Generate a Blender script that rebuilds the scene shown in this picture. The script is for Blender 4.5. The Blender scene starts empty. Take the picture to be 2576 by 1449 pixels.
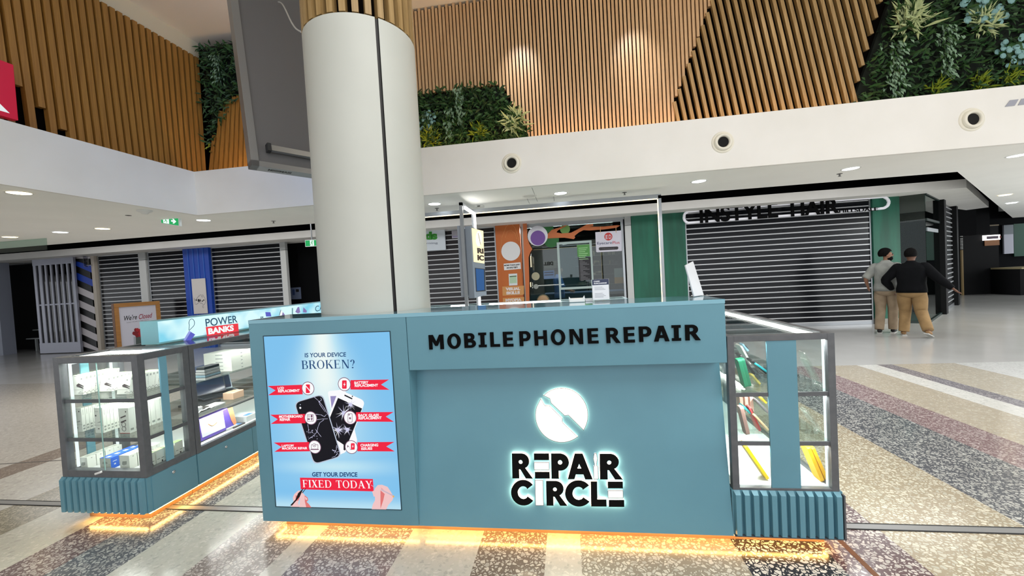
import bpy, bmesh, math, random
from mathutils import Vector, Matrix
random.seed(7)
SC = bpy.context.scene
COL = SC.collection
PI = math.pi

# ------------------------------------------------------------------ camera
FPX, YAW, PITCH, ROLL, EYE = 995.9675, 0.13823, -0.02847, -0.05606, 1.5
FWD = Vector((-math.sin(YAW)*math.cos(PITCH), math.cos(YAW)*math.cos(PITCH), math.sin(PITCH)))
_r = Vector((math.cos(YAW), math.sin(YAW), 0)); _u = _r.cross(FWD)
RIGHT = math.cos(ROLL)*_r + math.sin(ROLL)*_u
UP = -math.sin(ROLL)*_r + math.cos(ROLL)*_u
CAMPOS = Vector((0, 0, EYE))
cd = bpy.data.cameras.new('camera'); cam = bpy.data.objects.new('camera', cd); COL.objects.link(cam)
cd.sensor_fit = 'HORIZONTAL'; cd.sensor_width = 36.0; cd.lens = 36.0*FPX/2576.0
cd.clip_start = 0.05; cd.clip_end = 200
cam.matrix_world = Matrix(((RIGHT.x, UP.x, -FWD.x, 0), (RIGHT.y, UP.y, -FWD.y, 0), (RIGHT.z, UP.z, -FWD.z, EYE), (0, 0, 0, 1)))
SC.camera = cam

# ------------------------------------------------------------------ world, exposure, large lights
SC.view_settings.view_transform = 'Standard'; SC.view_settings.look = 'None'
SC.view_settings.gamma = 1.0; SC.view_settings.use_curve_mapping = False
SC.view_settings.exposure = 0.0
SC.cycles.transparent_max_bounces = 32; SC.cycles.max_bounces = 10; SC.cycles.diffuse_bounces = 5; SC.cycles.sample_clamp_indirect = 6.0
w = bpy.data.worlds.new('world'); SC.world = w; w.use_nodes = True
w.node_tree.nodes['Background'].inputs[0].default_value = (0.93, 0.96, 1.0, 1)
w.node_tree.nodes['Background'].inputs[1].default_value = 1.55
def area(name, loc, rot, sx, sy, power, col=(1, 1, 1), spread=PI):
    l = bpy.data.lights.new(name, 'AREA'); l.shape = 'RECTANGLE'; l.size = sx; l.size_y = sy
    l.energy = power; l.color = col; l.spread = spread
    o = bpy.data.objects.new(name, l); COL.objects.link(o); o.location = loc; o.rotation_euler = rot
    return o
area('atrium_lamp', (2.6, 0.0, 5.0), (0, 0, 0), 7, 3.0, 215, (1, .985, .96))
area('atrium_lamp_rear', (1.8, -4.5, 4.2), (math.radians(62), 0, 0), 9, 2.5, 95, (1, .985, .97))
area('shop_row_fill', (-3.0, 7.6, 3.3), (0, 0, 0), 20, 1.2, 230, (1, .99, .98))  # fill light added for the shop row, not a real fitting
area('corridor_fill', (11.6, 5.0, 2.5), (0, 0, 0), 4, 3, 480, (.95, .98, 1))  # unseen fill added to brighten the right corridor

# ------------------------------------------------------------------ pixel of the photograph -> point on a real plane
def ray(x, y): return FWD + (x-1288.0)/FPX*RIGHT - (y-724.5)/FPX*UP
def onX(x, y, X): d = ray(x, y); return CAMPOS + d*(X/d.x)
def onY(x, y, Y): d = ray(x, y); return CAMPOS + d*(Y/d.y)
def onZ(x, y, Z): d = ray(x, y); return CAMPOS + d*((Z-EYE)/d.z)
def onP(x, y, p, n): d = ray(x, y); return CAMPOS + d*((Vector(p)-CAMPOS).dot(n)/d.dot(n))

# ------------------------------------------------------------------ materials
def lin(c):
    f = lambda v: v/12.92 if v <= .04045 else ((v+.055)/1.055)**2.4
    return (f(c[0]/255), f(c[1]/255), f(c[2]/255), 1)
MATS = {}
def mat(name, rgb=(200, 200, 200), rough=.5, metal=0.0, emit=None, es=1.0, spec=.5, coat=0.0):
    if name in MATS: return MATS[name]
    m = bpy.data.materials.new(name); m.use_nodes = True; b = m.node_tree.nodes['Principled BSDF']
    b.inputs['Base Color'].default_value = lin(rgb); b.inputs['Roughness'].default_value = rough
    b.inputs['Metallic'].default_value = metal; b.inputs['Specular IOR Level'].default_value = spec
    b.inputs['Coat Weight'].default_value = coat
    if emit is not None:
        b.inputs['Emission Color'].default_value = lin(emit); b.inputs['Emission Strength'].default_value = es
    MATS[name] = m; return m
def nodes(m):
    nt = m.node_tree; return nt, nt.nodes, nt.links, nt.nodes['Principled BSDF']
def noise_mat(name, c1, c2, scale=(5, 5, 5), rough=.6, detail=3, lo=.35, hi=.65, bump=0.0, spec=.5, coord='Object'):
    m = mat(name, c1, rough, spec=spec); nt, N, L, b = nodes(m)
    tc = N.new('ShaderNodeTexCoord'); mp = N.new('ShaderNodeMapping'); mp.inputs['Scale'].default_value = scale
    no = N.new('ShaderNodeTexNoise'); no.inputs['Scale'].default_value = 1; no.inputs['Detail'].default_value = detail
    cr = N.new('ShaderNodeValToRGB'); cr.color_ramp.elements[0].position = lo; cr.color_ramp.elements[1].position = hi
    cr.color_ramp.elements[0].color = lin(c1); cr.color_ramp.elements[1].color = lin(c2)
    L.new(tc.outputs[coord], mp.inputs[0]); L.new(mp.outputs[0], no.inputs[0]); L.new(no.outputs[0], cr.inputs[0])
    L.new(cr.outputs[0], b.inputs['Base Color'])
    if bump:
        bp = N.new('ShaderNodeBump'); bp.inputs['Strength'].default_value = bump; bp.inputs['Distance'].default_value = .01
        L.new(no.outputs[0], bp.inputs['Height']); L.new(bp.outputs[0], b.inputs['Normal'])
    return m
def glass(name, tint=(249, 252, 251), refl=.07, rough=.02, flat=None):
    if name in MATS: return MATS[name]
    m = bpy.data.materials.new(name); m.use_nodes = True; nt = m.node_tree; N = nt.nodes; L = nt.links
    N.remove(N['Principled BSDF']); out = N['Material Output']
    t = N.new('ShaderNodeBsdfTransparent'); t.inputs[0].default_value = lin(tint)
    g = N.new('ShaderNodeBsdfGlossy'); g.inputs['Roughness'].default_value = rough
    lw = N.new('ShaderNodeLayerWeight'); lw.inputs[0].default_value = .5
    pw = N.new('ShaderNodeMath'); pw.operation = 'POWER'; pw.inputs[1].default_value = 4.5
    mx = N.new('ShaderNodeMixShader'); ma = N.new('ShaderNodeMath'); ma.operation = 'MULTIPLY_ADD'
    ma.inputs[1].default_value = .7; ma.inputs[2].default_value = refl*.5
    L.new(lw.outputs['Facing'], pw.inputs[0]); L.new(pw.outputs[0], ma.inputs[0]); L.new(ma.outputs[0], mx.inputs[0])
    L.new(t.outputs[0], mx.inputs[1]); L.new(g.outputs[0], mx.inputs[2]); L.new(mx.outputs[0], out.inputs[0])
    MATS[name] = m; return m
def emat(name, rgb, s=1.0): return mat(name, (10, 10, 10), .5, emit=rgb, es=s, spec=.15)

# ------------------------------------------------------------------ mesh collector
class MB:
    def __init__(self): self.v = []; self.f = []; self.m = []
    def add(self, vs, fs, mi=0):
        o = len(self.v); self.v += [Vector(v) for v in vs]
        for f in fs: self.f.append([i+o for i in f]); self.m.append(mi)
        return self
    def box(self, x0, x1, y0, y1, z0, z1, mi=0):
        vs = [(x, y, z) for z in (z0, z1) for y in (y0, y1) for x in (x0, x1)]
        return self.add(vs, [(0, 2, 3, 1), (4, 5, 7, 6), (0, 1, 5, 4), (2, 6, 7, 3), (0, 4, 6, 2), (1, 3, 7, 5)], mi)
    def obox(self, c, ax, ay, az, mi=0):       # centre and three half-axis vectors
        c = Vector(c); vs = [c+sx*ax+sy*ay+sz*az for sz in (-1, 1) for sy in (-1, 1) for sx in (-1, 1)]
        return self.add(vs, [(0, 2, 3, 1), (4, 5, 7, 6), (0, 1, 5, 4), (2, 6, 7, 3), (0, 4, 6, 2), (1, 3, 7, 5)], mi)
    def slab(self, pts, n, t, mi=0):           # planar polygon pushed t along n
        n = Vector(n).normalized()*t; k = len(pts); pts = [Vector(p) for p in pts]
        vs = pts+[p+n for p in pts]
        return self.add(vs, [list(range(k))[::-1], [i+k for i in range(k)]]+[[i, (i+1) % k, (i+1) % k+k, i+k] for i in range(k)], mi)
    def quad(self, a, b, c, d, mi=0): return self.add([a, b, c, d], [(0, 1, 2, 3)], mi)
    def bar(self, a, b, w, h=None, mi=0, up=(0, 0, 1)):
        a = Vector(a); b = Vector(b); h = h or w; d = (b-a); l = d.length; d.normalize(); up = Vector(up)
        if abs(d.dot(up)) > .98: up = Vector((0, 1, 0))
        s = d.cross(up).normalized(); t = s.cross(d)
        return self.obox((a+b)/2, d*l/2, s*w/2, t*h/2, mi)
    def tube(self, pts, r, n=8, mi=0, cap=True):
        pts = [Vector(p) for p in pts]; k = len(pts); vs = []; rr = r if isinstance(r, (list, tuple)) else [r]*k
        s = None
        for i, p in enumerate(pts):
            d = (pts[min(i+1, k-1)]-pts[max(i-1, 0)]).normalized()
            if s is None:
                up = Vector((0, 0, 1)) if abs(d.z) < .9 else Vector((1, 0, 0)); s = d.cross(up).normalized()
            else:
                s = s-d*s.dot(d); s.normalize()
            t = s.cross(d)
            for j in range(n):
                a = 2*PI*j/n; vs.append(p+rr[i]*(math.cos(a)*s+math.sin(a)*t))
        fs = [[i*n+j, i*n+(j+1) % n, (i+1)*n+(j+1) % n, (i+1)*n+j] for i in range(k-1) for j in range(n)]
        if cap: fs += [list(range(n))[::-1], [(k-1)*n+j for j in range(n)]]
        return self.add(vs, fs, mi)
    def lathe(self, prof, c=(0, 0, 0), n=32, mi=0, axis='Z', a0=0, a1=2*PI):
        c = Vector(c); vs = []; full = abs(a1-a0-2*PI) < 1e-6; m_ = n if full else n+1
        for r, z in prof:
            for j in range(m_):
                a = a0+(a1-a0)*j/n; p = (r*math.cos(a), r*math.sin(a), z)
                if axis == 'Y': p = (p[0], p[2], p[1])
                if axis == 'X': p = (p[2], p[0], p[1])
                vs.append(c+Vector(p))
        fs = []
        for i in range(len(prof)-1):
            for j in range(n):
                a, b = i*m_+j, i*m_+(j+1) % m_
                fs.append([a, b, b+m_, a+m_])
        return self.add(vs, fs, mi)
    def ball(self, c, r, n=14, mi=0, sc=(1, 1, 1)):
        c = Vector(c); vs = []; fs = []; m_ = n//2
        for i in range(m_+1):
            t = PI*i/m_
            for j in range(n):
                a = 2*PI*j/n; vs.append(c+Vector((r*sc[0]*math.sin(t)*math.cos(a), r*sc[1]*math.sin(t)*math.sin(a), r*sc[2]*math.cos(t))))
        for i in range(m_):
            for j in range(n): fs.append([i*n+j, i*n+(j+1) % n, (i+1)*n+(j+1) % n, (i+1)*n+j])
        return self.add(vs, fs, mi)
    def mapped(self, geo, O, U, V, t, mi=0, lift=0.0):   # flat glyph geometry: O + x U + y V, z in 0..1 -> t along the normal towards the viewer
        n = Vector(U).cross(Vector(V)).normalized()
        if n.dot(CAMPOS-Vector(O)) < 0: n = -n
        vs = [Vector(O)+x*U+y*V+n*(lift+z*t) for x, y, z in geo[0]]
        return self.add(vs, geo[1], mi)
    def build(self, name, mats, parent=None, origin=None, smooth=False, bevel=0.0):
        if not isinstance(mats, (list, tuple)): mats = [mats]
        me = bpy.data.meshes.new(name)
        if parent is not None: org = WORLDLOC[parent.name]
        else: org = Vector(origin) if origin is not None else base_of(self.v)
        me.from_pydata([tuple(v-org) for v in self.v], [], self.f); me.update()
        for m in mats: me.materials.append(m)
        me.polygons.foreach_set('material_index', self.m)
        if smooth: me.polygons.foreach_set('use_smooth', [True]*len(me.polygons))
        bm = bmesh.new(); bm.from_mesh(me); bmesh.ops.recalc_face_normals(bm, faces=bm.faces); bm.to_mesh(me); bm.free()
        o = bpy.data.objects.new(name, me); COL.objects.link(o)
        WORLDLOC[o.name] = org
        if parent is not None: o.parent = parent
        else: o.location = org
        if bevel:
            b = o.modifiers.new('bevel', 'BEVEL'); b.width = bevel; b.segments = 2; b.limit_method = 'ANGLE'
        return o
WORLDLOC = {}
def base_of(vs):
    xs = [v.x for v in vs]; ys = [v.y for v in vs]; zs = [v.z for v in vs]
    return Vector(((min(xs)+max(xs))/2, (min(ys)+max(ys))/2, min(zs)))
def tag(o, label, cat, group=None):
    o['label'] = label; o['category'] = cat
    if group: o['group'] = group
    return o
def thing(name, label, cat, loc, group=None):
    o = bpy.data.objects.new(name, None); COL.objects.link(o); o.location = loc; o.empty_display_size = .1
    WORLDLOC[o.name] = Vector(loc); return tag(o, label, cat, group)
def struct(o): o['kind'] = 'structure'; return o
def plabel(o, s): o['label'] = s; return o

# ------------------------------------------------------------------ lettering and flat shapes
_G = {}
def txt(s, bold=0.0, spacing=1.0):
    k = (s, bold, spacing)
    if k in _G: return _G[k]
    cu = bpy.data.curves.new('lettering', 'FONT'); cu.body = s; cu.size = 1; cu.offset = bold; cu.extrude = .5
    cu.space_character = spacing; cu.resolution_u = 5
    return _curve_geo(cu, k)
def _curve_geo(cu, k=None, norm=True):
    ob = bpy.data.objects.new('tmp', cu); me = bpy.data.meshes.new_from_object(ob)
    vs = [tuple(v.co) for v in me.vertices]; fs = [list(p.vertices) for p in me.polygons]
    bpy.data.objects.remove(ob); bpy.data.curves.remove(cu); bpy.data.meshes.remove(me)
    if norm and vs:
        x0 = min(v[0] for v in vs); x1 = max(v[0] for v in vs); y0 = min(v[1] for v in vs); y1 = max(v[1] for v in vs)
        vs = [((x-x0)/max(x1-x0, 1e-6), (y-y0)/max(y1-y0, 1e-6), z+.5) for x, y, z in vs]
    else: vs = [(x, y, z+.5) for x, y, z in vs]
    g = (vs, fs)
    if k: _G[k] = g
    return g
def shape(loops, norm=False):
    cu = bpy.data.curves.new('shape', 'CURVE'); cu.dimensions = '2D'; cu.fill_mode = 'BOTH'; cu.extrude = .5
    for lp in loops:
        sp = cu.splines.new('POLY'); sp.points.add(len(lp)-1)
        for i, (x, y) in enumerate(lp): sp.points[i].co = (x, y, 0, 1)
        sp.use_cyclic_u = True
    return _curve_geo(cu, None, norm)
def arc(cx, cy, rx, ry, a0, a1, n=16):
    return [(cx+rx*math.cos(math.radians(a0+(a1-a0)*i/n)), cy+ry*math.sin(math.radians(a0+(a1-a0)*i/n))) for i in range(n+1)]
def fit(mb, s, tl, tr, bl, t=.002, mi=0, bold=0.02, lift=0.0, spacing=1.0):   # three corner points in the world
    g = txt(s, bold, spacing) if isinstance(s, str) else s
    tl, tr, bl = Vector(tl), Vector(tr), Vector(bl)
    return mb.mapped(g, bl, tr-tl, tl-bl, t, mi, lift)
def pmap(f, *pts): return [f(x, y) for x, y in pts]
def flat(mb, pts, nrm, t, mi=0, lift=0.0):  # thin plate traced on a plane
    n = Vector(nrm).normalized(); return mb.slab([Vector(p)+n*lift for p in pts], n, t, mi)
def disc(mb, c, U, V, r, t, mi=0, lift=0.0, n=28):
    c = Vector(c); nn = Vector(U).cross(Vector(V)).normalized()
    if nn.dot(CAMPOS-c) < 0: nn = -nn
    return mb.slab([c+nn*lift+r*(math.cos(2*PI*i/n)*U+math.sin(2*PI*i/n)*V) for i in range(n)], nn, t, mi)
XV, YV, ZV = Vector((1, 0, 0)), Vector((0, 1, 0)), Vector((0, 0, 1))
# ------------------------------------------------------------------ shared materials
WHITE = noise_mat('white_plaster', (226, 224, 219), (231, 229, 225), (2, 2, 2), .75)
SOFF = noise_mat('soffit_paint', (238, 238, 234), (242, 242, 238), (1.5, 1.5, 1.5), .8)
CREAM = mat('cream_paint', (214, 205, 178), .8)
BLACK = mat('black_void', (9, 10, 12), .9, spec=.1)
DARK = mat('dark_grey', (40, 42, 45), .5)
FRAME = noise_mat('cabinet_frame', (84, 87, 91), (92, 94, 98), (30, 30, 30), .38)
BLUE = noise_mat('kiosk_blue', (92, 139, 156), (95, 143, 160), (3, 3, 3), .34)
BLUETOP = mat('blue_counter_top', (112, 165, 184), .08, coat=.6)
TOE = noise_mat('toe_kick_timber', (158, 118, 80), (138, 102, 66), (1, 60, 60), .5)
ALU = mat('aluminium', (178, 182, 186), .32, .85)
CHROME = mat('chrome', (205, 207, 210), .12, 1.0)
GLASS = glass('clear_glass'); SHELF = glass('shelf_glass', (244, 250, 248), .10)
SHOPGLASS = glass('shop_glass', (205, 215, 212), .13)
ACRYL = glass('clear_acrylic', (253, 254, 253), .14)
LEDW = emat('white_led', (255, 252, 246), 9.0)
LEDWARM = emat('warm_led', (255, 190, 104), 32.0)
LEDCOVE = emat('cove_led', (255, 204, 146), 22.0)
LEDYEL = emat('gantry_led', (255, 232, 176), 3.0)
WHITEP = mat('white_panel', (232, 234, 236), .4)
INK = mat('black_ink', (14, 14, 15), .5)

# ------------------------------------------------------------------ floor: terrazzo in straight bands
def floor_material():
    m = mat('terrazzo', (190, 186, 176), .2); nt, N, L, b = nodes(m)
    tc = N.new('ShaderNodeTexCoord'); sx = N.new('ShaderNodeSeparateXYZ'); L.new(tc.outputs['Object'], sx.inputs[0])
    mr = N.new('ShaderNodeMapRange'); mr.inputs['From Min'].default_value = -8; mr.inputs['From Max'].default_value = 8
    L.new(sx.outputs[0], mr.inputs[0])
    # (start x, binder colour, chip colour)
    B = [(-8.0, (176, 172, 166), (184, 180, 174)), (-5.3, (126, 114, 104), (150, 138, 128)), (-4.98, (186, 183, 176), (194, 191, 184)),
         (-4.2, (128, 122, 104), (170, 162, 142)), (-3.76, (186, 184, 170), (198, 195, 182)), (-3.28, (104, 88, 88), (186, 176, 170)),
         (-2.95, (92, 96, 102), (176, 178, 176)), (-2.58, (188, 190, 180), (198, 199, 190)), (-2.15, (132, 124, 120), (196, 190, 184)),
         (-1.7, (190, 190, 182), (200, 199, 192)), (-1.6, (122, 112, 112), (190, 186, 184)), (-1.0, (188, 187, 178), (198, 196, 188)),
         (-.61, (116, 104, 92), (192, 186, 174)), (-.22, (190, 188, 178), (200, 198, 188)), (-.02, (140, 134, 120), (198, 196, 184)),
         (.765, (44, 44, 50), (204, 202, 196)), (1.2, (92, 70, 72), (200, 192, 186)), (1.58, (158, 146, 124), (208, 202, 184)),
         (2.33, (84, 86, 92), (182, 182, 178)), (3.0, (128, 106, 108), (186, 172, 170)), (3.32, (176, 166, 148), (196, 188, 172)),
         (3.9, (212, 211, 206), (218, 217, 212)), (4.14, (122, 118, 124), (166, 162, 164)), (4.36, (180, 172, 156), (196, 190, 176)),
         (5.08, (206, 206, 204), (212, 212, 210))]
    def ramp(k):
        cr = N.new('ShaderNodeValToRGB'); r = cr.color_ramp; r.interpolation = 'CONSTANT'
        while len(r.elements) < len(B): r.elements.new(.5)
        for e, q in zip(r.elements, B): e.position = max(0, (q[0]+8)/16); e.color = lin(q[k])
        L.new(mr.outputs[0], cr.inputs[0]); return cr
    c1, c2 = ramp(1), ramp(2)
    vo = N.new('ShaderNodeTexVoronoi'); vo.feature = 'DISTANCE_TO_EDGE'; vo.inputs['Scale'].default_value = 44
    v2 = N.new('ShaderNodeTexVoronoi'); v2.inputs['Scale'].default_value = 44
    dn = N.new('ShaderNodeTexNoise'); dn.inputs['Scale'].default_value = 30; dn.inputs['Detail'].default_value = 2
    va = N.new('ShaderNodeMixRGB'); va.blend_type = 'ADD'; va.inputs[0].default_value = .035
    L.new(tc.outputs['Object'], va.inputs[1]); L.new(dn.outputs['Color'], va.inputs[2])
    L.new(tc.outputs['Object'], dn.inputs[0]); L.new(va.outputs[0], vo.inputs['Vector']); L.new(va.outputs[0], v2.inputs['Vector'])
    sep = N.new('ShaderNodeSeparateColor'); L.new(v2.outputs['Color'], sep.inputs[0])
    # chips differ in size: the edge threshold varies from chip to chip, some cells have none
    th = N.new('ShaderNodeMapRange'); th.inputs['To Min'].default_value = .05; th.inputs['To Max'].default_value = .26
    L.new(sep.outputs[0], th.inputs[0])
    gt = N.new('ShaderNodeMath'); gt.operation = 'GREATER_THAN'; L.new(vo.outputs['Distance'], gt.inputs[0]); L.new(th.outputs[0], gt.inputs[1])
    mx = N.new('ShaderNodeMixRGB'); L.new(gt.outputs[0], mx.inputs[0]); L.new(c1.outputs[0], mx.inputs[1]); L.new(c2.outputs[0], mx.inputs[2])
    # chip to chip brightness
    br = N.new('ShaderNodeMapRange'); br.inputs['To Min'].default_value = .72; br.inputs['To Max'].default_value = 1.08; L.new(sep.outputs[1], br.inputs[0])
    bc = N.new('ShaderNodeMixRGB'); bc.blend_type = 'MULTIPLY'; L.new(gt.outputs[0], bc.inputs[0]); L.new(mx.outputs[0], bc.inputs[1])
    L.new(br.outputs[0], bc.inputs[2])
    # beyond the banded field the floor is plain pale terrazzo
    far = N.new('ShaderNodeMath'); far.operation = 'GREATER_THAN'; far.inputs[1].default_value = 6.08; L.new(sx.outputs[1], far.inputs[0])
    pl = N.new('ShaderNodeMixRGB'); L.new(far.outputs[0], pl.inputs[0]); L.new(bc.outputs[0], pl.inputs[1])
    n2 = N.new('ShaderNodeTexNoise'); n2.inputs['Scale'].default_value = 1.3; L.new(tc.outputs['Object'], n2.inputs[0])
    p2 = N.new('ShaderNodeValToRGB'); p2.color_ramp.elements[0].color = lin((176, 175, 172)); p2.color_ramp.elements[1].color = lin((196, 196, 194))
    L.new(n2.outputs[0], p2.inputs[0]); L.new(p2.outputs[0], pl.inputs[2])
    L.new(pl.outputs[0], b.inputs['Base Color'])
    b.inputs['Roughness'].default_value = .17; b.inputs['Specular IOR Level'].default_value = .5
floor_material()
f = MB(); f.box(-26, 17, -7, 21, -.12, 0); struct(f.build('floor', MATS['terrazzo'], origin=(0, 0, 0)))
f = MB(); f.box(-26, 17, 2.372, 2.380, 0, .0035, 1); f.box(-26, 17, 2.380, 2.424, 0, .003, 0); f.box(-26, 17, 2.424, 2.432, 0, .0035, 1)
struct(f.build('trim_1', [mat('joint_cover', (150, 150, 150), .35, .6), mat('joint_gap', (40, 40, 42), .8)]))
f = MB(); f.box(1.355, 1.382, -7, 2.372, 0, .0015); struct(f.build('trim_2', mat('brown_joint', (116, 78, 52), .6)))
f = MB(); f.slab([(-9, 2.45, 0), (-9, 2.462, 0), (-3.2, 3.33, 0), (-3.2, 3.318, 0)], ZV, .0012)   # dark joint in the pale band
struct(f.build('trim_3', mat('dark_joint', (70, 66, 64), .7)))

# ------------------------------------------------------------------ ceilings and bulkheads
ZS, ZB, XB, YB, XT, YT, ZC = 2.547, 3.117, -4.79, 4.655, -5.04, 5.12, 5.08
c = MB()
c.slab([(-26, -7, ZS), (XB-.05, -7, ZS), (XB-.05, YB+.05, ZS), (5.0, YB+.05, ZS), (17, YB+.05, ZS), (17, 17.6, ZS+.02), (5.15, 6.0, ZS), (-26, 6.0, ZS)], ZV, .06)
struct(c.build('ceiling', SOFF))
c = MB(); c.box(-5.3, 14, -7, YT+.3, ZC, ZC+.1); struct(c.build('ceiling', mat('atrium_ceiling', (240, 230, 214), .85)))
c = MB(); c.box(-26, 17, 6.02, 17.4, 3.75, 3.8); c.box(-26, 5.15, 6.0, 6.04, ZS+.06, 3.75); c.box(-26, 9.0, 9.85, 9.9, 2.95, 3.75); c.slab([(5.17, 6.02, ZS+.06), (17, 17.62, ZS+.08), (17, 17.62, 3.75), (5.17, 6.02, 3.75)], (1, -1, 0), .03); struct(c.build('ceiling', BLACK))  # black closing walls added to hide the bright world behind the slot
t = MB(); t.box(XB-.05, XB, -7, YB, ZS, ZB); t.box(XT-.06, XB-.05, -7, YB+.2, ZS+.3, ZS+.36); struct(t.build('trim_4', WHITE))
t = MB(); t.box(XB-.05, 14, YB, YB+.05, ZS, ZB); t.box(XB-.05, 14, YB+.05, YT+.08, ZS+.3, ZS+.36); struct(t.build('trim_5', WHITE))
wl = MB(); wl.box(XT-.12, XT-.06, -7, YT+.1, ZS+.3, ZC); struct(wl.build('wall_left', mat('wall_board', (30, 22, 15), .9)))
wl = MB(); wl.box(XT-.06, XT, -7, YT, 4.85, ZC); struct(wl.build('trim_6', CREAM))
wl = MB(); wl.box(XT-.12, 14, YT+.1, YT+.16, ZS+.3, ZC); struct(wl.build('wall_back', mat('wall_board', (30, 22, 15), .9)))
# cove lamps on the ledge behind the bulkhead lip
def strip_lamp(name, label, a, b, m, r=.012, cat='light strip', group=None):
    o = MB().tube([a, b], r, 6).build(name, m); return tag(o, label, cat, group)
strip_lamp('cove_light_strip', 'warm light strip hidden on the ledge under the back timber wall', (-4.6, YB+.11, 2.98), (3.3, YB+.11, 2.98), LEDCOVE, cat='light strip')

# ------------------------------------------------------------------ timber battens
WOOD = noise_mat('batten_timber', (210, 176, 136), (190, 154, 114), (60, 60, 2.2), .34, 4)
WOODL = noise_mat('batten_timber_left', (170, 124, 58), (150, 106, 48), (60, 60, 2.2), .5, 4)
WOODR = noise_mat('batten_timber_right', (166, 138, 92), (142, 114, 70), (60, 60, 2.2), .45, 4)
BACK = mat('batten_backing_shade', (12, 8, 6), .95, spec=.05)  # near black puts the shade of the deep gaps into the colour
def batten_wall(name, label, bats, m, back=None):
    o = thing(name, label, 'wall cladding', Vector(bats[0][0]))
    b = MB()
    for p, q, w, d in bats: b.bar(p, q, w, d, up=(0, 1, 0) if abs(p[1]-q[1]) < .001 and abs(p[0]-YT) >= 0 and name != 'side_batten_screen' else (1, 0, 0))
    b.build('battens', m, o)
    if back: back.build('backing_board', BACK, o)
    return o
# left wall
bats = []; y = -1.0
while y < YT-.04:
    zb = 3.0; le = -.07 if y < 4.1 else -.07+.10*(y-4.1)
    for yy, zz in ((3.10, 3.56), (3.255, 3.42), (3.41, 3.26)):
        if abs(y-yy) < .0385: zb = zz
    bats.append(((XT, y-le/2*((4.85-zb)/1.85), zb), (XT, y+le/2, 4.85), .052, .055)); y += .0775
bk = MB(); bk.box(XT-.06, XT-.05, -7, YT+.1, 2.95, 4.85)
batten_wall('side_batten_screen', 'tall timber batten screen on the left atrium wall', bats, WOODL, bk)
# back wall, fine battens
def xstep(k): return 1.40+k*.052
bats = []; x = -1.92; i = 0
while x < 1.96:
    zt, zb = ZC-.004-.03*(i % 2), 2.98
    if x < -.70: zb = 3.97 if x < -.74 else 3.9
    elif x < -.40: zb = 3.97-(x+.70)/.30*.62
    if x > 1.41: zb = 3.53+(x-1.41)/.50*1.2
    bats.append(((x, YT, zb), (x, YT, zt), .031, .045)); x += .0465; i += 1
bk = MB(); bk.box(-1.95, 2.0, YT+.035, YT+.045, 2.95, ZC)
batten_wall('fine_batten_screen', 'closely spaced timber battens filling the middle of the back wall', bats, WOOD, bk)
# back wall, wide battens leaning to the left
bats = []
lean = math.tan(math.radians(9))
for k in range(24):
    xb = 1.48+k*.0845; a = lean*(1+.25*k/24.)
    zb = 2.98; zt = min(ZC-.1, (xb+zb*a-1.41+.417*3.53)/(.417+a))
    bats.append(((xb, YT-.02, zb), (xb-a*(zt-zb), YT-.02, zt), .038, .046))
for j in range(8):     # shorter ones above the green wall
    xb = 1.48+(24+j)*.0845; a = lean*1.28; zb = 3.5+j*.17; zt = ZC-.1
    bats.append(((xb-a*(zb-2.98), YT-.02, zb), (xb-a*(zt-2.98), YT-.02, zt), .036, .046))
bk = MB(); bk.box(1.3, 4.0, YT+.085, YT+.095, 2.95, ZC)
batten_wall('wide_batten_screen', 'widely spaced leaning timber battens right of the fine ones', bats, WOODR, bk)
# corner left of the column: battens leaning right
bats = []
for k in range(16):
    xb = -5.02+k*.083; a = math.tan(math.radians(11-.75*k)); zt = 4.24+.03*math.sin(k*1.7)
    if k < 2: zt = (3.75, 4.08)[k]
    bats.append(((xb, YT-.01, 2.98), (xb+a*(zt-2.98), YT-.01, zt), .05, .05))
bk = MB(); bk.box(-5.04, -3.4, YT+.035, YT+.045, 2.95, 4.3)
batten_wall('corner_batten_screen', 'short fanned timber battens in the corner left of the hanging display', bats, WOODL, bk)

# ------------------------------------------------------------------ green walls
LG = [noise_mat('leaf_deep', (34, 70, 34), (48, 90, 42), (20, 20, 20), .55), noise_mat('leaf_dark', (24, 52, 26), (36, 68, 32), (20, 20, 20), .6),
      mat('leaf_mid', (52, 88, 40), .5), mat('leaf_lime', (142, 158, 48), .5), mat('leaf_sage', (128, 158, 132), .5),
      mat('leaf_pale', (196, 206, 160), .5), mat('leaf_blue', (118, 160, 160), .45)]
def leaf(mb, p, d, l, w, mi, nrm=Vector((0, -1, 0))):
    d = d.normalized(); s = d.cross(nrm); 
    if s.length < .05: s = Vector((1, 0, 0))
    s.normalize(); k = nrm*l*.12
    mb.add([p, p+d*l*.45+s*w/2+k, p+d*l, p+d*l*.45-s*w/2+k], [(0, 1, 2), (0, 2, 3)], mi)
def rnd_dir(up=0.0): return Vector((random.uniform(-1, 1), random.uniform(-.9, -.15), random.uniform(-1, .7)+up))
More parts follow.
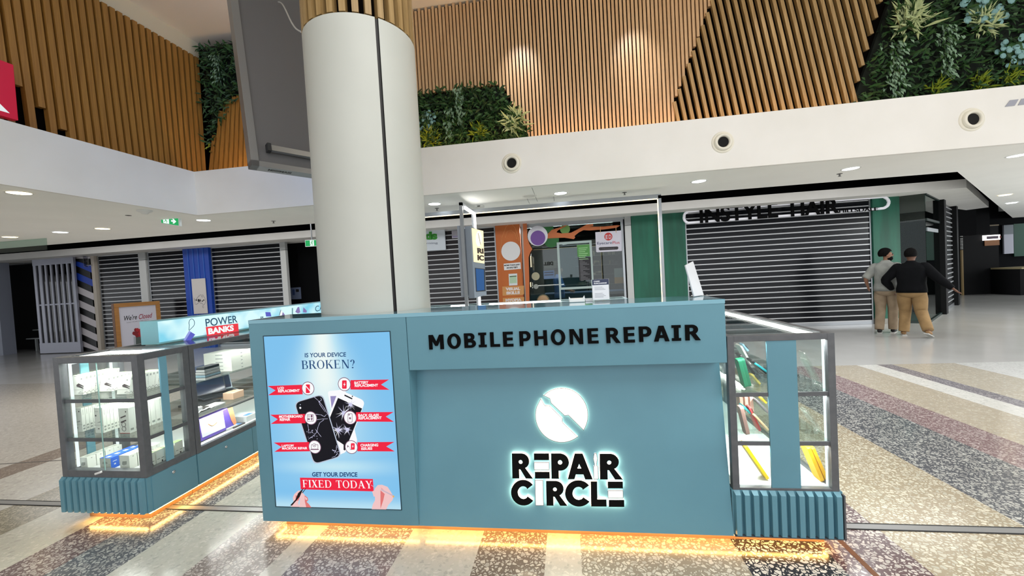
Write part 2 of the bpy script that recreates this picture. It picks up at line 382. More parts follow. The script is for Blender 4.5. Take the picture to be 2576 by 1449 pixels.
def green_wall(name, label, poly, n, soil):
    xs = [p[0] for p in poly]; zs = [p[1] for p in poly]
    o = thing(name, label, 'living wall', (sum(xs)/len(xs), YT, min(zs)))
    def inside(x, z):
        c_ = False; j = len(poly)-1
        for i in range(len(poly)):
            (xi, zi), (xj, zj) = poly[i], poly[j]
            if (zi > z) != (zj > z) and x < (xj-xi)*(z-zi)/(zj-zi)+xi: c_ = not c_
            j = i
        return c_
    b = MB(); b.slab([(x, YT+.02, z) for x, z in poly], (0, 1, 0), .05); b.build('planting_felt', mat('felt', (12, 22, 13), .95), o)
    b = MB(); k = 0
    while k < n:
        x, z = random.uniform(min(xs), max(xs)), random.uniform(min(zs), max(zs))
        if not inside(x, z): continue
        k += 1; h = z-min(zs); r = random.random()
        mi = 3 if (h < .16 and r < .5) else (2 if r < .16 else (0 if r < .62 else 1))
        leaf(b, Vector((x, YT-random.uniform(-.03, .1), z)), rnd_dir(), random.uniform(.05, .13), random.uniform(.018, .04), mi)
    f_ = b.build('foliage', LG, o); f_['kind'] = 'stuff'
    return o
green_wall('living_wall', 'dark green living wall beside the column, above the first round vent', [(-2.3, 2.98), (-2.3, 3.95), (-.72, 3.97), (-.68, 3.9), (-.38, 3.3), (-.42, 2.98)], 2800, 0)
green_wall('living_wall', 'large dark green living wall at the upper right corner', [(3.36, 2.98), (3.36, 3.25), (3.55, 3.75), (4.0, 4.98), (8.5, 4.98), (8.5, 2.98)], 8000, 0)
green_wall('living_wall', 'shaded green living wall behind the hanging display', [(-4.93, 3.45), (-4.95, 4.98), (-3.3, 4.98), (-3.3, 4.15), (-4.5, 4.2), (-4.8, 3.75)], 1700, 0)
def plant(label, px, r, kind, mi, n, cat='plant', Y=None):
    p = onY(px[0], px[1], Y or YT-.06); b = MB()
    if kind == 'spiky':
        for i in range(n):
            a = random.uniform(0, 2*PI); d = Vector((math.cos(a), -random.uniform(.2, .9), math.sin(a)))
            leaf(b, p+Vector((random.uniform(-.4, .4)*r, 0, random.uniform(-.4, .4)*r)), d, r*random.uniform(.5, 1), r*.12, mi if random.random() < .8 else 2)
    elif kind == 'trail':
        b.tube([p+ZV*r*.85, p-ZV*r*.3-YV*.03, p-ZV*r*1.4], .008, 5, 4)
        for i in range(n):
            s = random.random(); q = p+Vector((random.gauss(0, .2)*r*(1-.5*s), -random.uniform(0, .1), r*(.8-2.2*s)))
            leaf(b, q, Vector((random.uniform(-.6, .6), -.5, -1)), .07, .026, mi if random.random() < .7 else 2)
    else:
        b.ball(p, r*.62, 12, 0, (1, .25, 1))
        for i in range(n):
            a = random.uniform(0, 2*PI); q = random.random()**.5*r
            c_ = p+Vector((q*math.cos(a), -random.uniform(0, .07), q*math.sin(a)))
            b.ball(c_, r*.17, 8, mi, (1, .35, 1))
    return tag(b.build('wall_plant', LG), label, cat)
plant('pale spiky plant at the right end of the small living wall', (1294, 306), .22, 'spiky', 5, 110)
plant('trailing sage green plant hanging in the middle of the small living wall', (1157, 255), .2, 'trail', 4, 120)
plant('lower trailing grey green plant in the small living wall', (1132, 300), .17, 'trail', 4, 90)
plant('round blue grey rosette plant beside the white column', (1075, 307), .13, 'round', 6, 26)
plant('lime green bushy plant low on the small living wall', (1085, 350), .17, 'spiky', 3, 80)
plant('yellow green grass tuft low in the middle of the small living wall', (1205, 335), .16, 'spiky', 3, 60)
plant('pale feathery plant high beside the leaning battens', (2282, 55), .26, 'spiky', 5, 120)
plant('sage trailing plant in the middle of the large living wall', (2372, 115), .26, 'trail', 4, 150)
plant('grey green trailing plant low beside the leaning battens', (2245, 165), .3, 'trail', 4, 170)
plant('blue grey plant at the right edge of the large living wall', (2555, 130), .18, 'round', 6, 34)
plant('wide silvery plant at the top of the large living wall', (2470, 20), .24, 'round', 6, 40)
plant('pale spiky plant under the silvery one near the top edge', (2470, 62), .2, 'spiky', 5, 60)
for i, px in enumerate([(2350, 232), (2465, 212), (2535, 203)]):
    plant(['lime green tuft nearest the leaning battens, low on the large living wall', 'lime green tuft in the middle, low on the large living wall', 'lime green tuft at the far right, low on the large living wall'][i], px, .16, 'spiky', 3, 60)
plant('pale green trailing plant in the shaded living wall behind the display', (553, 165), .2, 'trail', 4, 80)

# ------------------------------------------------------------------ round column with timber collar
CXc, CYc, CR, CZ = -1.323, 2.625, .362, 3.14
col = thing('round_column', 'white round column standing behind the blue counter', 'column', (CXc, CYc, 0))
b = MB(); aj = math.radians(-47)     # black joint on the front right
jw = .030
b.lathe([(CR, 0), (CR, CZ)], (CXc, CYc, 0), 96, a0=aj+jw, a1=aj+2*PI-jw); b.lathe([(CR, CZ), (CR-.03, CZ)], (CXc, CYc, 0), 96, a0=aj+jw, a1=aj+2*PI-jw)
b.build('white_cladding', noise_mat('column_white', (184, 187, 181), (188, 191, 185), (2, 2, 2), .45), col, smooth=True)
b = MB(); b.lathe([(CR-.012, 0), (CR-.012, CZ), (0, CZ)], (CXc, CYc, 0), 48); b.build('black_joint', mat('joint_black', (14, 14, 15), .5), col)
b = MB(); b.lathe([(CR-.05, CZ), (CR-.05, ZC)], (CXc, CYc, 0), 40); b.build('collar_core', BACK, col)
b = MB()
for k in range(30):
    a = 2*PI*k/30+.1; d = Vector((math.cos(a), math.sin(a), 0)); s = Vector((-d.y, d.x, 0))
    b.obox(Vector((CXc, CYc, (CZ+ZC)/2+.004))+d*(CR-.03), s*.019, d*.03, ZV*((ZC-CZ)/2-.004))
b.build('timber_collar', WOODR, col)

# ------------------------------------------------------------------ hanging display behind the column
B0 = onY(633, 415, 3.1); E0 = onZ(780, 437, B0.z); u = (E0-B0).normalized(); E0 = B0+u*1.05
d = ray(580, 0); T0 = CAMPOS+d*((B0-CAMPOS).dot(u)/d.dot(u)); v = (T0-B0).normalized(); nn = u.cross(v).normalized()
if nn.dot(CAMPOS-B0) < 0: nn = -nn
Hd = 2.3
hd = thing('hanging_display', 'large grey screen hung beside the column, seen from behind', 'display', B0)
GREYF = mat('display_frame', (150, 152, 154), .35, .6)
b = MB()
for a_, b_ in ((0, .06), (.99, 1.05)): b.slab([B0+u*a_, B0+u*b_, B0+u*b_+v*Hd, B0+u*a_+v*Hd], -nn, .1)
for a_, b_ in ((0, .05), (Hd-.05, Hd)): b.slab([B0+v*a_, B0+u*1.05+v*a_, B0+u*1.05+v*b_, B0+v*b_], -nn, .1)
b.build('display_frame', GREYF, hd)
b = MB(); b.slab([B0+u*.06+v*.05, B0+u*.99+v*.05, B0+u*.99+v*(Hd-.05), B0+u*.06+v*(Hd-.05)], -nn, .06)
o_ = b.build('back_panel', mat('display_back', (98, 98, 100), .6), hd)
for v_ in o_.data.vertices: v_.co -= nn*.02
b = MB(); b.slab([B0+u*.03-nn*.1+v*.03, B0+u*1.02-nn*.1+v*.03, B0+u*1.02-nn*.1+v*(Hd-.03), B0+u*.03-nn*.1+v*(Hd-.03)], -nn, .01)
b.build('screen', emat('screen_glow', (150, 190, 255), 1.6), hd)
b = MB(); q = B0+u*.14+v*.17+nn*.03; b.bar(q, q+u*.7, .05, .04, up=nn); q2 = q-u*.015; b.bar(q2, q2+u*.03, .07, .06, 1, up=nn); b.build('grab_rail', [ALU, DARK], hd)
b = MB(); pa = onP(700, 5, B0+nn*.02, nn); pb = onY(757, 80, 2.52)
b.tube([pa.lerp(pb, t/12)+ZV*(.03*math.sin(t/12*2*PI)) for t in range(13)], .006, 8); b.build('cable', mat('cable_white', (190, 190, 188), .5), hd)
b = MB(); b.bar(B0+u*.5+v*Hd-nn*.05, B0+u*.5+v*(Hd)+Vector((0, 0, .8)), .05); b.build('hanger_rod', ALU, hd)
b = MB(); p = B0+u*.14-nn*.03; fit(b, 'MIIIIIMAIII', p-nn*.0, p+u*.19, p-nn*.035, .001, bold=.03); b.build('rating_label', INK, hd)

# ------------------------------------------------------------------ jet nozzles in the bulkhead
NOZ = mat('nozzle_white', (224, 220, 206), .45); NOZIN = mat('nozzle_inner', (196, 194, 186), .5)
NS = ['left of three', 'middle of three', 'right of three']
for i, (px, py) in enumerate([(1287, 411), (1818, 358), (2444, 301)]):
    p = onY(px, py, YB)
    o = thing('air_nozzle', NS[i]+' round white air nozzles in the white bulkhead', 'vent', p, 'air nozzles in the bulkhead')
    b = MB(); b.lathe([(.118, 0), (.112, -.008), (.098, -.012), (.092, -.004)], p, 40, axis='Y'); b.build('flange', NOZ, o, smooth=True)
    b = MB(); b.lathe([(.094, -.004), (.088, -.03), (.066, -.036), (.058, -.02), (.054, .04)], p, 40, axis='Y'); b.build('ball_ring', NOZ, o, smooth=True)
    b = MB(); b.lathe([(.056, -.012), (.0, -.012)], p+Vector((.004, 0, .0)), 32, axis='Y'); b.build('opening', mat('nozzle_hole', (8, 8, 8), .9), o)

# ------------------------------------------------------------------ soffit fittings
def downlight(label, p, warm=False, on=True, power=85):
    o = thing('downlight', label, 'ceiling light', p, 'recessed downlights in the soffit')
    b = MB(); b.lathe([(.098, 0), (.09, -.006), (.078, -.002)], p, 28); b.build('trim_ring', mat('lamp_ring', (226, 226, 222), .4), o, smooth=True)
    b = MB(); b.lathe([(.079, -.003), (0, -.003)], p, 28); b.build('diffuser', (emat('lamp_warm', (255, 226, 170), 14) if warm else emat('lamp_cool', (240, 248, 255), 14)) if on else mat('lamp_off', (206, 206, 202), .5), o)
    if on:
        l = bpy.data.lights.new('downlight_beam', 'SPOT'); l.energy = power; l.spot_size = math.radians(125); l.spot_blend = .6; l.shadow_soft_size = .07
        l.color = (1, .87, .68) if warm else (.95, .98, 1)
        lo = bpy.data.objects.new('downlight_beam', l); COL.objects.link(lo); lo.parent = o; lo.location = (0, 0, -.02)
    return o
DL = [((48, 485), 1, 1, 'warm downlight in the left soffit nearest the camera'), ((152, 584), 0, 1, 'thin cool downlight in the left soffit beside the accessible sign'),
      ((258, 575), 1, 1, 'round warm downlight in the left soffit above the striped panel'), ((512, 554), 0, 1, 'cool downlight right of the lit exit sign'),
      ((25, 596), 1, 1, 'warm downlight below the blue accessible sign'), ((1093, 513), 0, 1, 'cool downlight just right of the white column'),
      ((1410, 486), 0, 1, 'cool downlight in the soffit above the gantry frame'), ((1332, 493), 0, 0, 'unlit round fitting left of the downlight above the gantry'),
      ((1758, 456), 0, 1, 'cool downlight under the middle bulkhead nozzle'), ((2140, 424), 0, 1, 'cool downlight in the soffit above the green panel'),
      ((2560, 391), 0, 1, 'cool downlight at the right edge below the bulkhead')]
for px, wm, on, lb in DL: downlight(lb, onZ(px[0], px[1], ZS-.001), wm, on)
p = onZ(364, 529, ZS); b = MB(); b.lathe([(.075, 0), (.075, -.012), (.04, -.03), (.03, -.045), (0, -.048)], p, 20); tag(b.build('smoke_detector', mat('detector', (214, 214, 210), .5), smooth=True), 'white smoke detector left of the lit exit sign', 'detector')
p = onZ(323, 542, ZS); b = MB(); b.lathe([(.032, -.001), (0, -.001)], p, 16); tag(b.build('ceiling_port', BLACK), 'small black round port in the left soffit', 'port')
for i, (px, lb) in enumerate([((1571, 484), 'sprinkler head above the gantry right corner'), ((1099, 524), 'sprinkler head below the downlight beside the column'), ((2112, 437), 'sprinkler head left of the downlight over the green panel'), ((688, 556), 'sprinkler head in the soffit left of the column')]):
    p = onZ(px[0], px[1], ZS); b = MB(); b.lathe([(.03, 0), (.03, -.004), (.009, -.006), (.009, -.03), (.02, -.034), (0, -.036)], p, 12); tag(b.build('sprinkler_head', mat('sprinkler', (120, 120, 118), .4, .7)), lb, 'sprinkler')
p = onZ(1206, 517, ZS); b = MB(); b.box(p.x-.06, p.x+.06, p.y-.05, p.y+.05, ZS-.03, ZS); b.box(p.x-.02, p.x+.02, p.y-.052, p.y-.05, ZS-.025, ZS-.01, 1); tag(b.build('motion_sensor', [mat('detector', (214, 214, 210), .5), DARK]), 'small white sensor box on the soffit above the kiosk sign', 'sensor')
b = MB()
for a_, c_ in (((1338, 472), (1352, 507)), ((1393, 494), (1394, 506)), ((1326, 500), (1332, 512))):
    pa, pb = onZ(*a_, ZS-.0006), onZ(*c_, ZS-.0006); b.bar(pa, pb, .006, .001)
struct(b.build('trim_7', mat('panel_seam', (150, 150, 148), .8)))
GRN = emat('exit_green', (34, 168, 92), 1.0); GLOW = emat('exit_white', (236, 248, 244), 1.05)
def runner(mb, c, h, U, V, mi):       # pictogram of a running figure
    P_ = lambda x, y: Vector(c)+U*(x*h)+V*(y*h)
    n_ = U.cross(V).normalized()
    if n_.dot(CAMPOS-Vector(c)) < 0: n_ = -n_
    disc(mb, P_(.1, .38), U, V, h*.09, .001, mi, .002)
    for a_, b_, w_ in (((.06, .27), (-.04, 0), .12), ((-.04, 0), (.16, -.14), .09), ((.16, -.14), (.08, -.4), .08), ((-.04, 0), (-.14, -.22), .09), ((-.14, -.22), (-.34, -.26), .07), ((.06, .25), (.24, .12), .06), ((.06, .25), (-.16, .2), .06), ((-.16, .2), (-.22, .04), .06)):
        mb.bar(P_(*a_)+n_*.002, P_(*b_)+n_*.002, w_*h, .001, mi, up=n_)
def exit_sign(label, tl, tr, bl, arrow, Y):
    tl, tr, bl = onY(*tl, Y), onY(*tr, Y), onY(*bl, Y); U = (tr-tl); V = (tl-bl); W_, H_ = U.length, V.length; U.normalize(); V = Vector((0, 0, 1))
    c = bl+U*W_/2+V*H_/2
    o = thing('exit_sign', label, 'exit sign', c)
    b = MB(); b.obox(c+YV*.02, U*W_/2, YV*.02, V*H_/2); b.build('housing', mat('sign_case', (228, 234, 234), .4), o, bevel=.004)
    b = MB(); n = -YV
    def rect(x0, x1, y0, y1, mi, lf): b.slab([bl+U*W_*x0+V*H_*y0+n*lf, bl+U*W_*x1+V*H_*y0+n*lf, bl+U*W_*x1+V*H_*y1+n*lf, bl+U*W_*x0+V*H_*y1+n*lf], n, .001, mi)
    rect(.03, .97, .07, .93, 0, 0)
    if arrow:
        rect(.14, .46, .1, .9, 1, .001); runner(b, bl+U*W_*.30+V*H_*.5+n*.002, H_*.8, U, V, 0)
        ap = bl+U*W_*.70+V*H_*.5+n*.0015
        b.slab([ap+U*W_*x+V*H_*y for x, y in ((-.14, .1), (.0, .1), (-.05, .26), (.02, .3), (.16, 0), (.02, -.3), (-.05, -.26), (0, -.1), (-.14, -.1), (-.1, 0))], n, .001, 1)
    else:
        rect(.38, .68, .1, .9, 1, .001); runner(b, bl+U*W_*.53+V*H_*.5+n*.002, H_*.8, U, V, 0)
    b.build('sign_face', [GRN, GLOW], o)
    b = MB(); b.box(c.x-.012, c.x+.012, c.y+.01, c.y+.03, c.z+H_/2, (ZS if Y < 6 else 3.75)); b.build('bracket', ALU, o)
    return o
exit_sign('lit green exit sign with an arrow, hung under the left soffit', (402, 541), (448, 548), (405, 562), True, 4.75)
exit_sign('lit green exit sign at the left edge of the column', (767, 604), (800, 602), (768, 621), False, 8.6)
gp = thing('hanging_sign', 'pale green glass sign with a blue accessible symbol under the left soffit', 'sign', onY(55, 590, 5.35))
b = MB(); p0, p1 = onY(-40, 541, 5.35), onY(112, 556, 5.35); b.box(p0.x, p1.x, 5.35, 5.36, 2.56, ZS-.001+.0)
gl = glass('pale_green_glass', (222, 236, 230), .10)
b = MB(); b.box(p0.x, p1.x, 5.35, 5.358, 2.36, 2.546); b.build('glass_blade', gl, gp)
a_, c_ = onY(5, 562, 5.345), onY(33, 585, 5.345); cx_, cz_ = (a_.x+c_.x)/2, (a_.z+c_.z)/2; hw = (c_.x-a_.x)/2
b = MB(); b.box(a_.x, c_.x, 5.34, 5.349, cz_-hw, cz_+hw, 0)
P_ = lambda x, z: Vector((cx_+x*hw, 5.338, cz_+z*hw))
disc(b, P_(-.15, .62), XV, ZV, hw*.13, .001, 1, .001)
for a2, b2, w2 in (((-.15, .45), (-.1, -.05), .16), ((-.1, -.05), (.4, -.1), .14), ((.4, -.1), (.55, -.6), .14), ((-.12, .2), (.3, .15), .1)): b.bar(P_(*a2), P_(*b2), w2*hw, .002, 1, up=(0, 1, 0))
ring = [P_(.5*math.cos(math.radians(t_))-.05, .45*math.sin(math.radians(t_))-.3) for t_ in range(140, 340, 20)]; b.tube(ring, hw*.06, 5, 1)
b.build('access_symbol', [mat('access_blue', (28, 52, 108), .5), mat('access_white', (196, 204, 214), .5)], gp)
# red hanging sign at the left edge
p0, p1 = onX(0, 155, -4.86), onX(34, 163, -4.86); p2 = onX(38, 305, -4.86)
rs = thing('red_sign', 'red sign with a white shape cropped by the left edge', 'sign', (-4.9, p1.y-.3, p2.z))
b = MB(); b.box(-4.92, -4.86, p1.y-.62, p1.y+.0, p2.z+.015, p1.z); b.build('sign_board', mat('sign_red', (190, 22, 52), .35, emit=(190, 22, 52), es=.25), rs, bevel=.004)
b = MB(); zt_ = onX(0, 252, -4.858); zb_ = onX(24, 285, -4.858); zb2 = onX(0, 283, -4.858)
b.slab([zt_+YV*(-.12)+ZV*.09, zb_, Vector((-4.858, zb_.y-.5, zb_.z-.0))], XV, .002); b.build('white_shape', emat('sign_white', (236, 244, 246), .9), rs)

for x_ in (-.45, .98, 2.5):      # wall washers over the battens
    l = bpy.data.lights.new('wall_washer', 'SPOT'); l.energy = (90, 90, 34)[int(x_ > 0)+int(x_ > 2)]; l.spot_size = math.radians(30); l.spot_blend = 1.0; l.shadow_soft_size = .04; l.color = (1, .97, .93)
    lo = bpy.data.objects.new('wall_washer', l); COL.objects.link(lo); lo.location = (x_, YT-1.0, ZC-.06)
    lo.rotation_euler = (Vector((x_, YT, 4.0))-lo.location).to_track_quat('-Z', 'Y').to_euler()

b = MB(); Q_ = lambda x, y: onY(1776+x/3.22, 150+y/3.22, YB-.002)
flat(b, [Q_(2462, 330), Q_(2530, 322), Q_(2500, 372), Q_(2420, 382)], (0, -1, 0), .004)
flat(b, [Q_(2555, 318), Q_(2640, 308), Q_(2610, 360), Q_(2525, 370)], (0, -1, 0), .004)
tag(b.build('bulkhead_strokes', mat('stroke_grey', (150, 152, 164), .5)), 'grey slanted strokes on the bulkhead at the right edge', 'logo')  # two slanted grey strokes laid on the bulkhead face
# ------------------------------------------------------------------ serif lettering (thick uprights, thin bars, bracket feet)
def serif(s):
    V_ = []; F_ = []; x = 0.0
    def poly(pts):
        k = len(pts); o = len(V_)
        for z in (0, 1):
            for p in pts: V_.append((p[0], p[1], float(z)))
        F_.append([o+i for i in range(k)][::-1]); F_.append([o+k+i for i in range(k)])
        for i in range(k): F_.append([o+i, o+(i+1) % k, o+k+(i+1) % k, o+k+i])
    def bx(x0, x1, y0, y1): poly([(x0, y0), (x1, y0), (x1, y1), (x0, y1)])
    def up(a, w=.15, y0=0, y1=1, feet=(1, 1)):
        bx(a, a+w, y0, y1)
        if feet[0]: bx(a-.07, a+w+.07, y0, y0+.045)
        if feet[1]: bx(a-.07, a+w+.07, y1-.045, y1)
    def ring(cx, cy, rx, ry, a0, a1, thin=.05, thick=.15, n=18):
        for i in range(n):
            t = [math.radians(a0+(a1-a0)*(i+k)/n) for k in (0, 1)]
            q = []
            for tt in t:
                th = thin+(thick-thin)*abs(math.cos(tt))
                q.append(((cx+rx*math.cos(tt), cy+ry*math.sin(tt)), (cx+(rx-th)*math.cos(tt), cy+(ry-min(th, .06))*math.sin(tt))))
            poly([q[0][0], q[1][0], q[1][1], q[0][1]])
    def diag(xa, xb, w, y0=0, y1=1): poly([(xa, y0), (xa+w, y0), (xb+w, y1), (xb, y1)])
    for ch in s:
        o = x
        if ch == 'B':
            up(o+.08); bx(o+.2, o+.42, .95, 1); bx(o+.2, o+.45, .5, .55); bx(o+.2, o+.45, 0, .05); ring(o+.42, .76, .22, .24, -90, 90); ring(o+.45, .265, .25, .265, -90, 90); w_ = .76
        elif ch == 'R':
            up(o+.08); bx(o+.2, o+.42, .95, 1); bx(o+.2, o+.42, .47, .52); ring(o+.42, .735, .23, .265, -90, 90); diag(o+.62, o+.34, .17, 0, .5); bx(o+.6, o+.88, 0, .045); w_ = .84
        elif ch == 'O':
            ring(o+.42, .5, .4, .52, 0, 360, n=36); w_ = .9
        elif ch == 'K':
            up(o+.08); diag(o+.22, o+.62, .07, .42, 1); diag(o+.62, o+.3, .18, 0, .56); bx(o+.55, o+.88, 0, .045); bx(o+.5, o+.8, .955, 1); w_ = .88
        elif ch == 'E':
            up(o+.08); bx(o+.2, o+.62, .95, 1); bx(o+.2, o+.5, .49, .54); bx(o+.2, o+.66, 0, .05); bx(o+.58, o+.62, .78, 1); bx(o+.62, o+.66, 0, .22); bx(o+.47, o+.5, .4, .63); w_ = .76
        elif ch == 'F':
            up(o+.08); bx(o+.2, o+.6, .95, 1); bx(o+.2, o+.48, .47, .52); bx(o+.56, o+.6, .78, 1); bx(o+.45, o+.48, .38, .61); w_ = .68
        elif ch == 'N':
            up(o+.1, .06); up(o+.7, .06, feet=(0, 1)); diag(o+.6, o+.08, .17); w_ = .9
        elif ch == 'I': up(o+.1); w_ = .36
        elif ch == 'X':
            diag(o+.5, o+.08, .18); diag(o+.06, o+.56, .06); bx(o, o+.24, 0, .045); bx(o+.46, o+.76, 0, .045); bx(o+.02, o+.32, .955, 1); bx(o+.48, o+.72, .955, 1); w_ = .8
        elif ch == 'D':
            up(o+.08); bx(o+.2, o+.4, .95, 1); bx(o+.2, o+.4, 0, .05); ring(o+.4, .5, .4, .5, -90, 90); w_ = .9
        elif ch == 'T':
            up(o+.28, feet=(1, 0)); bx(o+.02, o+.7, .95, 1); bx(o+.02, o+.06, .76, 1); bx(o+.66, o+.7, .76, 1); w_ = .76
        elif ch == 'A':
            diag(o+.06, o+.36, .06); diag(o+.6, o+.3, .17); bx(o+.2, o+.6, .3, .35); bx(o, o+.22, 0, .045); bx(o+.52, o+.86, 0, .045); w_ = .86
        elif ch == 'Y':
            up(o+.32, y1=.5, feet=(1, 0)); diag(o+.32, o+.05, .16, .44, 1); diag(o+.4, o+.66, .06, .44, 1); bx(o-.01, o+.28, .955, 1); bx(o+.55, o+.82, .955, 1); w_ = .8
        elif ch == '?':
            ring(o+.25, .74, .23, .26, -60, 180); poly([(o+.2, .28), (o+.26, .28), (o+.36, .54), (o+.3, .56)]); bx(o+.16, o+.32, 0, .14); w_ = .54
        else: w_ = .4
        x += w_+.04
    mx_ = max(v[0] for v in V_); mn = min(v[0] for v in V_)
    return ([((a-mn)/(mx_-mn), b, c) for a, b, c in V_], F_)

# ------------------------------------------------------------------ the blue reception counter
Y0, ZT, XL, XS, XR, ZH, ZBm = 2.184, 1.3226, -1.952, -.935, .806, .989, .065
YBK = 2.55
ctr = thing('service_counter', 'long blue service counter with a lit poster and black repair lettering', 'counter', (-.57, 2.4, 0))
b = MB()   # left block round the column, header box
b.box(XL, XS-.0015, Y0, Y0+.075, ZBm, ZT-.022)
b.box(XL, XL+.03, Y0+.075, YBK, ZBm, ZT-.022); b.box(XL+.03, -1.72, YBK-.03, YBK, ZBm, ZT-.022)
b.build('left_panel', BLUE, ctr, bevel=.002)
b = MB(); b.box(XS+.0015, XR, Y0, Y0+.14, ZH, ZT-.022); b.box(XR-.03, XR, Y0+.14, YBK, ZBm+.04, ZT-.022); b.box(XS+.02, XR-.03, YBK-.03, YBK, ZBm, ZT-.022)
b.build('header_panel', BLUE, ctr, bevel=.002)
YTOPREC = 2.30
PN = Vector((0, -(ZH-ZBm), YTOPREC-Y0)).normalized(); PP = Vector((0, Y0+.003, ZBm))
b = MB(); a0 = PP; tv = Vector((0, YTOPREC-Y0-.003, ZH-ZBm+.01))
b.slab([Vector((XS+.0015, 0, 0))+a0, Vector((XR, 0, 0))+a0, Vector((XR, 0, 0))+a0+tv, Vector((XS+.0015, 0, 0))+a0+tv], -PN, .02)
b.slab([(XS, Y0+.002, ZBm), (XS, YTOPREC+.02, ZH), (XS, Y0+.002, ZH)], XV, .001)
b.build('sloping_panel', BLUE, ctr)
b = MB()   # countertop with a round cut for the column
th = [math.radians(a) for a in range(-150, -29, 5)]
def arcpt(t): return (CXc+(CR+.004)*math.cos(t), CYc+(CR+.004)*math.sin(t))
pts = [(XL, Y0-.001), (XR+.001, Y0-.001), (XR+.001, YBK)]
arcp = [arcpt(math.asin((YBK-CYc)/(CR+.004)) + (-(PI+2*math.asin((YBK-CYc)/(CR+.004))))*i/24.) for i in range(25)]
pts += arcp+[(XL, YBK)]
b.slab([(x, y, ZT-.022) for x, y in pts], ZV, .022); b.build('countertop', BLUETOP, ctr)
b = MB(); b.box(XL+.1, XR+.02, Y0+.075, Y0+.09, 0, ZBm-.002); b.box(XL+.1, XL+.115, Y0+.09, YBK-.1, 0, ZBm-.002); b.build('toe_kick', TOE, ctr)
b = MB(); b.box(XL+.05, XS-.02, Y0+.036, Y0+.046, ZBm-.014, ZBm-.004); b.box(XS+.02, XR+.01, Y0+.036, Y0+.046, ZBm-.014, ZBm-.004); b.box(XL+.05, XL+.06, Y0+.046, YBK-.1, ZBm-.014, ZBm-.004); b.build('led_strip', LEDWARM, ctr)
b = MB(); b.box(XL-.012, XL, Y0+.03, Y0+.2, ZT-.06, ZT-.004); b.build('edge_cap', BLUE, ctr)
LET = mat('letter_black', (3, 3, 4), .6, spec=.08)
F = lambda x, y: onY(x, y, Y0)
def C1(x, y): return F(1060+x/6.779, 800+y/6.779)
def C2(x, y): return F(1420+x/6.779, 790+y/6.779)
def hole(cx, cy, rx, ry, a0=90, a1=-90, x0=None): return [(x0, cy-ry), (x0, cy+ry)]+arc(cx, cy, rx, ry, a0, a1, 10)
BOLD = {
 'M': [[(0, 0), (0, 1), (.28, 1), (.5, .52), (.72, 1), (1, 1), (1, 0), (.76, 0), (.76, .62), (.58, .24), (.42, .24), (.22, .62), (.22, 0)]],
 'O': [arc(.5, .5, .5, .5, 0, 360, 36)[:-1], arc(.5, .5, .235, .325, 0, 360, 30)[:-1]],
 'B': [[(0, 0), (0, 1), (.5, 1)]+arc(.56, .745, .34, .255, 90, -72, 12)+arc(.58, .28, .42, .28, 72, -90, 12), hole(.46, .725, .15, .1, x0=.31), hole(.52, .27, .17, .1, x0=.31)],
 'E': [[(0, 0), (0, 1), (1, 1), (1, .82), (.37, .82), (.37, .6), (.96, .6), (.96, .42), (.37, .42), (.37, .18), (1, .18), (1, 0)]],
 'L': [[(0, 0), (0, 1), (.37, 1), (.37, .18), (1, .18), (1, 0)]],
 'P': [[(0, 0), (0, 1), (.52, 1)]+arc(.56, .665, .44, .335, 90, -90, 14)+[(.33, .33), (.33, 0)], hole(.5, .665, .18, .155, x0=.33)],
 'H': [[(0, 0), (0, 1), (.29, 1), (.29, .61), (.71, .61), (.71, 1), (1, 1), (1, 0), (.71, 0), (.71, .43), (.29, .43), (.29, 0)]],
 'N': [[(0, 0), (0, 1), (.34, 1), (.74, .36), (.74, 1), (1, 1), (1, 0), (.7, 0), (.26, .68), (.26, 0)]],
 'R': [[(0, 0), (0, 1), (.46, 1)]+arc(.48, .70, .36, .30, 90, -58, 12)+[(1, 0), (.66, 0), (.37, .40), (.28, .40), (.28, 0)], hole(.42, .69, .14, .12, x0=.28)],
 'A': [[(0, 0), (.34, 1), (.66, 1), (1, 0), (.72, 0), (.65, .22), (.35, .22), (.28, 0)], [(.41, .40), (.5, .70), (.59, .40)]],
 'I': [[(0, 0), (1, 0), (1, .17), (.75, .17), (.75, .83), (1, .83), (1, 1), (0, 1), (0, .83), (.25, .83), (.25, .17), (0, .17)]]}
BOLDG = {k: shape(v) for k, v in BOLD.items()}
for Cf, rows_ in ((C1, [('M', (127, 290), (375, 281), (142, 535)), ('O', (440, 265), (668, 261), (454, 525)), ('B', (727, 262), (922, 255), (742, 508)), ('I', (972, 250), (1105, 246), (985, 497)),
                       ('L', (1170, 242), (1333, 238), (1183, 490)), ('E', (1388, 235), (1558, 230), (1403, 487)), ('P', (1668, 226), (1860, 220), (1680, 476)), ('H', (1920, 215), (2138, 206), (1935, 468)), ('O', (2200, 193), (2448, 187), (2214, 463))]),
                  (C2, [('N', (80, 258), (310, 250), (93, 515)), ('E', (386, 245), (569, 239), (400, 502)), ('R', (702, 236), (945, 229), (717, 494)), ('E', (1003, 222), (1188, 215), (1016, 487)), ('P', (1262, 213), (1475, 207), (1274, 473)),
                       ('A', (1513, 203), (1775, 194), (1527, 467)), ('I', (1822, 190), (1976, 185), (1832, 456)), ('R', (2050, 184), (2310, 177), (2060, 448))])):
    for ch, tl, tr, bl in rows_:
        b = MB(); fit(b, BOLDG[ch], Cf(*tl), Cf(*tr), Cf(*bl), .008); b.build('raised_letter', LET, ctr)
